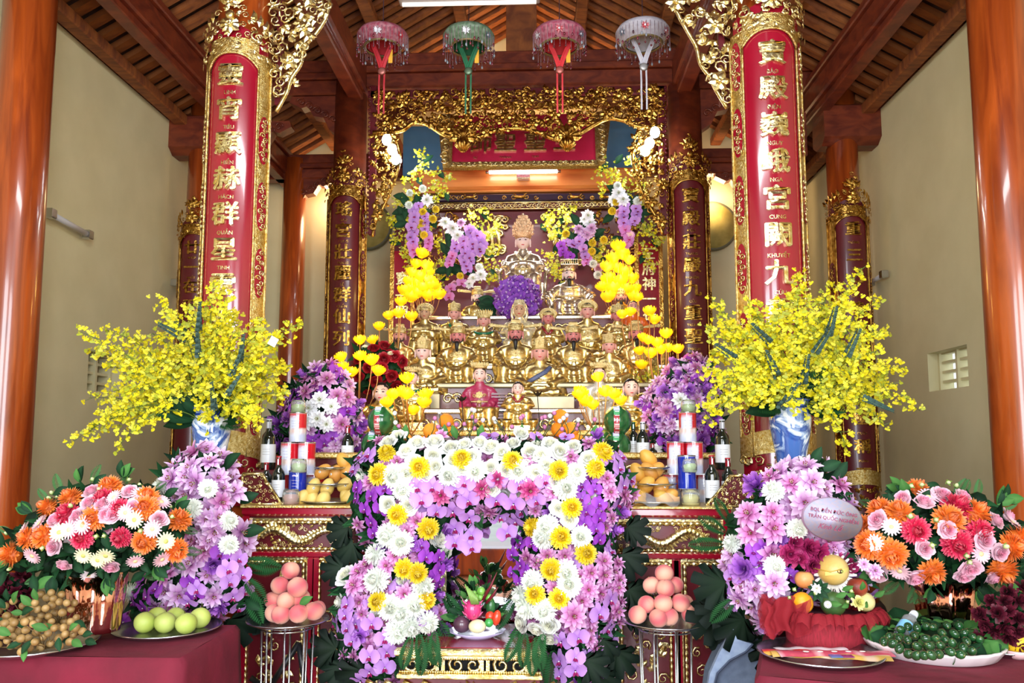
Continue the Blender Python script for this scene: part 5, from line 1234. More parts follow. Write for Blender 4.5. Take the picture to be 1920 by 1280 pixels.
mr_.add('po', Q3([(245, 770), (260, 850), (290, 890), (270, 690), (480, 990), (540, 980), (1060, 790)]), 17, .05, .2); mr_.add('pd', Q3([(400, 550), (440, 530), (460, 670), (430, 600), (600, 680)]), 17, .02)
mr_.add('mg', Q3([(700, 530), (650, 590), (760, 550), (600, 560), (800, 620), (720, 620), (620, 500), (900, 620)]), 21, .05)
mr_.fill([('ll', 3), ('lp', 8), ('cv', 1)], 19, 27, ov=.45)
mr_.leaves('m', [(1370, 1090, 190), (1365, 1130, 210), (1385, 1165, 240), (1420, 1180, 260), (1360, 1150, 200), (1400, 1150, 230), (1440, 1190, 270)], 62); mr_.leaves('f', [(1362, 1000, 150), (1360, 1020, 180), (1368, 980, 120), (1410, 1170, 250), (1380, 1120, 220)], 62)
mr_.leaves('d', [(1535, 880, 20), (1560, 900, 50), (1520, 870, 60)], 40)
cd = mr_.pos(1560, 973, .24) + mr_.b; card = empty('name_card', cd, 'oval pale card with red writing stuck in the right lilac mound', 'card'); card.rotation_euler = (0, math.radians(9), 0)
rx, rz = sz(47, 3.4), sz(34, 3.4)
MB().lathe([(1.0, -.012), (1.0, .012)], 48).build('rim', mat_plain('mauve_edge', W('b090b0'), .5), card, rot=(PI / 2, 0, 0), s=(rx * 1.04, rz * 1.04, .5)); MB().lathe([(1.0, .006), (1.0, .016)], 48).build('face', mat_noise('card_face', W('c8ccf0'), W('dccce0'), 9, .4, coat=.3), card, rot=(PI / 2, 0, 0), s=(rx, rz, .6))
M_ink = mat_plain('maroon_ink', W('8c2c50'), .5)
for tx, zz_, h_ in (('BQL ĐỀN ĐỨC ÔNG', .030, .0185), ('TRẦN QUỐC NGHIỄN', .005, .0185)): put('writing', glyph(tx, h_, None, M_ink, .0006, .0), card, (0, -.0115, zz_))
me = text_mesh('Kính Lễ', .027, .0006, 'writing', M_ink, 0, .45); a = centre_mesh(me); me.vertices.foreach_set('co', np.stack([a[:, 0], -a[:, 2], a[:, 1]], 1).ravel().astype(np.float32)); put('writing', me, card, (-.005, -.0115, -.027))

# ---- lilac mounds at the back corners
bl = Arr('flower_mound', 'lilac and white lily mound behind the red tins and wine on the left', 'flower mound',
    [(560, 720), (590, 688), (625, 682), (655, 712), (672, 760), (682, 820), (670, 875), (600, 885), (530, 870), (505, 820), (515, 770), (540, 740)], 5.0, .2, 54, base=(at(590, 880, 4.95).x, 4.95, AZ))
bl.add('lw', [(600, 750), (622, 762), (580, 765), (596, 785), (612, 795), (575, 790)], 18, .05); bl.add('ll', [(613, 712), (640, 795), (650, 745), (575, 735), (632, 742)], 20, .04)
bl.fill([('ll', 4), ('lp', 2), ('pd', 1)], 15, 19, poly=[(560, 720), (590, 688), (625, 682), (655, 712), (672, 760), (675, 790), (520, 780), (540, 740)], ov=.45); bl.fill([('pd', 6), ('cv', 3), ('lp', 1)], 14, 17, ov=.4)
br = Arr('flower_mound', 'pale lilac mound behind the red tins and wine on the right', 'flower mound',
    [(1230, 720), (1260, 690), (1300, 665), (1335, 690), (1350, 760), (1350, 850), (1320, 880), (1260, 870), (1225, 840), (1212, 790), (1210, 750)], 5.0, .2, 55, base=(at(1290, 870, 4.95).x, 4.95, AZ))
br.add('lw', [(1290, 770), (1282, 795), (1275, 750)], 16, .05)
br.fill([('lp', 6), ('ll', 3)], 15, 19, poly=[(1230, 720), (1260, 690), (1300, 665), (1335, 690), (1345, 760), (1340, 800), (1215, 800), (1210, 750)], ov=.42); br.fill([('pd', 5), ('cv', 3), ('ll', 2)], 14, 17, ov=.4)

# ---- round bouquets in the copper foil pots
def pot(px, py0, py1, w_, Y, label, group=None):
    a = at(px, py1, Y); r = sz(w_, Y) / 2; h = at(px, py0, Y).z - a.z
    o = empty('foil_pot', a, label, 'flower pot')
    MB().lathe([(r * .80, 0), (r * .84, h * .1), (r * .90, h * .5), (r, h), (r * .94, h), (r * .84, h * .5)], 60, rmod=lambda t, z: 1 + .055 * math.sin(9 * t) * (.5 + z / h * .5) + .02 * math.sin(17 * t + 2)).build('pleated_foil', M_copper, o)
    MB().lathe([(r * .9, 0), (r * .3, .01)], 20).build('soil_foam', mat_plain('green_foam', W('2c4830'), .9), o, loc=(0, 0, h * .8)); return o
pot(178, 1075, 1182, 104, 3.15, 'copper foil pot under the round bouquet beside the longan tray'); pot(1778, 1085, 1180, 112, 3.35, 'rose copper foil pot under the round bouquet behind the betel platter')
b1 = Arr('round_bouquet', 'round bouquet of orange and red mums and pale roses in the left foil pot', 'bouquet',
    [(10, 1010), (40, 970), (90, 935), (150, 905), (230, 898), (290, 915), (330, 950), (350, 1000), (345, 1040), (300, 1070), (230, 1085), (150, 1090), (70, 1085), (10, 1075), (-10, 1040)], 3.15, .22, 56, base=(at(178, 1085, 3.15)))
b1.add('om', Q1([(245, 460), (55, 560), (520, 360), (800, 495), (985, 545), (1000, 365), (610, 180), (390, 245), (820, 245), (810, 300), (150, 470), (260, 300)]), 24, .05)
b1.add('rm', Q1([(455, 475), (670, 470), (370, 335), (670, 305), (575, 250)]), 22, .05)
b1.add('pr', Q1([(355, 620), (620, 630), (745, 300), (495, 275), (300, 520), (305, 370), (510, 210), (570, 285), (725, 210), (890, 365), (430, 350), (630, 345), (590, 340)]), 16, .06)
b1.add('dp', Q1([(755, 600), (635, 245), (385, 425), (130, 430), (180, 570), (220, 390), (460, 400), (780, 225), (905, 590), (900, 270), (850, 420), (700, 330)]), 17, .07); b1.add('dc', Q1([(590, 570), (545, 595), (750, 370), (330, 440), (465, 570), (925, 490)]), 16, .07)
b1.add('gb', Q1([(400, 295), (540, 460), (585, 460), (280, 255), (955, 355), (785, 430), (715, 150), (555, 205), (240, 525), (60, 640), (290, 225), (520, 150), (775, 180), (40, 450)]), 8, .08)
b1.fill([('pr', 2), ('dw', 2), ('gb', 1)], 36, 13, ov=.85)
b1.fill([('gb', 1)], 60, 5, ov=.5)
b2 = Arr('round_bouquet', 'round bouquet of orange and red mums and pink roses in the right foil pot', 'bouquet',
    [(1600, 1000), (1640, 950), (1700, 925), (1760, 915), (1830, 930), (1890, 965), (1935, 1000), (1940, 1060), (1900, 1090), (1830, 1105), (1760, 1105), (1690, 1095), (1640, 1080), (1605, 1050)], 3.35, .22, 57, base=(at(1778, 1095, 3.35)))
b2.add('om', Q3([(1000, 405), (1040, 510), (1165, 565), (1395, 665), (1490, 370), (1205, 325), (1100, 310), (1790, 655), (1840, 520), (1640, 330), (1310, 205), (1890, 475)]), 28, .05)
b2.add('rm', Q3([(1305, 430), (1535, 510), (1665, 440), (1530, 295)]), 28, .05)
b2.add('pr', Q3([(1480, 425), (1685, 485), (1350, 530), (1570, 680), (1750, 375), (1345, 270), (1450, 230), (1085, 370), (1565, 240), (1820, 350), (1735, 690), (1300, 690), (1770, 550), (1085, 665), (1225, 250), (1610, 640)]), 18.5, .07)
b2.add('dp', Q3([(1210, 655), (1665, 560), (1370, 240), (1840, 385), (1000, 610)]), 18, .06); b2.add('dw', Q3([(1165, 410), (880, 550), (1070, 500)]), 17, .06)
b2.add('gb', Q3([(1390, 510), (1580, 570), (1600, 600), (1410, 370), (1795, 520), (1270, 355), (1330, 175), (1480, 160), (1525, 185), (1270, 180)]), 9, .08)
b2.fill([('pr', 1), ('dw', 1), ('gb', 2)], 42, 12, ov=.9)
for b, pts in ((b1, [(150, 905), (230, 895), (330, 960), (60, 960), (20, 1050), (290, 1060), (100, 1080), (200, 1080)]), (b2, [(1690, 920), (1870, 945), (1700, 930), (1640, 1070), (1830, 1100), (1900, 1090), (1750, 1100), (1880, 935)])):
    for (px, py) in pts:
        for q in range(4): b.leaves('d' if q % 2 else 'g', [(px, py, math.degrees(math.atan2(b.cy - py, px - b.cx)) + b.rng.uniform(-50, 50))], 32)
    for _ in range(60):
        p = b.rng.choice(poisson(b.poly, 30, b.rng, 60)); b.leaves('d', [(p[0], p[1], b.rng.uniform(0, 360))], 30)
    b.rimleaves('f2', 34, 44)

# ---- dark burgundy blooms in the far corners
for k, (poly, Y, lb) in enumerate((([(-10, 1085), (30, 1070), (55, 1085), (60, 1120), (30, 1140), (-10, 1140)], 3.4, 'dark burgundy flowers at the far left edge behind the longans'), ([(1830, 1150), (1870, 1115), (1930, 1100), (1935, 1210), (1880, 1215), (1835, 1200)], 3.05, 'dark burgundy flowers at the right edge behind the betel platter'))):
    a_ = Arr('burgundy_flowers', lb, 'flowers', poly, Y, .1, 60 + k); FL['bg0'] = FL.get('bg0') or (f_carn(W('4a0c20'), W('6c1830'), 3).mesh('burgundy_bloom', M_petal), 'burgundy_bloom'); a_.fill([('bg', 1)], 17, 17, ov=.5)
# ---------------------------------------------------------------- big vases of yellow dancing-lady orchids
YEL = [W('e6d40c'), W('eee41c'), W('d6c808'), W('e2dc38'), W('a8b028')]
def floret(m, p, r, rng, cols=YEL):
    """one tiny orchid: ruffled two-lobed lip, small upper petals, brown eye"""
    n = Vector((rng.uniform(-.8, .8), -1, rng.uniform(-.6, .6))).normalized(); q = n.to_track_quat('Z', 'Y').to_matrix() @ Matrix.Rotation(rng.uniform(-.9, .9), 3, 'Z'); c = rng.choice(cols); c2 = mix(c, W('a89810'), .35)
    P = lambda x, y, z=0: p + q @ Vector((x * r, y * r, z * r))
    m.add([P(0, 0, .1), P(-.75, -.1, 0), P(-.85, -.75, .1), P(-.15, -.95, .05), P(0, -.8, .12), P(.15, -.95, .05), P(.85, -.75, .1), P(.75, -.1, 0)], [(0, 1, 2, 3, 4), (0, 4, 5, 6, 7)], [c2] + [c] * 7)
    m.add([P(0, .0, .1), P(-.3, .35), P(0, .85, .0), P(.3, .35), P(-.62, .42), P(.62, .42)], [(0, 1, 2, 3), (0, 4, 1), (0, 3, 5)], c2)
def spray_mesh(A, B, bend, rng, nfl, r, spread, cols=YEL, side=True, start=.42):
    """curved stem from A to B with side twigs of florets"""
    m = MB(); g = W('5c7428'); C = (A + B) / 2 + bend; pts = []
    for i in range(13):
        t = i / 12; pts.append(A * (1 - t) ** 2 + C * 2 * t * (1 - t) + B * t * t)
    m.tube(pts, [.0035 * (1 - .7 * i / 12) for i in range(13)], 4, g)
    for k in range(nfl):
        t = start + (1 - start) * (k + rng.random()) / nfl; base = A * (1 - t) ** 2 + C * 2 * t * (1 - t) + B * t * t; sp = spread * (1.15 - t * .75)
        d = Vector((rng.gauss(0, 1), rng.gauss(0, .8), rng.gauss(0, 1))) * sp * .55; p = base + d
        if side and k % 2 == 0:
            s_ = d.cross(Vector((0, 1, .01))).normalized() * .0011; m.add([base - s_, base + s_, p + s_, p - s_], [(0, 1, 2, 3)], g)
        floret(m, p, r * rng.uniform(.75, 1.2), rng, cols)
    return m
def orchid_vase(label, glabel, org, Y, tips, seed, vase):
    rng = random.Random(seed); vx0, vx1, vy0, vy1 = vase
    a = at((vx0 + vx1) / 2, vy1, Y); r = sz(vx1 - vx0, Y) / 2; h = at(960, vy0, Y).z - a.z
    v = empty('porcelain_vase', a, label, 'vase')
    m, nt, b = new_mat('blue_white_porcelain'); n = noise(nt, 7, 6, dist=2.2); rp = ramp(nt, n.outputs[0], [(.40, W('eef2f6')), (.47, W('8fa6cc')), (.53, W('2c4c96')), (.62, W('4a6cb0'))]); nt.links.new(rp.outputs[0], b.inputs['Base Color']); b.inputs['Roughness'].default_value = .08; b.inputs['Coat Weight'].default_value = .6
    prof = [(.62, 0), (.66, .05), (.62, .12), (.74, .35), (.92, .62), (.98, .78), (.86, .88), (.80, .93), (.92, .99), (1.02, 1.0), (.94, 1.0), (.72, .93), (.7, .7)]
    MB().lathe([(x * r, z * h) for x, z in prof], 40).build('body', m, v)
    for z_, x_ in ((.02, .66), (.90, .86), (.985, .98)): MB().lathe([(x_ * r * 1.0, z_ * h), (x_ * r * 1.02, z_ * h + .006), (x_ * r, z_ * h + .012)], 40, cap=False).build('blue_band', mat_plain('cobalt_glaze', W('24408c'), .1, coat=.5), v)
    o = empty('orchid_bouquet', at(org[0], org[1], Y), glabel, 'bouquet'); b0 = o.location.copy(); A = Vector((0, 0, 0))
    for (px, py, dy) in tips:
        B = at(px, py, Y + dy) - b0; up = Vector((0, 0, .10 + .12 * rng.random())) if py < org[1] else Vector((0, -.05, .28))
        A2 = Vector((rng.uniform(-.05, .05), rng.uniform(-.04, .04), -.05))
        spray_mesh(A2, B, up, rng, 60, .0158, .085).build('flower_spray', M_petal, o)
    return v, o, b0
def tips_in(poly, d, rng, dy=.3):
    return [(x, y, rng.uniform(-dy, dy * .6)) for x, y in poisson(poly, d, rng)]
rg = random.Random(5)
LT = [(150, 622, -.2), (165, 655, -.1), (128, 835, -.3), (160, 815, -.25), (190, 800, -.2), (200, 620, 0), (300, 560, 0), (230, 700, -.2), (400, 525, 0), (420, 545, .1), (372, 560, 0), (440, 580, 0), (500, 600, .1), (566, 602, .1), (520, 640, 0), (545, 690, .1), (535, 740, 0), (220, 840, -.35), (480, 800, -.2)]
LT += tips_in([(300, 590), (400, 545), (480, 600), (530, 680), (530, 740), (480, 790), (300, 780), (180, 800), (160, 740), (200, 650)], 29, rg)
v1, o1, bb = orchid_vase('blue and white porcelain vase behind the left lilac mound', 'wide spray of yellow dancing orchids spreading toward the left wall', (393, 790), 4.05, LT, 71, (356, 430, 765, 900))
RT = [(1320, 610, 0), (1335, 560, 0), (1350, 600, 0), (1500, 505, 0), (1488, 540, .1), (1560, 530, .1), (1620, 500, .1), (1600, 545, 0), (1650, 560, .1), (1665, 620, 0), (1700, 690, -.1), (1725, 770, -.1), (1680, 720, 0), (1660, 800, -.2), (1590, 845, -.3), (1310, 690, 0), (1318, 760, -.2), (1325, 790, -.25), (1400, 560, 0)]
RT += tips_in([(1340, 620), (1400, 570), (1500, 545), (1600, 565), (1660, 620), (1680, 740), (1620, 800), (1540, 770), (1420, 780), (1330, 770), (1320, 690)], 28, rg)
v2, o2, bb2 = orchid_vase('tall blue and white porcelain vase behind the name-carded lilac mound', 'broad spray of yellow dancing orchids standing before the dark couplet board and vent', (1487, 765), 4.05, RT, 72, (1447, 1524, 752, 900))
for o, Y, L in ((o1, 4.05, [(345, 620, 130), (375, 590, 80), (372, 640, 85), (320, 620, 150), (445, 680, 60), (455, 650, 75), (440, 720, 50), (400, 740, 90)]), (o2, 4.05, [(1360, 660, 150), (1425, 625, 140), (1545, 635, 60), (1600, 640, 70), (1510, 690, 85), (1445, 680, 120), (1650, 760, -30), (1480, 740, 60), (1560, 600, 80)])):
    for (px, py, an) in L:
        a_ = math.radians(an); d = Vector((math.cos(a_), -.4, math.sin(a_))); leaf('e', o, at(px, py, Y - .22) - o.location - d * .08, d, (0, -1, .2), .15)
    for k in range(26):
        a_ = rg.uniform(-.3, 3.4); d = Vector((math.cos(a_), rg.uniform(-.8, .3), math.sin(a_) * .9)); leaf('d' if k % 3 else 'f', o, d * .06, d, (0, -1, .5), rg.uniform(.10, .2))
# white tag on the left spray
t = empty('paper_tag', at(512, 640, 3.85), 'small white tag in the left yellow orchids', 'tag'); MB().box((-.02, 0, -.022), (.02, .003, .022), M=Matrix.Rotation(.5, 4, 'Y')).build('paper', mat_plain('white_paper', (.85, .85, .85), .6), t)

# ---- flowers around the shrine
def shrine_yellow(label, poly, Y, seed, d=18, n=26, r=.017):
    rng = random.Random(seed); xs = [p[0] for p in poly]; ys = [p[1] for p in poly]; c = at(sum(xs) / len(xs), max(ys), Y); o = empty('yellow_orchid_cluster', c, label, 'flowers')
    for (px, py) in poisson(poly, d, rng):
        p = at(px, py, Y + rng.uniform(-.08, .08)) - c; q = p + Vector((rng.uniform(-.08, .08), rng.uniform(-.1, 0), rng.uniform(-.16, .05)))
        spray_mesh(p, q, Vector((0, -.03, .04)), rng, n, r, .07, start=0, side=False, cols=YEL + [W('d8d858'), W('98a830')]).build('flower_spray', M_petal, o)
    for (px, py) in poisson(poly, d * 1.6, rng):
        p = at(px, py, Y + .1) - c; a_ = rng.uniform(0, 6.28); leaf('d', o, p, (math.cos(a_), -.3, math.sin(a_)), (0, -1, 0), .12)
    return o
shrine_yellow('yellow orchids trailing down the left side of the shrine from the canopy to the lamps', [(795, 290), (835, 330), (850, 365), (800, 380), (790, 480), (770, 500), (745, 470), (735, 400), (740, 360), (775, 320)], 7.6, 81)
shrine_yellow('yellow orchids left of the goddess crown beside the white lilies', [(875, 398), (925, 393), (930, 430), (905, 445), (880, 430)], 8.1, 82, 15)
shrine_yellow('yellow orchids right of the goddess crown', [(1012, 398), (1075, 393), (1080, 430), (1050, 448), (1015, 425)], 8.1, 83, 15)
shrine_yellow('yellow orchids beside the white lilies on the left, above the lamps', [(825, 440), (850, 440), (850, 520), (830, 545), (815, 500)], 7.9, 84, 16)
shrine_yellow('yellow orchids low between the goddess and the left lilac cascade', [(905, 470), (940, 465), (935, 520), (910, 525)], 7.9, 85, 15)
shrine_yellow('yellow orchids low between the goddess and the king', [(1025, 470), (1055, 480), (1050, 530), (1030, 535)], 7.9, 86, 15)
shrine_yellow('yellow orchids trailing down the right side of the shrine beside the fretwork bracket', [(1110, 335), (1150, 300), (1180, 290), (1205, 340), (1210, 400), (1235, 440), (1225, 490), (1195, 480), (1195, 400), (1165, 370), (1130, 345)], 7.6, 87)
shrine_yellow('yellow orchids behind the right lotus lamps', [(1115, 450), (1150, 450), (1150, 500), (1115, 500)], 7.9, 88, 16)
shrine_yellow('small yellow flowers low behind the right lilac mound', [(1195, 690), (1240, 700), (1235, 740), (1200, 745)], 5.9, 89, 15, 18, .012)
def cluster(label, items, Y, name='flower_cascade', leafy=None):
    xs = [p[1] for p in items]; ys = [p[2] for p in items]; b = at(sum(xs) / len(xs), max(ys), Y); o = empty(name, b, label, 'flowers'); rng = random.Random(int(xs[0]))
    for it in items:
        k, px, py, r = it[:4]; n = Vector((rng.uniform(-.35, .35), -1, rng.uniform(-.2, .4))); flower(k, o, at(px, py, Y - rng.uniform(0, .08)) - b, n, sz(r, Y), rng)
    for (px, py, a_, L) in (leafy or []):
        a_ = math.radians(a_); leaf('d', o, at(px, py, Y + .05) - b, (math.cos(a_), -.2, math.sin(a_)), (0, -1, 0), sz(L, Y))
    return o
def chain(k, pts, r, n):
    out = []; 
    for i in range(n):
        t = i / max(1, n - 1) * (len(pts) - 1); j = min(int(t), len(pts) - 2); f = t - j; out.append((k if isinstance(k, str) else k[min(len(k) - 1, i * len(k) // n)], pts[j][0] * (1 - f) + pts[j + 1][0] * f + R.uniform(-3, 3), pts[j][1] * (1 - f) + pts[j + 1][1] * f, r))
    return out
LV = lambda px, py, n=8, L=30: [(px + R.uniform(-25, 25), py + R.uniform(-30, 30), R.uniform(0, 360), L) for _ in range(n)]
cluster('cascade of lilac and pink orchids hanging at left of the shrine, with pompom mums', chain(('po', 'po', 'pw'), [(775, 395), (772, 440), (778, 475)], 12, 10) + chain(('po', 'pw'), [(795, 405), (800, 440), (805, 465)], 10, 7) + [('po', 785, 385, 10), ('wm', 767, 384, 9), ('wm', 792, 353, 9), ('wm', 768, 361, 8), ('ym', 793, 397, 9), ('ym', 817, 392, 8), ('ym', 812, 410, 9), ('ym', 790, 418, 9), ('ym', 795, 440, 9), ('lw', 801, 375, 14)], 7.45, leafy=LV(785, 400, 14))
cluster('white lilies with drooping lilac orchids left of the goddess', [('lw', 835, 418, 15), ('lw', 848, 428, 16), ('lw', 858, 442, 15), ('lp', 865, 418, 11), ('lw', 888, 522, 13), ('lw', 902, 515, 14), ('lw', 880, 532, 11), ('wm', 898, 500, 9), ('ym', 863, 517, 8), ('pw', 845, 540, 12), ('pw', 866, 530, 12), ('pw', 842, 556, 12), ('pr', 852, 532, 8)] + chain(('po', 'pw'), [(855, 450), (848, 475), (842, 495)], 10, 8) + chain('po', [(880, 430), (890, 450), (880, 480), (876, 505)], 12, 11) + chain('po', [(895, 440), (905, 460), (895, 475)], 12, 7) + chain('po', [(868, 450), (870, 480), (874, 498)], 11, 6), 7.7, leafy=LV(865, 480, 22))
cluster('white lilies with pink and lilac orchids at upper right of the shrine', [('wm', 1158, 348, 9), ('lw', 1160, 362, 16), ('lw', 1168, 374, 15), ('lw', 1150, 375, 13), ('wm', 1196, 376, 10), ('ym', 1155, 378, 8), ('ym', 1148, 395, 9)] + chain(('po', 'pw', 'pw'), [(1168, 385), (1166, 420), (1178, 440), (1175, 460)], 12, 11) + chain('po', [(1195, 390), (1192, 405), (1185, 418)], 11, 6) + [('pr', 1160, 398, 9), ('dp', 1182, 440, 9)], 7.45, leafy=LV(1175, 380, 14))
cluster('white lily with lilac orchids above the crowned king, with yellow pompoms', [('lw', 1102, 404, 14), ('lw', 1106, 418, 14), ('lw', 1095, 412, 10)] + chain('lp', [(1085, 430), (1100, 440), (1110, 428)], 12, 7) + chain('po', [(1065, 455), (1080, 460), (1090, 445)], 11, 6) + chain('pd', [(1050, 460), (1055, 475), (1070, 480)], 10, 5) + chain(('po', 'pw'), [(1096, 465), (1098, 480), (1100, 492)], 10, 5) + [('ym', 1061, 438, 9), ('ym', 1132, 449, 9), ('ym', 1111, 455, 9), ('ym', 1110, 471, 9), ('wm', 1112, 494, 9), ('wm', 1121, 515, 9), ('pr', 1122, 503, 9)], 7.6, leafy=LV(1085, 450, 20))
# purple ball
pc = at(971, 562, 6.95); pbal = empty('purple_flower_ball', pc, 'large round ball of purple orchids in front of the goddess', 'flowers'); rr = sz(46, 6.95)
MB().ball((0, 0, 0), rr * .86, 16, 10, W('301848')).build('foam_ball', M_leaf, pbal)
rg = random.Random(9); pv = f_phal(W('9450c4'), W('6c2ca0'), W('d8b0e8')).mesh('purple_orchid', M_petal)
for k in range(230):
    z = 1 - 2 * (k + .5) / 230; a = k * 2.39996; n = Vector((math.sqrt(1 - z * z) * math.cos(a), math.sqrt(1 - z * z) * math.sin(a), z))
    if n.y < .45: put('purple_orchid', pv, pbal, n * rr * .9, face_rot(n + Vector((rg.uniform(-.8, .8), 0, rg.uniform(-.8, .8))), rg.uniform(0, 6)), rr * .23 * rg.uniform(.85, 1.15))
for k in range(9): leaf('d', pbal, Vector((-rr * .9, .05, -rr * rg.uniform(0, .8))), (-1, -.2, rg.uniform(-1, .6)), (0, -1, 0), .17)
# dark red roses bouquet on the left
rb = Arr('red_rose_bouquet', 'dark red rose bouquet behind the left lotus lamps', 'bouquet', [(660, 660), (700, 640), (740, 650), (765, 670), (755, 715), (720, 735), (680, 735), (655, 705)], 5.6, .12, 90, base=at(710, 740, 5.65))
rb.add('dr', [(672, 672), (700, 652), (722, 648), (740, 668), (755, 678), (690, 690), (716, 690), (735, 705), (705, 715), (672, 705), (745, 725), (720, 672)], 13, .04); rb.add('dc', [(732, 662), (708, 700)], 6, .05); rb.fill([('dr', 3), ('dc', 1)], 17, 8, ov=.7)
ca = MB(); ca.lathe([(.02, .06), (.13, .02), (.16, -.05)], 24); ca.build('burgundy_wrap', mat_plain('burgundy_paper', W('4c1018'), .6), rb.o, rot=(PI / 2, 0, 0), loc=(-.04, .02, .02))

# ---------------------------------------------------------------- yellow lotus lamps
def lotus_mesh():
    m = MB(); y1, y2 = W('f89800'), W('ffd410')
    for j, (n, r, h, e) in enumerate(((6, .34, 1.05, .25), (8, .68, .95, .5), (10, .98, .78, .72))):
        for k in range(n):
            a0 = 2 * PI * (k + .5 * (j % 2)) / n; half = PI / n * 1.25
            def fn(u, v):
                q = u * 2 - 1; a = a0 + q * half * math.sin(PI * (v * .78 + .18)); rr = r * (.35 + .65 * math.sin(v * 1.9)) ; return (rr * math.cos(a), rr * math.sin(a), -.35 + (h + .3) * v)
            m.grid(fn, 3, 3, cfn=lambda u, v: mix(y1, y2, v))
    m.ball((0, 0, -.1), (.45, .45, .35), 8, 5, y2); return m
LOT = lotus_mesh().mesh('lotus_lamp', M_lotus)
M_stem = mat_plain('gilt_wire', W('c08850'), .35, .7)
def lotus_tree(label, lots, Y, foot, seed, r=15):
    rng = random.Random(seed); b = at(foot[0], foot[1], Y); o = empty('lotus_lamp_tree', b, label, 'lamp')
    m = MB(); m.lathe([(.05, 0), (.055, .01), (.02, .03), (.012, .05)], 16)
    for (px, py) in lots:
        p = at(px, py, Y - rng.uniform(0, .12)) - b; L = put('lotus', LOT, o, p, (rng.uniform(-.15, .35), rng.uniform(-.2, .2), rng.uniform(0, 6)), sz(r * rng.uniform(.85, 1.08), Y))
        s0 = Vector((0, 0, .02)); c1 = Vector((p.x * .35, 0, max(.06, p.z * .25))); c2 = Vector((p.x, p.y, p.z * .55)); pts = [s0 * (1 - t) ** 3 + c1 * 3 * t * (1 - t) ** 2 + c2 * 3 * t * t * (1 - t) + p * t ** 3 for t in np.linspace(0, 1, 9)]
        m.tube(pts, .0035, 4)
    m.build('stems', M_stem, o); return o
lotus_tree('dense tree of lit yellow lotus lamps beside the left shrine couplet', [(790, 478), (780, 497), (800, 500), (772, 513), (803, 514), (788, 520), (767, 530), (783, 533), (806, 530), (797, 543), (768, 545), (782, 553), (815, 548), (824, 555), (803, 558), (770, 560), (757, 548), (812, 538)], 7.2, (795, 612), 1, 15)
lotus_tree('dense tree of lit yellow lotus lamps beside the right shrine couplet', [(1159, 465), (1168, 480), (1150, 487), (1137, 503), (1158, 505), (1180, 490), (1172, 512), (1142, 525), (1165, 530), (1185, 525), (1130, 540), (1150, 545), (1175, 545), (1192, 545), (1140, 560), (1190, 560)], 7.2, (1160, 612), 2, 15)
lotus_tree('stand of lotus lamps arching over the leftmost bearded mandarin', [(752, 568), (729, 594), (748, 590), (772, 596), (711, 614), (728, 665), (700, 640)], 5.9, (735, 735), 3, 13)
lotus_tree('stand of big lotus lamps in front of the dark red roses', [(675, 640), (640, 672), (642, 690), (676, 670), (697, 678), (660, 700), (709, 698)], 5.15, (670, 800), 4, 15)
lotus_tree('stand of big lotus lamps between the left child attendant and the oranges', [(763, 712), (762, 742), (738, 742), (799, 742), (795, 758), (775, 772), (727, 757), (755, 738)], 5.0, (768, 825), 5, 15)
lotus_tree('stand of lotus lamps rising beside the far right mandarin', [(1195, 560), (1218, 586), (1227, 602), (1182, 587), (1166, 592), (1205, 635), (1200, 660), (1202, 686)], 5.9, (1210, 740), 6, 13)
lotus_tree('stand of lotus lamps at the right end against the pale lilac mound', [(1249, 628), (1232, 645), (1253, 655), (1240, 658), (1272, 657), (1220, 665), (1215, 640)], 5.2, (1245, 780), 7, 14)
lotus_tree('stand of big lotus lamps beside the right watermelons', [(1122, 710), (1136, 737), (1085, 742), (1098, 755), (1112, 762), (1152, 742), (1165, 754), (1088, 738)], 5.0, (1125, 825), 8, 15)
for (x, y, Y, p, nm) in ((788, 520, 7.0, 14, 0), (1160, 515, 7.0, 14, 0), (765, 735, 4.85, 5, 0), (1120, 735, 4.85, 5, 0), (675, 665, 5.0, 5, 0), (1245, 645, 5.0, 4, 0)):
    point('lotus_lamp_glow', at(x, y, Y), p * .45, (1, .72, .2), .1)
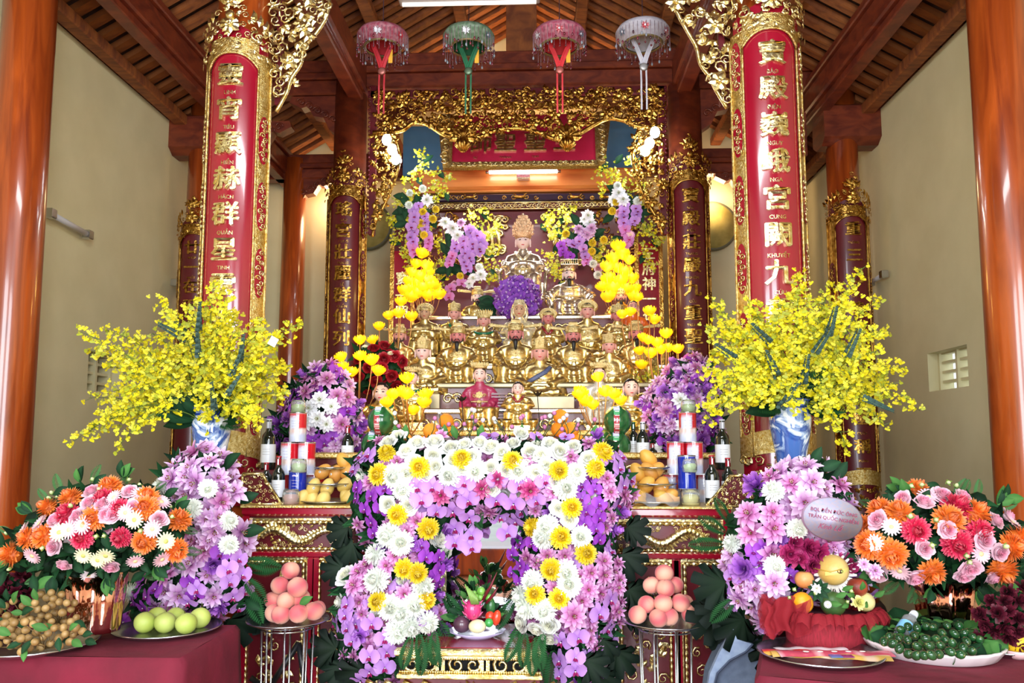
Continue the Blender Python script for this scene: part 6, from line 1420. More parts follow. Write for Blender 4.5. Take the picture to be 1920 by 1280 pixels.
# ---------------------------------------------------------------- red-clothed foreground tables
def cloth_table(name, label, x0, x1, y0, y1, z, seed, mat, wave=.012, rz=0, pos=None):
    o = empty(name, pos or ((x0 + x1) / 2, (y0 + y1) / 2, 0), label, 'table', rz=rz); W_, D = (x1 - x0) / 2, (y1 - y0) / 2; rng = random.Random(seed); ph = rng.uniform(0, 6)
    MB().box((-W_, -D, z - .03), (W_, D, z - .005)).build('table_board', M_wood, o)
    for a in (-1, 1):
        for b in (-1, 1): MB().box((a * (W_ - .05) - .02, b * (D - .05) - .02, 0), (a * (W_ - .05) + .02, b * (D - .05) + .02, z - .03)).build('leg', M_wood, o)
    m = MB(); rows = [(z, 0)] + [(z - .02 - .09 * i, 1) for i in range(int(z / .09) + 1)]
    per = []
    N = 46
    per.append((-W_, -D, -.7, -.7))
    for k in range(1, N): per.append((-W_ + 2 * W_ * k / N, -D, 0, -1))
    M_ = int(N * D / W_) + 4
    per.append((W_, -D, .7, -.7))
    for k in range(1, M_): per.append((W_, -D + 2 * D * k / M_, 1, 0))
    per.append((W_, D, .7, .7))
    for k in range(1, N): per.append((W_ - 2 * W_ * k / N, D, 0, 1))
    per.append((-W_, D, -.7, .7))
    for k in range(1, M_): per.append((-W_, D - 2 * D * k / M_, -1, 0))
    vs = []; n = len(per)
    for j, (zz_, f) in enumerate(rows):
        d = max(0, z - zz_)
        for i, (x, y, nx, ny) in enumerate(per):
            q = (.006 + d * .05 + wave * 2 * d * math.sin(i * .9 + ph + .4 * math.sin(i * .23)) + .01) * f; vs.append((x + nx * q, y + ny * q, max(.0, zz_)))
    fs = [(j * n + i, (j + 1) * n + i, (j + 1) * n + (i + 1) % n, j * n + (i + 1) % n) for j in range(len(rows) - 1) for i in range(n)]
    m.add(vs, fs); 
    g_ = MB().grid(lambda u, v: (-W_ + 2 * W_ * u, -D + 2 * D * v, z + .002 * math.sin(u * 17 + v * 9)), 16, 12); m.add(g_.v, g_.f); m.build('red_tablecloth', mat, o); return o
TZ = .85
pL = atz(327, 1233, TZ); pLb = atz(452, 1172, TZ)
cloth_table('covered_table', 'table under dark crimson velvet cloth holding longans and pears', -3.3, (pL.x + pLb.x) / 2, pL.y, pLb.y, TZ, 1, M_velvet)
pR = atz(1424, 1266, TZ); pRb = atz(1438, 1186, TZ); dR = (pRb - pR).normalized(); rzR = math.atan2(-dR.x, dR.y); ax_ = Vector((math.cos(rzR), math.sin(rzR), 0)); cR = pR + ax_ * .9 + Vector((dR.x, dR.y, 0)).normalized() * .42
cloth_table('covered_table', 'table under dark crimson velvet cloth holding the betel platter and fruit basket', -.9, .9, -.42, .42, TZ, 2, M_velvet, rz=rzR, pos=(cR.x, cR.y, 0))

def tray(px, py, w_, z, label, kind='steel', name='steel_tray', h=.018, loc=None, mat=None, rim=None):
    c = loc or atz(px, py, z); r = sz(w_, c.y) / 2; o = empty(name, (c.x, c.y, z), label, 'tray' if 'tray' in name else 'plate')
    MB().lathe([(r * .78, 0), (r * .8, .001), (r * .97, h), (r, h + .001), (r * .985, h + .004), (r * .79, .006), (.001, .006)], 48).build('dish', mat or M_steel, o)
    MB().lathe([(r * .985, h), (r * 1.005, h + .003), (r * .99, h + .006)], 48, cap=False).build('rolled_rim', rim or M_steel, o); return o, c, r
def fruit(name, mesh_list, c, s, label, cat, group, rot=None):
    return [put(nm, me, None, c, rot or (0, 0, 0), s, **(dict(label=label, cat=cat, group=group) if i == 0 else {})) for i, (nm, me) in enumerate(mesh_list)][0]
def whole(name, body, bits, loc, rot, s, label, cat, group=None):
    o = empty(name, loc, label, cat, group); o.rotation_euler = rot; o.scale = (s, s, s)
    put('flesh' if name != 'x' else 'body', body, o)
    for nm, me in bits: put(nm, me, o)
    return o
# pears
def pear_fn(d): return 1 - .10 * sm(.1, 1, d[2])
def blend(c1, c2, e=.5, f=3.0, ph=0):
    return lambda d: mix(c1, c2, max(0, min(1, e + .5 * math.sin(d[0] * f + ph) + .25 * d[2])))
pearm = MB().ball((0, 0, 1), (1, 1, 1.02), 20, 14, blend(W('a8b850'), W('bcc868'), .5, 2), fn=pear_fn).mesh('pear_body', M_fruit); stemm = MB().tube([(0, 0, 1.9), (.08, 0, 2.2), (.2, .05, 2.4)], .045, 5, W('4a4a20')).mesh('stem', M_fruit)
to, tc, tr_ = tray(314, 1184, 192, TZ, 'round steel tray of green pears on the crimson cloth')
pears = [(268, 1166, 'nearest left pear resting on the steel tray edge'), (308, 1174, 'pear at the front middle of the steel tray'), (352, 1168, 'pear at the front right of the steel tray'), (292, 1150, 'pear peeking out behind the leftmost two pears'), (330, 1148, 'pear at the middle of the back row'), (372, 1156, 'rightmost pear with a long curved stem')]
for px, py, lb in pears:
    r = .043; y = tc.y - .05 if py > 1163 else tc.y + .045; p = at(px, py, y)
    o = empty('green_pear', (p.x, y, TZ + .006), lb, 'pear', 'green pears on the steel tray'); o.rotation_euler = (R.uniform(-.2, .2), R.uniform(-.2, .2), R.uniform(0, 6)); put('pear_body', pearm, o, s=r); put('stem', stemm, o, s=r)
# peaches
def peach_body(seed):
    rg = random.Random(seed); ph = rg.uniform(0, 6)
    def fn(d): a = math.atan2(d[1], d[0]); return 1 - .10 * math.exp(-(math.atan2(math.sin(a), math.cos(a)) / .16) ** 2) * (1 - abs(d[2]) * .5) - .05 * max(0, d[2]) ** 8
    def cf(d): t = .5 + .5 * math.sin(d[0] * 2.2 + ph + d[2] * 1.5); c = mix(W('dea088'), W('c04858'), t ** 1.3 * .9); return c
    return MB().ball((0, 0, .92), (1, 1, .94), 22, 16, cf, fn=fn).mesh('peach_body', mat_fz)
mat_fz = mat_vc('peach_fuzz', .7, vary=.08, sheen=.15)
PB = [peach_body(i) for i in range(5)]
def peach_stand(cx, cyr, w_, Y, pos, lab, far):
    z = at(cx, cyr, Y).z; o = empty('fruit_stand', at(cx, cyr, Y) * 1, lab, 'stand'); o.location = (at(cx, cyr, Y).x, Y, 0); r = sz(w_, Y) / 2
    MB().lathe([(r * .8, z - .012), (r, z + .004), (r * 1.0, z + .009), (r * .8, z - .004), (.001, z - .004)], 48).build('steel_plate', M_steel, o)
    for k in range(8):
        a = 2 * PI * k / 8 + .2; MB().tube([(r * .62 * math.cos(a), r * .62 * math.sin(a), z - .012), (r * .58 * math.cos(a), r * .58 * math.sin(a), z * .5), (r * .66 * math.cos(a), r * .66 * math.sin(a), .0)], .005, 6).build('wire_leg', M_steel, o)
    m = MB()
    for zz_ in (z - .03, z * .45, .02): m.tube([(r * .62 * math.cos(a), r * .62 * math.sin(a), zz_) for a in np.linspace(0, 2 * PI, 25)], .004, 5)
    m.build('wire_rings', M_steel, o)
    rows = {}
    for q_ in pos: rows.setdefault(min(3, int((cyr + 5 - q_[1]) // 27)), []).append(q_)
    for ri, lst in rows.items():
        for i, (px, py, rp, dy) in enumerate(sorted(lst)):
            p = at(px, py, Y + dy); rr_ = sz(rp, Y + dy)
            q = empty('peach', (p.x, p.y, p.z - rr_ * .92), '%s row peach, %s from the left, in the pile %s' % (('bottom', 'second', 'third', 'top')[ri], ('first', 'second', 'third', 'fourth', 'fifth', 'sixth', 'seventh')[i], far), 'peach', 'peaches piled ' + far); q.rotation_euler = (R.uniform(-.5, .5), R.uniform(-.5, .5), R.uniform(0, 6)); put('peach_body', PB[(i + ri) % 5], q, s=rr_)
PY1 = [(508, 1148, 18, -.06), (525, 1152, 18, -.1), (562, 1150, 18, -.1), (587, 1145, 18, -.06), (545, 1140, 17, .06), (600, 1140, 16, .06), (510, 1125, 17, -.03), (540, 1125, 17, -.07), (572, 1120, 18, -.03), (525, 1096, 17, -.03), (554, 1096, 19, -.05), (548, 1108, 15, .05), (545, 1069, 17, -.02)]
peach_stand(540, 1163, 150, 3.62, PY1, 'round steel plate on wire legs with peaches, between the left table panels', 'beside the left flower leg')
PY2 = [(1200, 1150, 17, -.06), (1225, 1155, 17, -.1), (1258, 1155, 17, -.1), (1290, 1150, 17, -.06), (1306, 1145, 15, .05), (1212, 1128, 16, -.03), (1238, 1128, 17, -.07), (1268, 1126, 17, -.05), (1292, 1128, 16, .0), (1228, 1095, 16, .0), (1248, 1102, 17, -.05), (1268, 1096, 16, .0), (1247, 1074, 17, -.02)]
peach_stand(1248, 1165, 158, 3.62, PY2, 'round steel plate on wire legs with peaches, between the right table panels', 'beside the right flower leg')
lf = empty('peach_leaf', at(562, 1132, 3.48), 'single green leaf lying on the left peach pile', 'leaf'); leaf('g', lf, (0, 0, 0), (.9, -.2, .5), (0, -1, .3), .07)

# mangoes
def mango_body(c1, c2): return MB().ball((0, 0, .86), (1.15, .85, .86), 20, 14, blend(W(c1), W(c2), .5, 2.0), fn=lambda d: 1 + .16 * max(0, d[0]) ** 2 * (1 if d[2] > -.3 else .5)).mesh('mango_body', M_fruit)
MG = [mango_body('d49434', 'e0ac4c'), mango_body('cca850', 'd8b868'), mango_body('c88434', 'd89c48')]
stick = MB().lathe([(.16, 0), (.16, .02), (.001, .03)], 12, col=W('e8e8e0')).ball((0, 0, .03), (.07, .07, .01), 6, 4, W('6c5c30')).mesh('fruit_sticker', M_paint)
def mango_pile(cx, base, w_, Y, rows, where, seed):
    rg = random.Random(seed); levels = {}
    for li, (py, xs, pale) in enumerate(rows):
        if li in (0,) or True:
            zc = at(cx, py + 14, Y).z
        for j, px in enumerate(xs):
            p = at(px, py, Y - .05 + .03 * li); s = sz(14.5 if cx < 900 else 16, Y); q = empty('mango', (p.x, p.y, p.z - s * .86), '%s layer mango, %s from the left, in the stack %s' % (('lowest', 'second', 'third', 'topmost')[min(3, li)], ('first', 'second', 'third', 'fourth', 'fifth')[j], where), 'mango', 'mangoes on trays ' + where)
            q.rotation_euler = (rg.uniform(-.2, .2), -.9 + rg.uniform(-.35, .35), rg.uniform(-.6, .6) + (PI if rg.random() < .4 else 0)); put('mango_body', MG[1 if pale else rg.choice((0, 2))], q, s=s)
            if li in (1, 2): put('fruit_sticker', stick, q, (0, -s * .84, s * .9), (PI / 2, 0, 0), s)
    for k, (py, ww) in enumerate(((base, w_), (base - 32, w_ * .78), (base - 62, w_ * .55))):
        p = at(cx, py, Y); o = empty('fruit_tray', (p.x, Y, p.z), '%s steel tray of the mango stack %s' % (('lowest wide', 'middle', 'small upper')[k], where), 'tray'); r = sz(ww, Y) / 2
        MB().lathe([(r * .8, 0), (r, .010), (r, .014), (r * .8, .004), (.001, .004)], 40).build('dish', M_steel, o)
    p = at(cx, base - 26, Y - .13)
mango_pile(620, 942, 112, 4.22, [(930, (574, 594, 617, 642, 662), True), (906, (600, 626, 655), True), (882, (612, 638, 660), False), (860, (636,), False)], 'left of the flower arch', 3)
mango_pile(1225, 942, 112, 4.22, [(930, (1185, 1206, 1232, 1260), False), (905, (1192, 1222, 1250), False), (880, (1184, 1208, 1236), False), (856, (1207,), False)], 'right of the flower arch', 4)
film = MB(); film.grid(lambda u, v: (-.11 + .22 * u, -.012 * math.sin(u * 9) - .05 * math.sin(u * PI), .0 + .05 * v + .012 * math.sin(u * 13 + v * 5)), 12, 4); film.build('plastic_wrap', M_film, loc=at(1232, 946, 4.0), label='crumpled clear lilac plastic wrap around the lowest right mangoes', cat='wrap')

# tins and jars
def tin(px, py_base, w_, h_, Y, label, top='c01828', low='b4b8d0', art=True, z=None):
    p = at(px, py_base, Y); r = sz(w_, Y) / 2; h = sz(h_, Y); o = empty('milk_tin', (p.x, Y, z if z is not None else p.z), label, 'tin', 'milk tins in the offering towers')
    m = MB(); n = 28; vs = []; cs = []; lv = [0, .02, .22, .34, .42, .5, .6, .8, .96, 1.0]
    for z_ in lv:
        for i in range(n):
            a = 2 * PI * i / n; f = math.sin(a - .9); c = W(top)
            if z_ < .36 + .05 * math.sin(a * 3): c = W(low)
            if art and .15 < z_ < .9 and math.cos(a + PI * .62) > .82: c = W('ccd0e4')
            if art and .3 < z_ < .5 and math.cos(a + PI * .5) > .2: c = mix(W('e8e0e0'), W('a85028'), .4 if i % 3 else .1)
            if z_ in (0, 1.0): c = W('c8c8cc')
            vs.append((r * math.cos(a), r * math.sin(a), z_ * h)); cs.append(c)
    fs = [(j * n + i, j * n + (i + 1) % n, (j + 1) * n + (i + 1) % n, (j + 1) * n + i) for j in range(len(lv) - 1) for i in range(n)]
    m.add(vs, fs, cs); m.build('printed_wall', M_glossy, o)
    MB().lathe([(r * 1.02, -.002 + h), (r * 1.03, h + .003), (r * .94, h + .004), (r * .93, h - .002), (.001, h - .002)], 28).build('steel_rim', M_steel, o)
    me = glyph('~', .05, r + .0008, mat_w, .0004, .004); put('printed_crest', me, o, (0, 0, h * .86)); 
    m2 = MB(); 
    for k, wd in enumerate((.5, .36, .42, .3)): m2.tube([(math.sin(a) * (r + .0008), -math.cos(a) * (r + .0008), h * (.72 - .09 * k)) for a in np.linspace(-wd, wd, 6)], .0011, 3)
    m2.build('printed_lines', mat_w, o); return o, h
mat_w = mat_plain('pale_print', W('d8c8d8'), .3)
def jar(px, py, w_, h_, Y, label, cols, z=None, lid=False):
    p = at(px, py, Y); r = sz(w_, Y) / 2; h = sz(h_, Y); o = empty('glass_jar', (p.x, Y, z if z is not None else p.z), label, 'jar', 'glass candle jars among the tins')
    MB().lathe([(r * .8, 0), (r * .98, h * .12), (r, h * .5), (r * .95, h * .8), (r * .86, h), (r * .80, h), (r * .88, h * .75), (r * .9, h * .2), (.001, h * .1)], 24).build('glass', M_glass, o)
    MB().lathe([(r * .82, h * .1), (r * .9, h * .5), (r * .7, h * .66), (.001, h * .7)], 16, col=W(cols)).build('filling', M_fruit, o); return o
def stackz(ps): return ps
for sd, cx, pre in ((1, 558, 'left'), (2, 1290, 'right')):
    Y = 4.32; zT = AZ + .0; s_ = 1 if sd == 1 else 1
    _, h = tin(cx - 2, 945, 34, 60, Y + .12, 'red tin at the bottom, behind the blue tin, in the %s tower' % pre, z=zT)
    for dx, nm in ((-30, 'outer' if sd == 1 else 'inner'), (32, 'inner' if sd == 1 else 'outer')):
        tin(cx + dx, 945, 33, 52, Y + .05, 'red tin standing lowest on the %s side of the %s tower' % (nm, pre), z=zT)
    tin(cx - 1, 945, 33, 60, Y - .1, 'blue tin with white crest low in the %s tower' % pre, top='1c2c94', low='20309c', art=False, z=zT + sz(28 if sd == 2 else 0, Y))
    zz2 = at(cx, 887, Y).z
    for dx, nm in ((-16 if sd == 1 else -22, 'left half'), (16 if sd == 1 else 12, 'right half'), (0, 'rear')):
        tin(cx + dx, 887, 33 if dx else 31, 57, Y + (.07 if dx == 0 else 0), 'red tin in the middle layer of the %s tower, %s' % (pre, nm), z=zz2)
    MB().box((-.11, -.07, -.006), (.11, .08, 0)).build('card_sheet', mat_plain('clear_sheet', (.8, .8, .85), .2, alpha=.6), loc=(at(cx, 887, Y).x, Y, zz2), label='thin sheet carrying the middle tins of the %s tower' % pre, cat='sheet')
    zz3 = at(cx, 828, Y).z; tin(cx, 828, 32, 54, Y, 'red and white tin at the top of the %s tower' % pre, z=zz3)
    jar(cx + 1, 774, 28, 24, Y, 'glass jar with green filling on top of the %s tin tower' % pre, 'a8c078', z=at(cx, 774, Y).z)
    jar(cx + 2, 886, 30, 26, Y - .12, 'glass jar of pale green filling halfway up the %s tin tower' % pre, 'b8d098', z=at(cx, 886, Y - .12).z)
jar(545, 946, 32, 28, 4.12, 'glass jar with red and white filling at the table edge beside the left trays', 'c89090', z=AZ); jar(1295, 946, 34, 30, 4.12, 'glass jar with yellow filling at the table edge below the right blue tin', 'd8d080', z=AZ)
# wine bottles
def bottle(px, py, w_, h_, Y, label, cap='8c1020', z=None, glass=(.01, .015, .012), parts=True):
    p = at(px, py, Y); r = sz(w_, Y) / 2; h = sz(h_, Y); o = empty('wine_bottle', (p.x, Y, z if z is not None else (AZ if abs(p.z - AZ) < .06 else p.z)), label, 'bottle', 'wine bottles on the altar')
    MB().lathe([(r * .94, 0), (r, .01), (r, h * .60), (r * .85, h * .68), (r * .42, h * .76), (r * .36, h * .9), (r * .40, h * .97), (r * .36, h)], 24).build('glass_body', mat_bt, o)
    MB().lathe([(r * .40, h * .80), (r * .39, h * .97), (r * .42, h * .975), (r * .42, h * 1.002), (.001, h * 1.005)], 16).build('capsule', mat_plain('wine_capsule', W(cap), .3, coat=.3), o)
    MB().grid(lambda u, v: (math.sin((u - .5) * 3.4) * (r + .001), -math.cos((u - .5) * 3.4) * (r + .001), h * (.14 + .36 * v)), 12, 1, col=W('e4e6ea')).build('paper_label', M_paint, o)
    m = MB()
    for k in range(3): m.tube([(math.sin(a) * (r + .0018), -math.cos(a) * (r + .0018), h * (.30 + .05 * k)) for a in np.linspace(-.5, .5, 6)], .0009, 3, W('9a8a80'))
    m.build('label_print', M_paint, o)
    MB().grid(lambda u, v: (math.sin((u - .5) * .5) * (r * .40 + .001), -math.cos((u - .5) * .5) * (r * .40 + .001), h * (.82 + .12 * v)), 2, 1, col=W('e0e4ee')).build('neck_band', M_paint, o); return o
mat_bt = mat_plain('dark_bottle_glass', (.008, .012, .01), .04, coat=1.0)
for px, py, w_, h_, Y, lb, cap in ((502, 880, 27, 95, 4.5, 'tall wine bottle left of the red tins, rear one, at the left end', 'c8ccd8'), (498, 935, 24, 75, 4.25, 'wine bottle behind the left gilded end piece', 'a81c2c'), (521, 938, 24, 88, 4.2, 'wine bottle in front between the left end piece and the tins', 'a81c2c'), (651, 872, 23, 74, 4.75, 'wine bottle right behind the left mangoes', 'a81c2c'), (612, 865, 22, 60, 4.85, 'dark wine bottle partly hidden in the left purple orchids', '181818'),
                                   (1206, 868, 24, 76, 4.75, 'wine bottle beside the right watermelons', 'd0d0d8'), (1224, 872, 18, 40, 4.7, 'dark wine bottle with red capsule behind the right mangoes', 'a81c2c'), (1232, 860, 22, 55, 4.9, 'wine bottle half hidden among the right purple orchids', '181818'), (1356, 880, 27, 92, 4.5, 'tall wine bottle right of the red tins', 'd0d0d8'), (1336, 935, 26, 90, 4.2, 'wine bottle in front beside the right tins', 'a81c2c'), (1366, 930, 24, 84, 4.25, 'wine bottle in front behind the right gilded end piece', 'a81c2c')):
    bottle(px, py, w_, h_, Y, lb, cap)
for px, py, Y, lb in ((502, 880, 4.5, 'dark box raising the tall rear bottle at the left end of the table'), (1356, 880, 4.5, 'dark box raising the tall rear bottle at the right end of the table')):
    p = at(px, py, Y); MB().box((-.06, -.06, 0), (.06, .06, p.z - AZ), bev=.004).build('riser_box', M_darkred, loc=(p.x, Y, AZ), label=lb, cat='box')
grn = bottle(1188, 862, 20, 70, 4.85, 'green glass bottle between the right watermelons and wine', '0c5c34'); grn.children and None
# watermelons
def melon(seed):
    def cf(d): a = math.atan2(d[1], d[0]); return mix(W('2f6a3a'), W('1c4c28'), .5 + .5 * math.sin(a * 9 + 1.2 * math.sin(d[2] * 7)))
    return MB().ball((0, 0, 1), (1, 1, 1.08), 40, 20, cf).mesh('melon_rind', mat_vc('melon_rind', .18, vary=.05, coat=.5))
MEL = melon(1)
def watermelon(px, py, rp, Y, label, tape=True):
    c = at(px, py, Y); r = sz(rp, Y); o = empty('watermelon', (c.x, Y, c.z - r * 1.05), label, 'watermelon', 'watermelons on the altar step'); put('melon_rind', MEL, o, s=r)
    if tape:
        m = MB()
        for k, (a0, a1, cc, wd) in enumerate(((-1.4, -.5, 'a83038', .22), (-.5, -.2, 'd89898', .22), (-.2, .35, 'b04048', .23), (.35, .7, '58a870', .22), (.7, 1.15, 'c8ccec', .22), (1.15, 1.5, '306840', .2))):
            m.grid(lambda u, v: ((u - .5) * 2 * wd * r * 1.0 - .12 * r, -math.cos(a0 + (a1 - a0) * v) * r * 1.015 * math.sqrt(1 - ((u - .5) * .5) ** 2), r + 1.09 * r * math.sin(a0 + (a1 - a0) * v)), 3, 4, col=W(cc))
        for q in range(7): m.box((-.26 * r, -1.04 * r * math.cos(-.9 + q * .3), r + 1.08 * r * math.sin(-.9 + q * .3)), (.04 * r, -1.03 * r * math.cos(-.9 + q * .3), r + 1.08 * r * math.sin(-.9 + q * .3) + .03 * r), col=W('e8e0e0'))
        m.build('printed_tape', M_glossy, o)
    return o
watermelon(715, 787, 26, 4.75, 'upper taped watermelon of the left pair'); watermelon(703, 833, 26, 4.78, 'lower taped watermelon of the left pair'); watermelon(738, 828, 22, 4.95, 'plain watermelon half hidden behind the left taped pair', False)
watermelon(1158, 787, 26, 4.75, 'upper taped watermelon of the right pair'); watermelon(1157, 835, 26, 4.75, 'lower taped watermelon of the right pair'); watermelon(1132, 825, 22, 4.95, 'plain watermelon half hidden behind the right taped pair', False)
# oranges
ORM = MB().ball((0, 0, .95), (1, 1, .95), 20, 14, blend(W('f08c14'), W('f4a02c'), .5, 2)).mesh('orange_peel', mat_vc('orange_peel', .4, vary=.06, bmp=.5, bscale=200)); ORS = MB().ball((0, 0, 1.9), (.1, .1, .04), 8, 4, W('5c7c30')).mesh('stem_dot', M_fruit)
for px, py, lb, g_ in ((825, 782, 'topmost orange of the left orange pile', 0), (817, 803, 'orange at the outer middle of the left pile', 0), (844, 802, 'orange at the inner middle of the left pile', 0), (800, 826, 'lowest outer orange of the left pile', 0), (832, 828, 'lowest inner orange of the left pile', 0),
                   (1043, 778, 'topmost orange of the right orange pile', 1), (1037, 800, 'orange at the inner middle of the right pile', 1), (1066, 800, 'orange at the outer middle of the right pile', 1), (1026, 826, 'lowest inner orange of the right pile', 1), (1078, 826, 'lowest outer orange of the right pile', 1)):
    c = at(px, py, 4.8 if py < 820 else 4.78); r = sz(14.5, 4.8); o = empty('orange', (c.x, c.y, c.z - r * .95), lb, 'orange', 'oranges piled on the altar step'); o.rotation_euler = (R.uniform(.5, 1.2), 0, R.uniform(0, 6)); put('orange_peel', ORM, o, s=r); put('stem_dot', ORS, o, s=r)
# ---------------------------------------------------------------- longans on the left tray
def bunch_of_longans(label, pts, Y, seed, leaves=()):
    rg = random.Random(seed); c = at(sum(p[0] for p in pts) / len(pts), max(p[1] for p in pts), Y); o = empty('longan_bunch', c, label, 'fruit')
    m = MB()
    for (px, py) in pts:
        p = at(px, py, Y + rg.uniform(-.05, .05)) - c; put('longan', LNG, o, p, (rg.uniform(0, 3), 0, rg.uniform(0, 6)), .0145 * rg.uniform(.9, 1.12)); m.tube([p + Vector((0, .005, -.01)), p * .5 + Vector((0, .05, -.01)), Vector((0, .05, 0))], .0016, 4, W('6c5430'))
    m.build('twigs', M_fruit, o)
    for (px, py, an) in leaves:
        a = math.radians(an); leaf('g' if rg.random() < .4 else 'd', o, at(px, py, Y - .05) - c, (math.cos(a), -.3, math.sin(a)), (0, -1, .5), .055 * rg.uniform(.8, 1.2))
LNG = MB().ball((0, 0, 0), (1, 1, .95), 12, 9, blend(W('8c6c3c'), W('ae8c58'), .5, 3)).mesh('longan', M_fruit)
lt_, lc, lr = tray(62, 1213, 226, TZ, 'steel tray heaped with brown longans at the left table edge')
rg = random.Random(77)
A_ = poisson([(50, 1130), (75, 1108), (110, 1110), (140, 1130), (145, 1165), (110, 1175), (70, 1170), (48, 1155)], 11.5, rg)
B_ = poisson([(-5, 1165), (60, 1160), (110, 1175), (150, 1170), (160, 1195), (120, 1212), (40, 1222), (-8, 1218)], 12, rg)
C_ = poisson([(-8, 1135), (40, 1120), (50, 1160), (20, 1180), (-8, 1175)], 13, rg)
bunch_of_longans('upper bunch of longans with a green leaf standing on top of the heap', A_, 3.0, 1, [(70, 1125, 100), (60, 1135, 130), (140, 1165, -20), (120, 1180, -60), (100, 1172, 200), (150, 1180, -30), (45, 1150, 170)])
bunch_of_longans('lower bunch of longans spilling over the front of the left steel tray', B_, 2.88, 2, [(135, 1200, -20), (155, 1190, 10), (60, 1200, 240), (40, 1205, 200), (110, 1195, -70), (160, 1200, -10), (90, 1180, 160), (50, 1215, -90), (130, 1180, 30), (20, 1190, 150)])
bunch_of_longans('leafy longan bunch cut by the left edge of the view', C_, 3.0, 3, [(10, 1140, 120), (25, 1130, 60), (40, 1150, 20), (5, 1160, 190), (35, 1165, -30), (15, 1125, 90), (-5, 1145, 150)])

# ---- right table: packets tray, betel platter, fruit basket
def tab(px, py): return atz(px, py, TZ)
t1, c1, r1 = tray(1540, 1236, 218, TZ, 'thin steel tray under the printed incense packets on the right table', loc=atz(1537, 1232, TZ)); 
M_pack = mat_vc('printed_packet', .25, vary=0, coat=.5)
for k, (dx, dy, an, cc, lb) in enumerate(((-.01, .06, .10, 'e8e4ec', 'white tissue packet lying at the back of the thin tray'), (.0, .0, -.02, 'd83a34', 'long red and yellow printed packet on top of the thin tray'), (.02, -.05, -.10, 'e0b860', 'long yellow printed packet at the front of the thin tray'), (.04, -.035, .05, 'c85068', 'pinkish printed packet peeking under the red packet'))):
    o = empty('incense_packet', (c1.x + dx, c1.y + dy, TZ + .010 + .004 * k), lb, 'packet', 'packets on the thin tray'); o.rotation_euler = (math.radians(4), 0, an); L, D = r1 * (.92 if k else .6), .036
    col = W(cc); m = MB().grid(lambda u, v: (-L + 2 * L * u, -D + 2 * D * v + .006 * math.sin(u * 5), .006 * math.sin(v * PI) + .002 * math.sin(u * 21)), 20, 4, cfn=lambda u, v: (col if v > .35 or k != 1 else W('e8b850')) if abs(math.sin(u * 9 + k)) > .25 else mix(col, W('f4e0e0'), .5)); m.build('printed_film', M_pack, o)
    if k in (1, 3):
        m = MB()
        for q in range(5): m.ball((-L * .5 + q * L * .25, .0, .0085), (.012, .009, .001), 8, 4, W('f4e4e0'))
        m.build('printed_marks', M_pack, o)
for k, (x_, cc) in enumerate(((.03, '4878c0'), (.07, '8c3c78'))): 
    MB().box((-.02, -.02, 0), (.02, .014, .002), col=W(cc)).build('paper_slip', M_pack, loc=(c1.x + x_, c1.y - .075, TZ + .024), label=('blue' if k == 0 else 'purple') + ' paper slip under the packets at the tray front', cat='slip')
# scalloped platter
pc_ = tab(1748, 1222); pr_ = sz(115, pc_.y); pl = empty('scalloped_platter', (pc_.x, pc_.y, TZ), 'white scalloped platter full of leaves and betel nuts', 'platter')
MB().lathe([(pr_ * .86, 0), (pr_ * .90, .004), (pr_ * .98, .034), (pr_, .044), (pr_ * .97, .046), (pr_ * .88, .012), (.001, .012)], 72, col=W('e8d8dc'), rmod=lambda a, z: 1 + (.018 * abs(math.sin(a * 12)) if z > .02 else 0)).build('dish', mat_plain('white_porcelain', W('e6dade'), .25, coat=.4), pl)
rg = random.Random(31); bl_ = empty('platter_leaves', (pc_.x, pc_.y, TZ + .012), 'ring of broad green leaves lining the scalloped platter', 'leaves')
for k in range(34):
    a = 2 * PI * k / 34 + rg.uniform(-.05, .05); d = Vector((math.cos(a), math.sin(a), rg.uniform(.5, 1.0))); leaf('g' if k % 3 else 'd', bl_, Vector((math.cos(a) * pr_ * .72, math.sin(a) * pr_ * .72, .02)), d, (math.cos(a) * .3, -1 if math.sin(a) < 0 else -.2, .5), pr_ * rg.uniform(.36, .5) * (.75 if math.sin(a) < 0 else 1.0)).scale.x *= 1.9
for k in range(40):
    a = rg.uniform(0, 6.28); q = rg.uniform(0, .7) * pr_; leaf('g' if k % 3 == 0 else 'd', bl_, Vector((math.cos(a) * q, math.sin(a) * q, .06 + .03 * (1 - q / pr_))), (math.cos(a * 3), math.sin(a * 3), rg.uniform(-.1, .4)), (0, -.3, 1), .055)
NUT = MB().ball((0, 0, 0), (.9, .9, 1.1), 12, 9, blend(W('123a1e'), W('24542c'), .5, 3)).ball((0, 0, 1.05), (.25, .25, .15), 8, 4, W('5c6834')).mesh('nut_body', mat_vc('waxy_green', .2, vary=.1, coat=.4))
MB().ball((0, 0, 0), (pr_ * .72, pr_ * .72, .065), 24, 8, W('0e2414')).build('leaf_mound', M_leaf, bl_, loc=(0, 0, .02))
bt = poisson([(1655, 1205), (1680, 1180), (1720, 1168), (1770, 1165), (1810, 1175), (1840, 1200), (1820, 1225), (1760, 1232), (1700, 1228)], 13.5, rg)
for k, (px, py) in enumerate(bt):
    z = TZ + .08 + .04 * (1 - abs(px - 1748) / 110); p = atz(px, py, z); o = put('betel_nut', NUT, None, p, (rg.uniform(0, 3), rg.uniform(0, 3), 0), .0165, label='small dark green betel nut among the leaves on the scalloped platter', cat='nut', group='betel nuts on the scalloped platter')
m = MB()
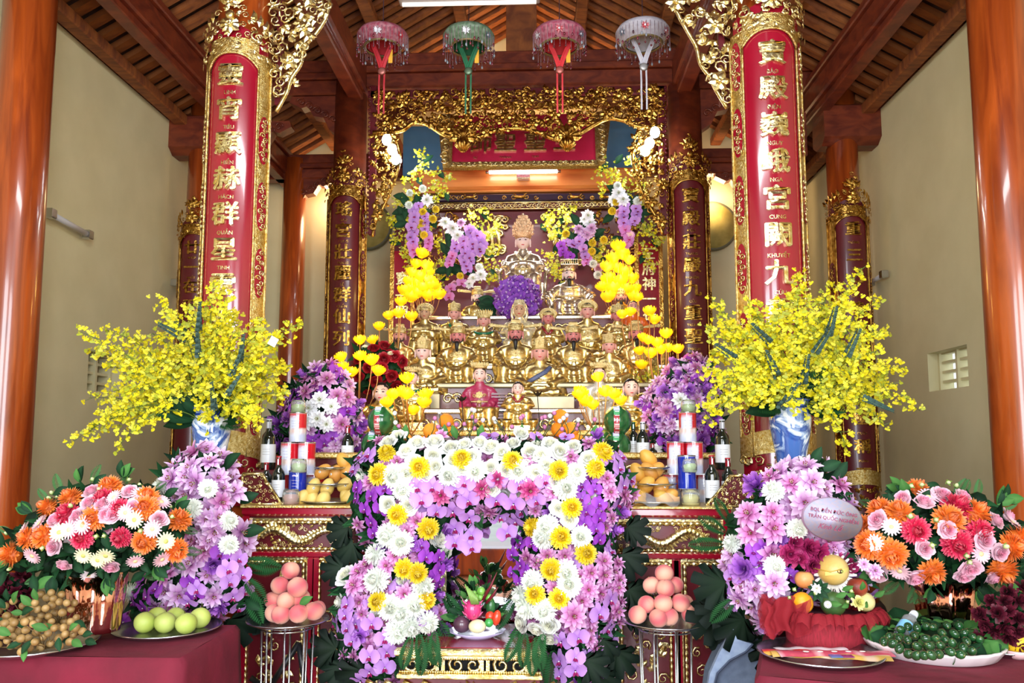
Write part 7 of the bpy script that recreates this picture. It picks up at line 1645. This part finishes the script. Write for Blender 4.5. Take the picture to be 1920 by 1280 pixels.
for k in range(90): 
    px, py = rg.choice(bt); p = atz(px + rg.uniform(-14, 14), py + rg.uniform(-10, 8), TZ + .075) - Vector((pc_.x, pc_.y, TZ)); d = Vector((rg.uniform(-.03, .03), rg.uniform(-.02, .02), rg.uniform(0, .012))); m.tube([p, p + d], .0016, 3, rg.choice((W('3c2c18'), W('6c5434'), W('1c1810'))))
m.build('dry_twigs', M_fruit, empty('betel_twigs', (pc_.x, pc_.y, TZ), 'loose dry brown twigs among the betel nuts', 'twigs'), kind='stuff')
bo = empty('plastic_bottle', atz(1700, 1172, TZ + .1), 'clear plastic bottle with blue label lying on the betel leaves', 'bottle'); bo.rotation_euler = (math.radians(-20), math.radians(62), .35)
MB().lathe([(.024, -.06), (.027, -.05), (.027, .03), (.013, .055), (.012, .062)], 20).build('clear_body', M_film, bo); MB().lathe([(.0275, -.045), (.0275, .0)], 20, cap=False).build('blue_label', mat_plain('blue_label', W('7cb8e0'), .3), bo); MB().lathe([(.015, .06), (.015, .078), (.001, .079)], 16).build('white_cap', mat_plain('white_cap', (.8, .85, .9), .3), bo)
# fruit basket
bc = tab(1552, 1207); bw = sz(72, bc.y); bk = empty('gift_basket', (bc.x, bc.y, TZ), 'dark red box basket ringed with red tulle ruffles holding mixed fruit', 'basket'); hB = .115
MB().lathe([(.94, 0), (1.0, .02), (1.05, hB)], 40).build('red_box', mat_noise('crimson_felt', W('7c0c1c'), W('96142a'), 30, .8), bk, s=(bw * 1.0, bw * .72, 1))
M_tulle = mat_plain('red_tulle', W('8c1020'), .8, alpha=.7)
rg = random.Random(41)
for k in range(22):
    a = 2 * PI * k / 22; m = MB(); q0 = Vector((math.cos(a) * bw * 1.02, math.sin(a) * bw * .75, hB * .95)); ph = rg.uniform(0, 6)
    m.grid(lambda u, v: (q0.x + math.cos(a) * .06 * v + .045 * (u - .5) * (1 + v) * -math.sin(a) + .012 * math.sin(u * 9 + ph), q0.y + math.sin(a) * .05 * v + .045 * (u - .5) * (1 + v) * math.cos(a), q0.z + .035 * math.sin(v * 3.0) + .015 * math.sin(u * 12 + ph) * v - .02 * v), 10, 5); m.build('tulle_ruffle', M_tulle, bk)
fan = MB(); q0 = at(1464, 1158, bc.y - .02) - bk.location
for k in range(5): fan.grid(lambda u, v: (q0.x - .08 + .16 * u + .01 * math.sin(k * 2 + v * 7), q0.y - .02 * k + .02 * math.sin(u * 14 + k), q0.z - .045 + .12 * v + .015 * math.sin(u * 10 + k)), 12, 5)
fan.build('tulle_bow', M_tulle, bk)
def bfruit(name, px, py, rp, c1, c2, label, cat, dy=0, apple=False):
    p = at(px, py, bc.y + dy); r = sz(rp, bc.y); fn = (lambda d: 1 - .22 * max(0, d[2]) ** 10 - .08 * max(0, -d[2]) ** 6) if apple else None
    o = empty(name, p, label, cat); MB().ball((0, 0, 0), r, 20, 14, blend(W(c1), W(c2), .5, 2.5), fn=fn).build('skin', M_fruit, o); MB().tube([(0, 0, r * .8), (r * .1, 0, r * 1.2)], r * .05, 5, W('4a3820')).build('stem', M_fruit, o); return o, r, p
f_, r_, p_ = bfruit('yellow_pear', 1562, 1068, 27, 'cca858', 'dcc078', 'large golden pear wearing a paper band on top of the fruit basket', 'pear', -.03)
MB().grid(lambda u, v: (r_ * 1.012 * math.sin((u - .5) * 1.7), -r_ * 1.012 * math.cos((u - .5) * 1.7) * math.cos((v - .5) * .4), r_ * (.25 * (v - .5)) + r_ * .32 * (u - .5)), 10, 2, col=W('d8cc70')).ball((r_ * .1, -r_ * 1.02, r_ * .05), (r_ * .2, .002, r_ * .14), 10, 5, W('3c2c20')).ball((r_ * .02, -r_ * 1.04, r_ * .05), (r_ * .08, .002, r_ * .08), 8, 5, W('d8a860')).ball((r_ * .2, -r_ * 1.03, r_ * .05), (r_ * .07, .002, r_ * .08), 8, 5, W('a8b860')).build('paper_band', M_paint, f_)
MB().tube([(-r_ * 1.3, 0, r_ * .1), (-r_ * .5, -r_ * .95, -r_ * .0), (r_ * .2, -r_ * 1.05, r_ * .2)], .002, 4, W('c8a040')).build('gold_cord', M_paint, f_)
net = empty('foam_net', p_ + Vector((.01, .02, -.02)), 'white foam net fringe fanning out around the golden pear', 'net'); m = MB()
for k in range(22): petal(m, 2 * PI * k / 22, r_ * .55, r_ * .85, r_ * .13, .006, .01, W('f0ece4'), W('f4f0ea'), n=3, tip=.5)
m.build('foam_strips', M_petal, net, rot=(PI / 2, 0, 0))
bfruit('persimmon', 1508, 1086, 17, 'd88c50', 'e0a468', 'dull orange persimmon at the upper left of the fruit basket', 'persimmon', 0, True)
bfruit('orange', 1504, 1130, 19, 'f09010', 'f8a828', 'bright orange at the left front of the fruit basket', 'orange', -.04); bfruit('green_mango', 1562, 1132, 22, '3c6030', '4c7038', 'green mango at the front centre of the fruit basket', 'mango', -.03)
bfruit('red_apple', 1607, 1100, 18, '7c2c20', 'a84c30', 'dark red apple at the right of the fruit basket', 'apple', -.02, True); bfruit('pale_pear', 1622, 1128, 17, 'd8cc80', 'e4d898', 'pale yellow pear at the right rim of the fruit basket', 'pear', -.02)
bd = empty('basket_greens', (bc.x, bc.y - .06, TZ + hB), 'sprigs of succulents, daisies and a yellow carnation tucked into the fruit basket', 'flowers'); bb_ = bd.location
for (px, py, k, r) in ((1530, 1103, 'lw', 11), (1528, 1112, 'gb', 6), (1608, 1130, 'cc', 14), (1552, 1133, 'dw', 7), (1595, 1108, 'gb', 7), (1488, 1105, 'gb', 7), (1480, 1120, 'gb', 6), (1588, 1128, 'gb', 6), (1640, 1070, 'lp', 16), (1620, 1058, 'lp', 12)):
    if k == 'cc' and 'cc0' not in FL: FL['cc0'] = (f_carn(W('e4e088'), W('ece8a0'), 4).mesh('yellow_carnation', M_petal), 'yellow_carnation')
    flower(k, bd, at(px, py, bc.y - .13) - bb_, Vector((R.uniform(-.3, .3), -1, .3)), sz(r, bc.y))
for k in range(9): a = 2 * PI * k / 9; leaf('d', bd, at(1532, 1105, bc.y - .11) - bb_, (math.cos(a), -.5, math.sin(a)), (0, -1, 0), .05)
for k in range(8): leaf('g', bd, at(1555 + 12 * k, 1130 - (k % 3) * 12, bc.y - .10) - bb_, (R.uniform(-1, 1), -.4, R.uniform(-.6, .6)), (0, -1, 0), .045)
# yellow fruit in a pink bowl at the far right edge
yb = tab(1908, 1235); o = empty('pink_bowl', (yb.x, yb.y, TZ), 'small pink bowl at the right edge of the view', 'bowl'); MB().lathe([(.02, 0), (.035, .01), (.055, .035), (.052, .035), (.001, .012)], 28, col=W('e0b8b8')).build('bowl_wall', M_paint, o)
o = empty('lemon', (yb.x, yb.y, TZ + .02), 'yellow citrus fruit sitting in the pink bowl', 'fruit'); MB().ball((0, 0, .04), (.042, .042, .045), 16, 12, blend(W('e8c020'), W('f4d438'))).build('peel', M_fruit, o); MB().ball((0, 0, .085), (.006, .006, .003), 6, 4, W('7c8830')).build('stem_dot', M_fruit, o)
t_, _, _ = tray(1880, 1222, 130, TZ, 'steel plate under the burgundy flowers at the right')

# ---- vegetable dish on the low gilded table
vY = 3.68; vc = at(895, 1192, vY); vr = sz(52, vY)
vd = empty('vegetable_plate', (vc.x, vY, LZ), 'pale scalloped plate holding the vegetable arrangement', 'plate'); MB().lathe([(vr * .55, 0), (vr * .6, .006), (vr, .03), (vr * .97, .032), (vr * .6, .012), (.001, .012)], 60, rmod=lambda a, z: 1 + (.03 * math.sin(a * 9) if z > .02 else 0)).build('dish', mat_plain('lavender_porcelain', W('b4a8cc'), .2, coat=.5), vd)
def veg(name, px, py, rx_, rz_, c1, c2, label, cat, dy=0, fn=None, extra=None, rot=0):
    p = at(px, py, vY + dy); o = empty(name, p, label, cat); o.rotation_euler = (0, rot, 0); MB().ball((0, 0, 0), (sz(rx_, vY), sz(rx_, vY), sz(rz_, vY)), 18, 12, blend(W(c1), W(c2)), fn=fn).build('skin', mat_vc('veg_skin', .3, vary=0, coat=.3), o)
    if extra: m = MB(); extra(m); m.build('leafy_scales', M_leaf, o)
    return o
s_ = sz(1, vY)
veg('dragon_fruit', 886, 1142, 16, 19, 'c02868', 'd84080', 'magenta dragon fruit with green scales at the centre of the vegetable plate', 'dragon fruit', -.06, extra=lambda m: [m.tube([(math.cos(a) * s_ * 13, math.sin(a) * s_ * 13, z), (math.cos(a) * s_ * 19, math.sin(a) * s_ * 19, z + s_ * 6)], [.006, .001], 4, W('e06898')) for z in (-s_ * 10, s_ * 2, s_ * 10) for a in np.linspace(0, 6, 7)])
veg('beetroot', 866, 1170, 16, 15, '4a2c3c', '5c3c4c', 'dark purple beetroot at the left of the vegetable plate', 'beetroot', -.03); veg('turnip', 895, 1174, 16, 12, 'e0d8a8', 'e8e0b8', 'cream turnip at the front of the vegetable plate', 'turnip', -.08)
veg('green_tomato', 917, 1167, 8, 8, '2c8c3c', '3ca04c', 'bright green tomato right of the turnip', 'tomato', -.07); veg('red_tomato', 919, 1155, 9, 9, 'c83020', 'dc4830', 'red tomato behind the bright green tomato', 'tomato', -.04)
veg('red_pepper', 931, 1158, 8, 14, 'c83018', 'e04828', 'long orange red pepper at the right of the vegetable plate', 'pepper', -.06, rot=.2)
for px, py, rp in ((902, 1108, 8), (893, 1120, 7), (900, 1120, 7), (917, 1120, 7), (889, 1112, 5)): veg('lime', px, py, rp, rp, '5c9c38', '80b850', '%s lime in the cluster above the dragon fruit' % {902: 'topmost green', 893: 'middle green', 900: 'overlapped green', 917: 'rightmost green', 889: 'tiny leftmost'}[px], 'lime', -.04)['group'] = 'limes above the dragon fruit'
veg('green_gourd', 920, 1136, 9, 16, '285c30', '3c7440', 'dark green gourd behind the red tomato', 'gourd', .0)
for k, (xa, ya, xb, yb_) in enumerate(((905, 1125, 932, 1072), (910, 1112, 924, 1092), (912, 1130, 934, 1100))):
    a, b = at(xa, ya, vY - .05), at(xb, yb_, vY - .08); o = empty('chilli', a, ('longest', 'shortest', 'lower')[k] + ' dark red chilli pointing up from the vegetable plate', 'chilli'); MB().tube([(0, 0, 0), tuple((b - a) * .5 + Vector((.004, 0, 0))), tuple(b - a)], [.007, .0065, .001], 8, W('6c1424')).build('pod', M_fruit, o)
for k in range(5):
    a, b = at(885 + k * 3, 1132, vY - .10), at(872 + k * 4, 1095 + k * 4, vY - .1); o = empty('green_bean', a, '%s of the pale green beans leaning over the dragon fruit' % ('leftmost', 'second from left', 'middle one', 'fourth from left', 'rightmost')[k], 'bean', 'beans leaning over the dragon fruit'); MB().tube([(0, 0, 0), tuple((b - a) * .5 + Vector((.004, -.01, 0))), tuple(b - a)], [.005, .0065, .003], 8, W('7ca050')).build('pod', M_fruit, o)
vg = empty('dish_greens', (vc.x, vY, LZ + .03), 'leafy sprigs standing up from the vegetable plate', 'greens')
for k in range(44):
    an = R.uniform(.1, PI - .1); px = 895 + 48 * math.cos(an) * R.uniform(.3, 1); py = 1165 - 70 * math.sin(an) * R.uniform(.3, 1); leaf(R.choice(('f', 'd', 'f2', 'g')), vg, at(px, py, vY + .03) - vg.location, (math.cos(an), -.3, math.sin(an)), (0, -1, .2), R.uniform(.03, .065))

# ---- grey-blue cloth bag under the right mound, black stand by the left panels
bY = 3.45; P = [at(x, y, bY) for x, y in ((1325, 1300), (1330, 1262), (1352, 1215), (1374, 1178), (1382, 1196), (1408, 1206), (1424, 1200), (1430, 1240), (1428, 1300))]; c0 = P[0].copy()
bg_ = empty('cloth_bag', c0, 'grey blue cloth bag with folded flap standing under the right mound', 'bag'); M_bag = mat_noise('grey_canvas', W('5a687e'), W('66748a'), 30, .9, bmp=.3, bscale=250, bdist=.003)
m = MB(); m.prism([(p.x - c0.x, p.z - c0.z) for p in P], -.05, .10); m.build('bag_body', M_bag, bg_)
F_ = [at(x, y, bY - .07) - c0 for x, y in ((1330, 1262), (1348, 1222), (1374, 1178), (1381, 1197), (1412, 1207), (1398, 1222), (1368, 1238), (1345, 1262), (1338, 1290), (1325, 1290))]
m = MB(); m.prism([(p.x, p.z) for p in F_], -.08, -.055); m.build('folded_flap', mat_noise('pale_canvas', W('7c8ca8'), W('8c9cb4'), 30, .9), bg_)
A = [at(x, y, bY - .1) - c0 for x, y in ((1412, 1207), (1398, 1222), (1368, 1238), (1345, 1262), (1338, 1290))]; MB().tube(A, .004, 5).build('piping', mat_plain('dark_piping', W('3c465c'), .8), bg_)
A = [at(x, y, bY - .04) - c0 for x, y in ((1384, 1205), (1388, 1180), (1396, 1165), (1400, 1180), (1392, 1206))]; MB().tube(A, .010, 6, flat=.4).build('strap_loop', M_bag, bg_)
st = empty('black_stand', at(520, 1290, 3.75), 'black metal stand leaning before the left altar panel', 'stand'); q = st.location
M_blk = mat_plain('black_metal', (.01, .01, .012), .4)
for a_, b_ in (((498, 1300), (560, 1205)), ((512, 1300), (470, 1270)), ((560, 1205), (575, 1300))): MB().tube([at(*a_, 3.78) - q, at(*b_, 3.78) - q], .014, 8).build('bar', M_blk, st)

# ---- beaded festive hats hanging above
def hat(px, py, w_, Y, c_band, c_rib, label, seed, ribs=True):
    rg = random.Random(seed); c = at(px, py, Y); r = sz(w_, Y) / 2; o = empty('hanging_hat', c, label, 'hat', None)
    MB().lathe([(r * .62, -r * .42), (r * .68, -r * .40), (r * .92, -r * .06), (r * .95, 0), (r * .86, .03), (r * .4, .07), (.001, .08)], 36, cap=False).build('fabric_band', mat_noise('sequin_band_' + str(seed), W(c_band), mix(W(c_band), (1, 1, 1), .12), 40, .6, bmp=.4), o)
    MB().lathe([(r * .60, -r * .42), (r * .66, -r * .45), (r * .70, -r * .40), (r * .66, -r * .36)], 36, cap=False).build('gold_brim', mat_plain('tarnished_braid', W('7c6c48'), .5, .4), o)
    MB().lathe([(r * .60, -r * .38), (r * .5, -r * .1), (.001, 0)], 30, cap=False).build('inner_cap', mat_plain('inner_cloth_' + str(seed), mix(W(c_rib), (0, 0, 0), .3), .8), o)
    for k in range(6):
        a = 2 * PI * k / 6 + .5; m = MB(); f_daisy(W('d8d8dc'), W('c03040'), 8); blossom = f_daisy(rg.choice((W('d0d0d8'), W('b02838'), W('607080'))), W('e8e8f0'), 7)
        m.v, m.f, m.c, m.m, m.sm = blossom.v, blossom.f, blossom.c, blossom.m, blossom.sm; m.build('rosette', M_paint, o, loc=(math.cos(a) * r * .86, math.sin(a) * r * .86, -r * .16), rot=face_rot((math.cos(a), math.sin(a), -.3)), s=r * .17)
    m = MB(); m2 = MB()
    for k in range(40):
        a = 2 * PI * k / 40; L = r * rg.uniform(.3, .75); x, y = math.cos(a) * r * .93, math.sin(a) * r * .93; z0 = -r * .02
        m.tube([(x, y, z0), (x, y, z0 - L)], .0018, 3, W('8c7480')); m2.ball((x, y, z0 - L - .008), (.008, .008, .013), 6, 5, rg.choice((W('5c1420'), W('40202c'), W('88909c'), W('6c2434'))))
        if k % 2 == 0: m.tube([(x * .7, y * .7, -r * .42), (x * .7, y * .7, -r * .42 - L * .5)], .0018, 3, W('8c7480')); m2.ball((x * .7, y * .7, -r * .42 - L * .5), .008, 6, 5, W('5c1420'))
    m.build('bead_strings', M_paint, o, kind='stuff'); m2.build('glass_beads', M_glossy, o, kind='stuff')
    zb = at(px, py + 66, Y).z - c.z; ze = at(px, py + 145, Y).z - c.z; mr = mat_noise('ribbon_' + str(seed), W(c_rib), mix(W(c_rib), (0, 0, 0), .2), 12, .6)
    for s in (-1, 1):
        MB().grid(lambda u, v: (s * r * .38 * (1 - v) ** 1.3 + (u - .5) * .035, -r * .1 + .01 * math.sin(u * 9), -r * .25 + (zb + r * .25) * v), 5, 10).build('ribbon', mr, o)
        MB().grid(lambda u, v: (s * .018 + (u - .5) * .012, -r * .1 + .004 * math.sin(v * 14), zb + (ze - zb) * v), 2, 10).build('ribbon_tail', mr, o)
    MB().lathe([(.022, -.006), (.03, 0), (.022, .006), (.010, .008)], 16).build('medallion', mat_plain('medallion_' + str(seed), mix(W(c_rib), (.2, .2, .15), .5), .4, .5), o, loc=(0, -r * .12, zb), rot=(PI / 2, 0, 0))
    if c_rib != 'b8b4bc':
        MB().grid(lambda u, v: (r * .3 + (u - .5) * .03, -r * .05, -r * .5 - .10 * v), 2, 3).build('yellow_tab', mat_plain('yellow_tab_' + str(seed), W('d8a030'), .7), o)
    MB().tube([(0, 0, .06), (0, 0, .9)], .003, 4).build('hanging_cord', mat_plain('cord_' + str(seed), W('3c2430'), .8), o)
hat(718, 70, 108, 5.4, '8c3048', 'b01c28', 'dark pink beaded hat with red ribbons, hanging leftmost over the shrine', 1); hat(879, 70, 108, 5.4, '4c6a4c', '14603c', 'green beaded hat with green ribbons hanging over the shrine', 2)
hat(1049, 68, 112, 5.4, '943450', 'c82830', 'rose beaded hat with bright red ribbons crossing in a V', 3); hat(1205, 62, 112, 5.4, 'a09ca8', 'b8b4bc', 'white beaded hat with white ribbons, gold inside', 4)
m = MB(); a = at(748, 6, 5.0); b = at(1012, -30, 5.0); o = empty('ceiling_light', ((a.x + b.x) / 2, 5.0, a.z), 'pale ceiling light strip cut by the top edge of the view', 'ceiling light'); L = (b.x - a.x) / 2
MB().box((-L, -.05, .0), (L, .05, .09), bev=.01).build('housing', mat_plain('pale_housing', W('a89c98'), .5), o); MB().tube([(-L * .95, 0, -.012), (L * .95, 0, -.012)], .014, 8).build('tube', mat_plain('ceiling_tube', (1, 1, 1), .4, emit=.4, ecol=(1, .95, .85)), o)
MB().tube([(0, 0, .09), (0, 0, .8)], .006, 6).build('hanging_rod', M_steel, o)

# ---- small gilt things between the children
for k, (px, py) in enumerate(((880, 800), (905, 806), (930, 800), (950, 808), (1000, 790))):
    c = at(px, py, 5.1); o = empty('offering_cup', (c.x, 5.12, T5 - 0.0), 'small gilded cup, %s of the row before the young attendants' % ('leftmost', 'second', 'middle one', 'fourth', 'rightmost')[k], 'cup', 'gilded cups before the attendants'); MB().lathe([(.025, 0), (.012, .012), (.012, .02), (.03, .05), (.032, .075), (.028, .07), (.001, .03)], 18).build('cup', M_gold, o)
for k, (px, py) in enumerate(((1008, 742), (866, 752))):
    c = at(px, py, 5.05); f = at(px + 4, 800, 5.05); o = empty('metal_lotus', f, 'black metal lotus on a thin stem, %s the middle child' % ('to the orange side of' if k == 0 else 'before the attendant left of'), 'ornament'); h = c.z - f.z
    MB().tube([(0, 0, 0), (c.x - f.x, 0, h)], .003, 5).build('stem', M_blk, o); m = MB()
    for q in range(8): petal(m, 2 * PI * q / 8, .003, .035, .012, .02, .01, (.01, .01, .01), (.02, .015, .015), n=3, tip=.2)
    m.build('lotus_petals', M_paint, o, loc=(c.x - f.x, 0, h))
js = empty('joss_bundle', at(938, 790, 5.38), 'stack of dark red lacquered sticks behind the child attendant', 'sticks')
for k in range(9): MB().box((-.06, 0, k * .02), (.05, .05, k * .02 + .012)).build('stick', M_darkred, js, loc=(0, 0, 0.02))
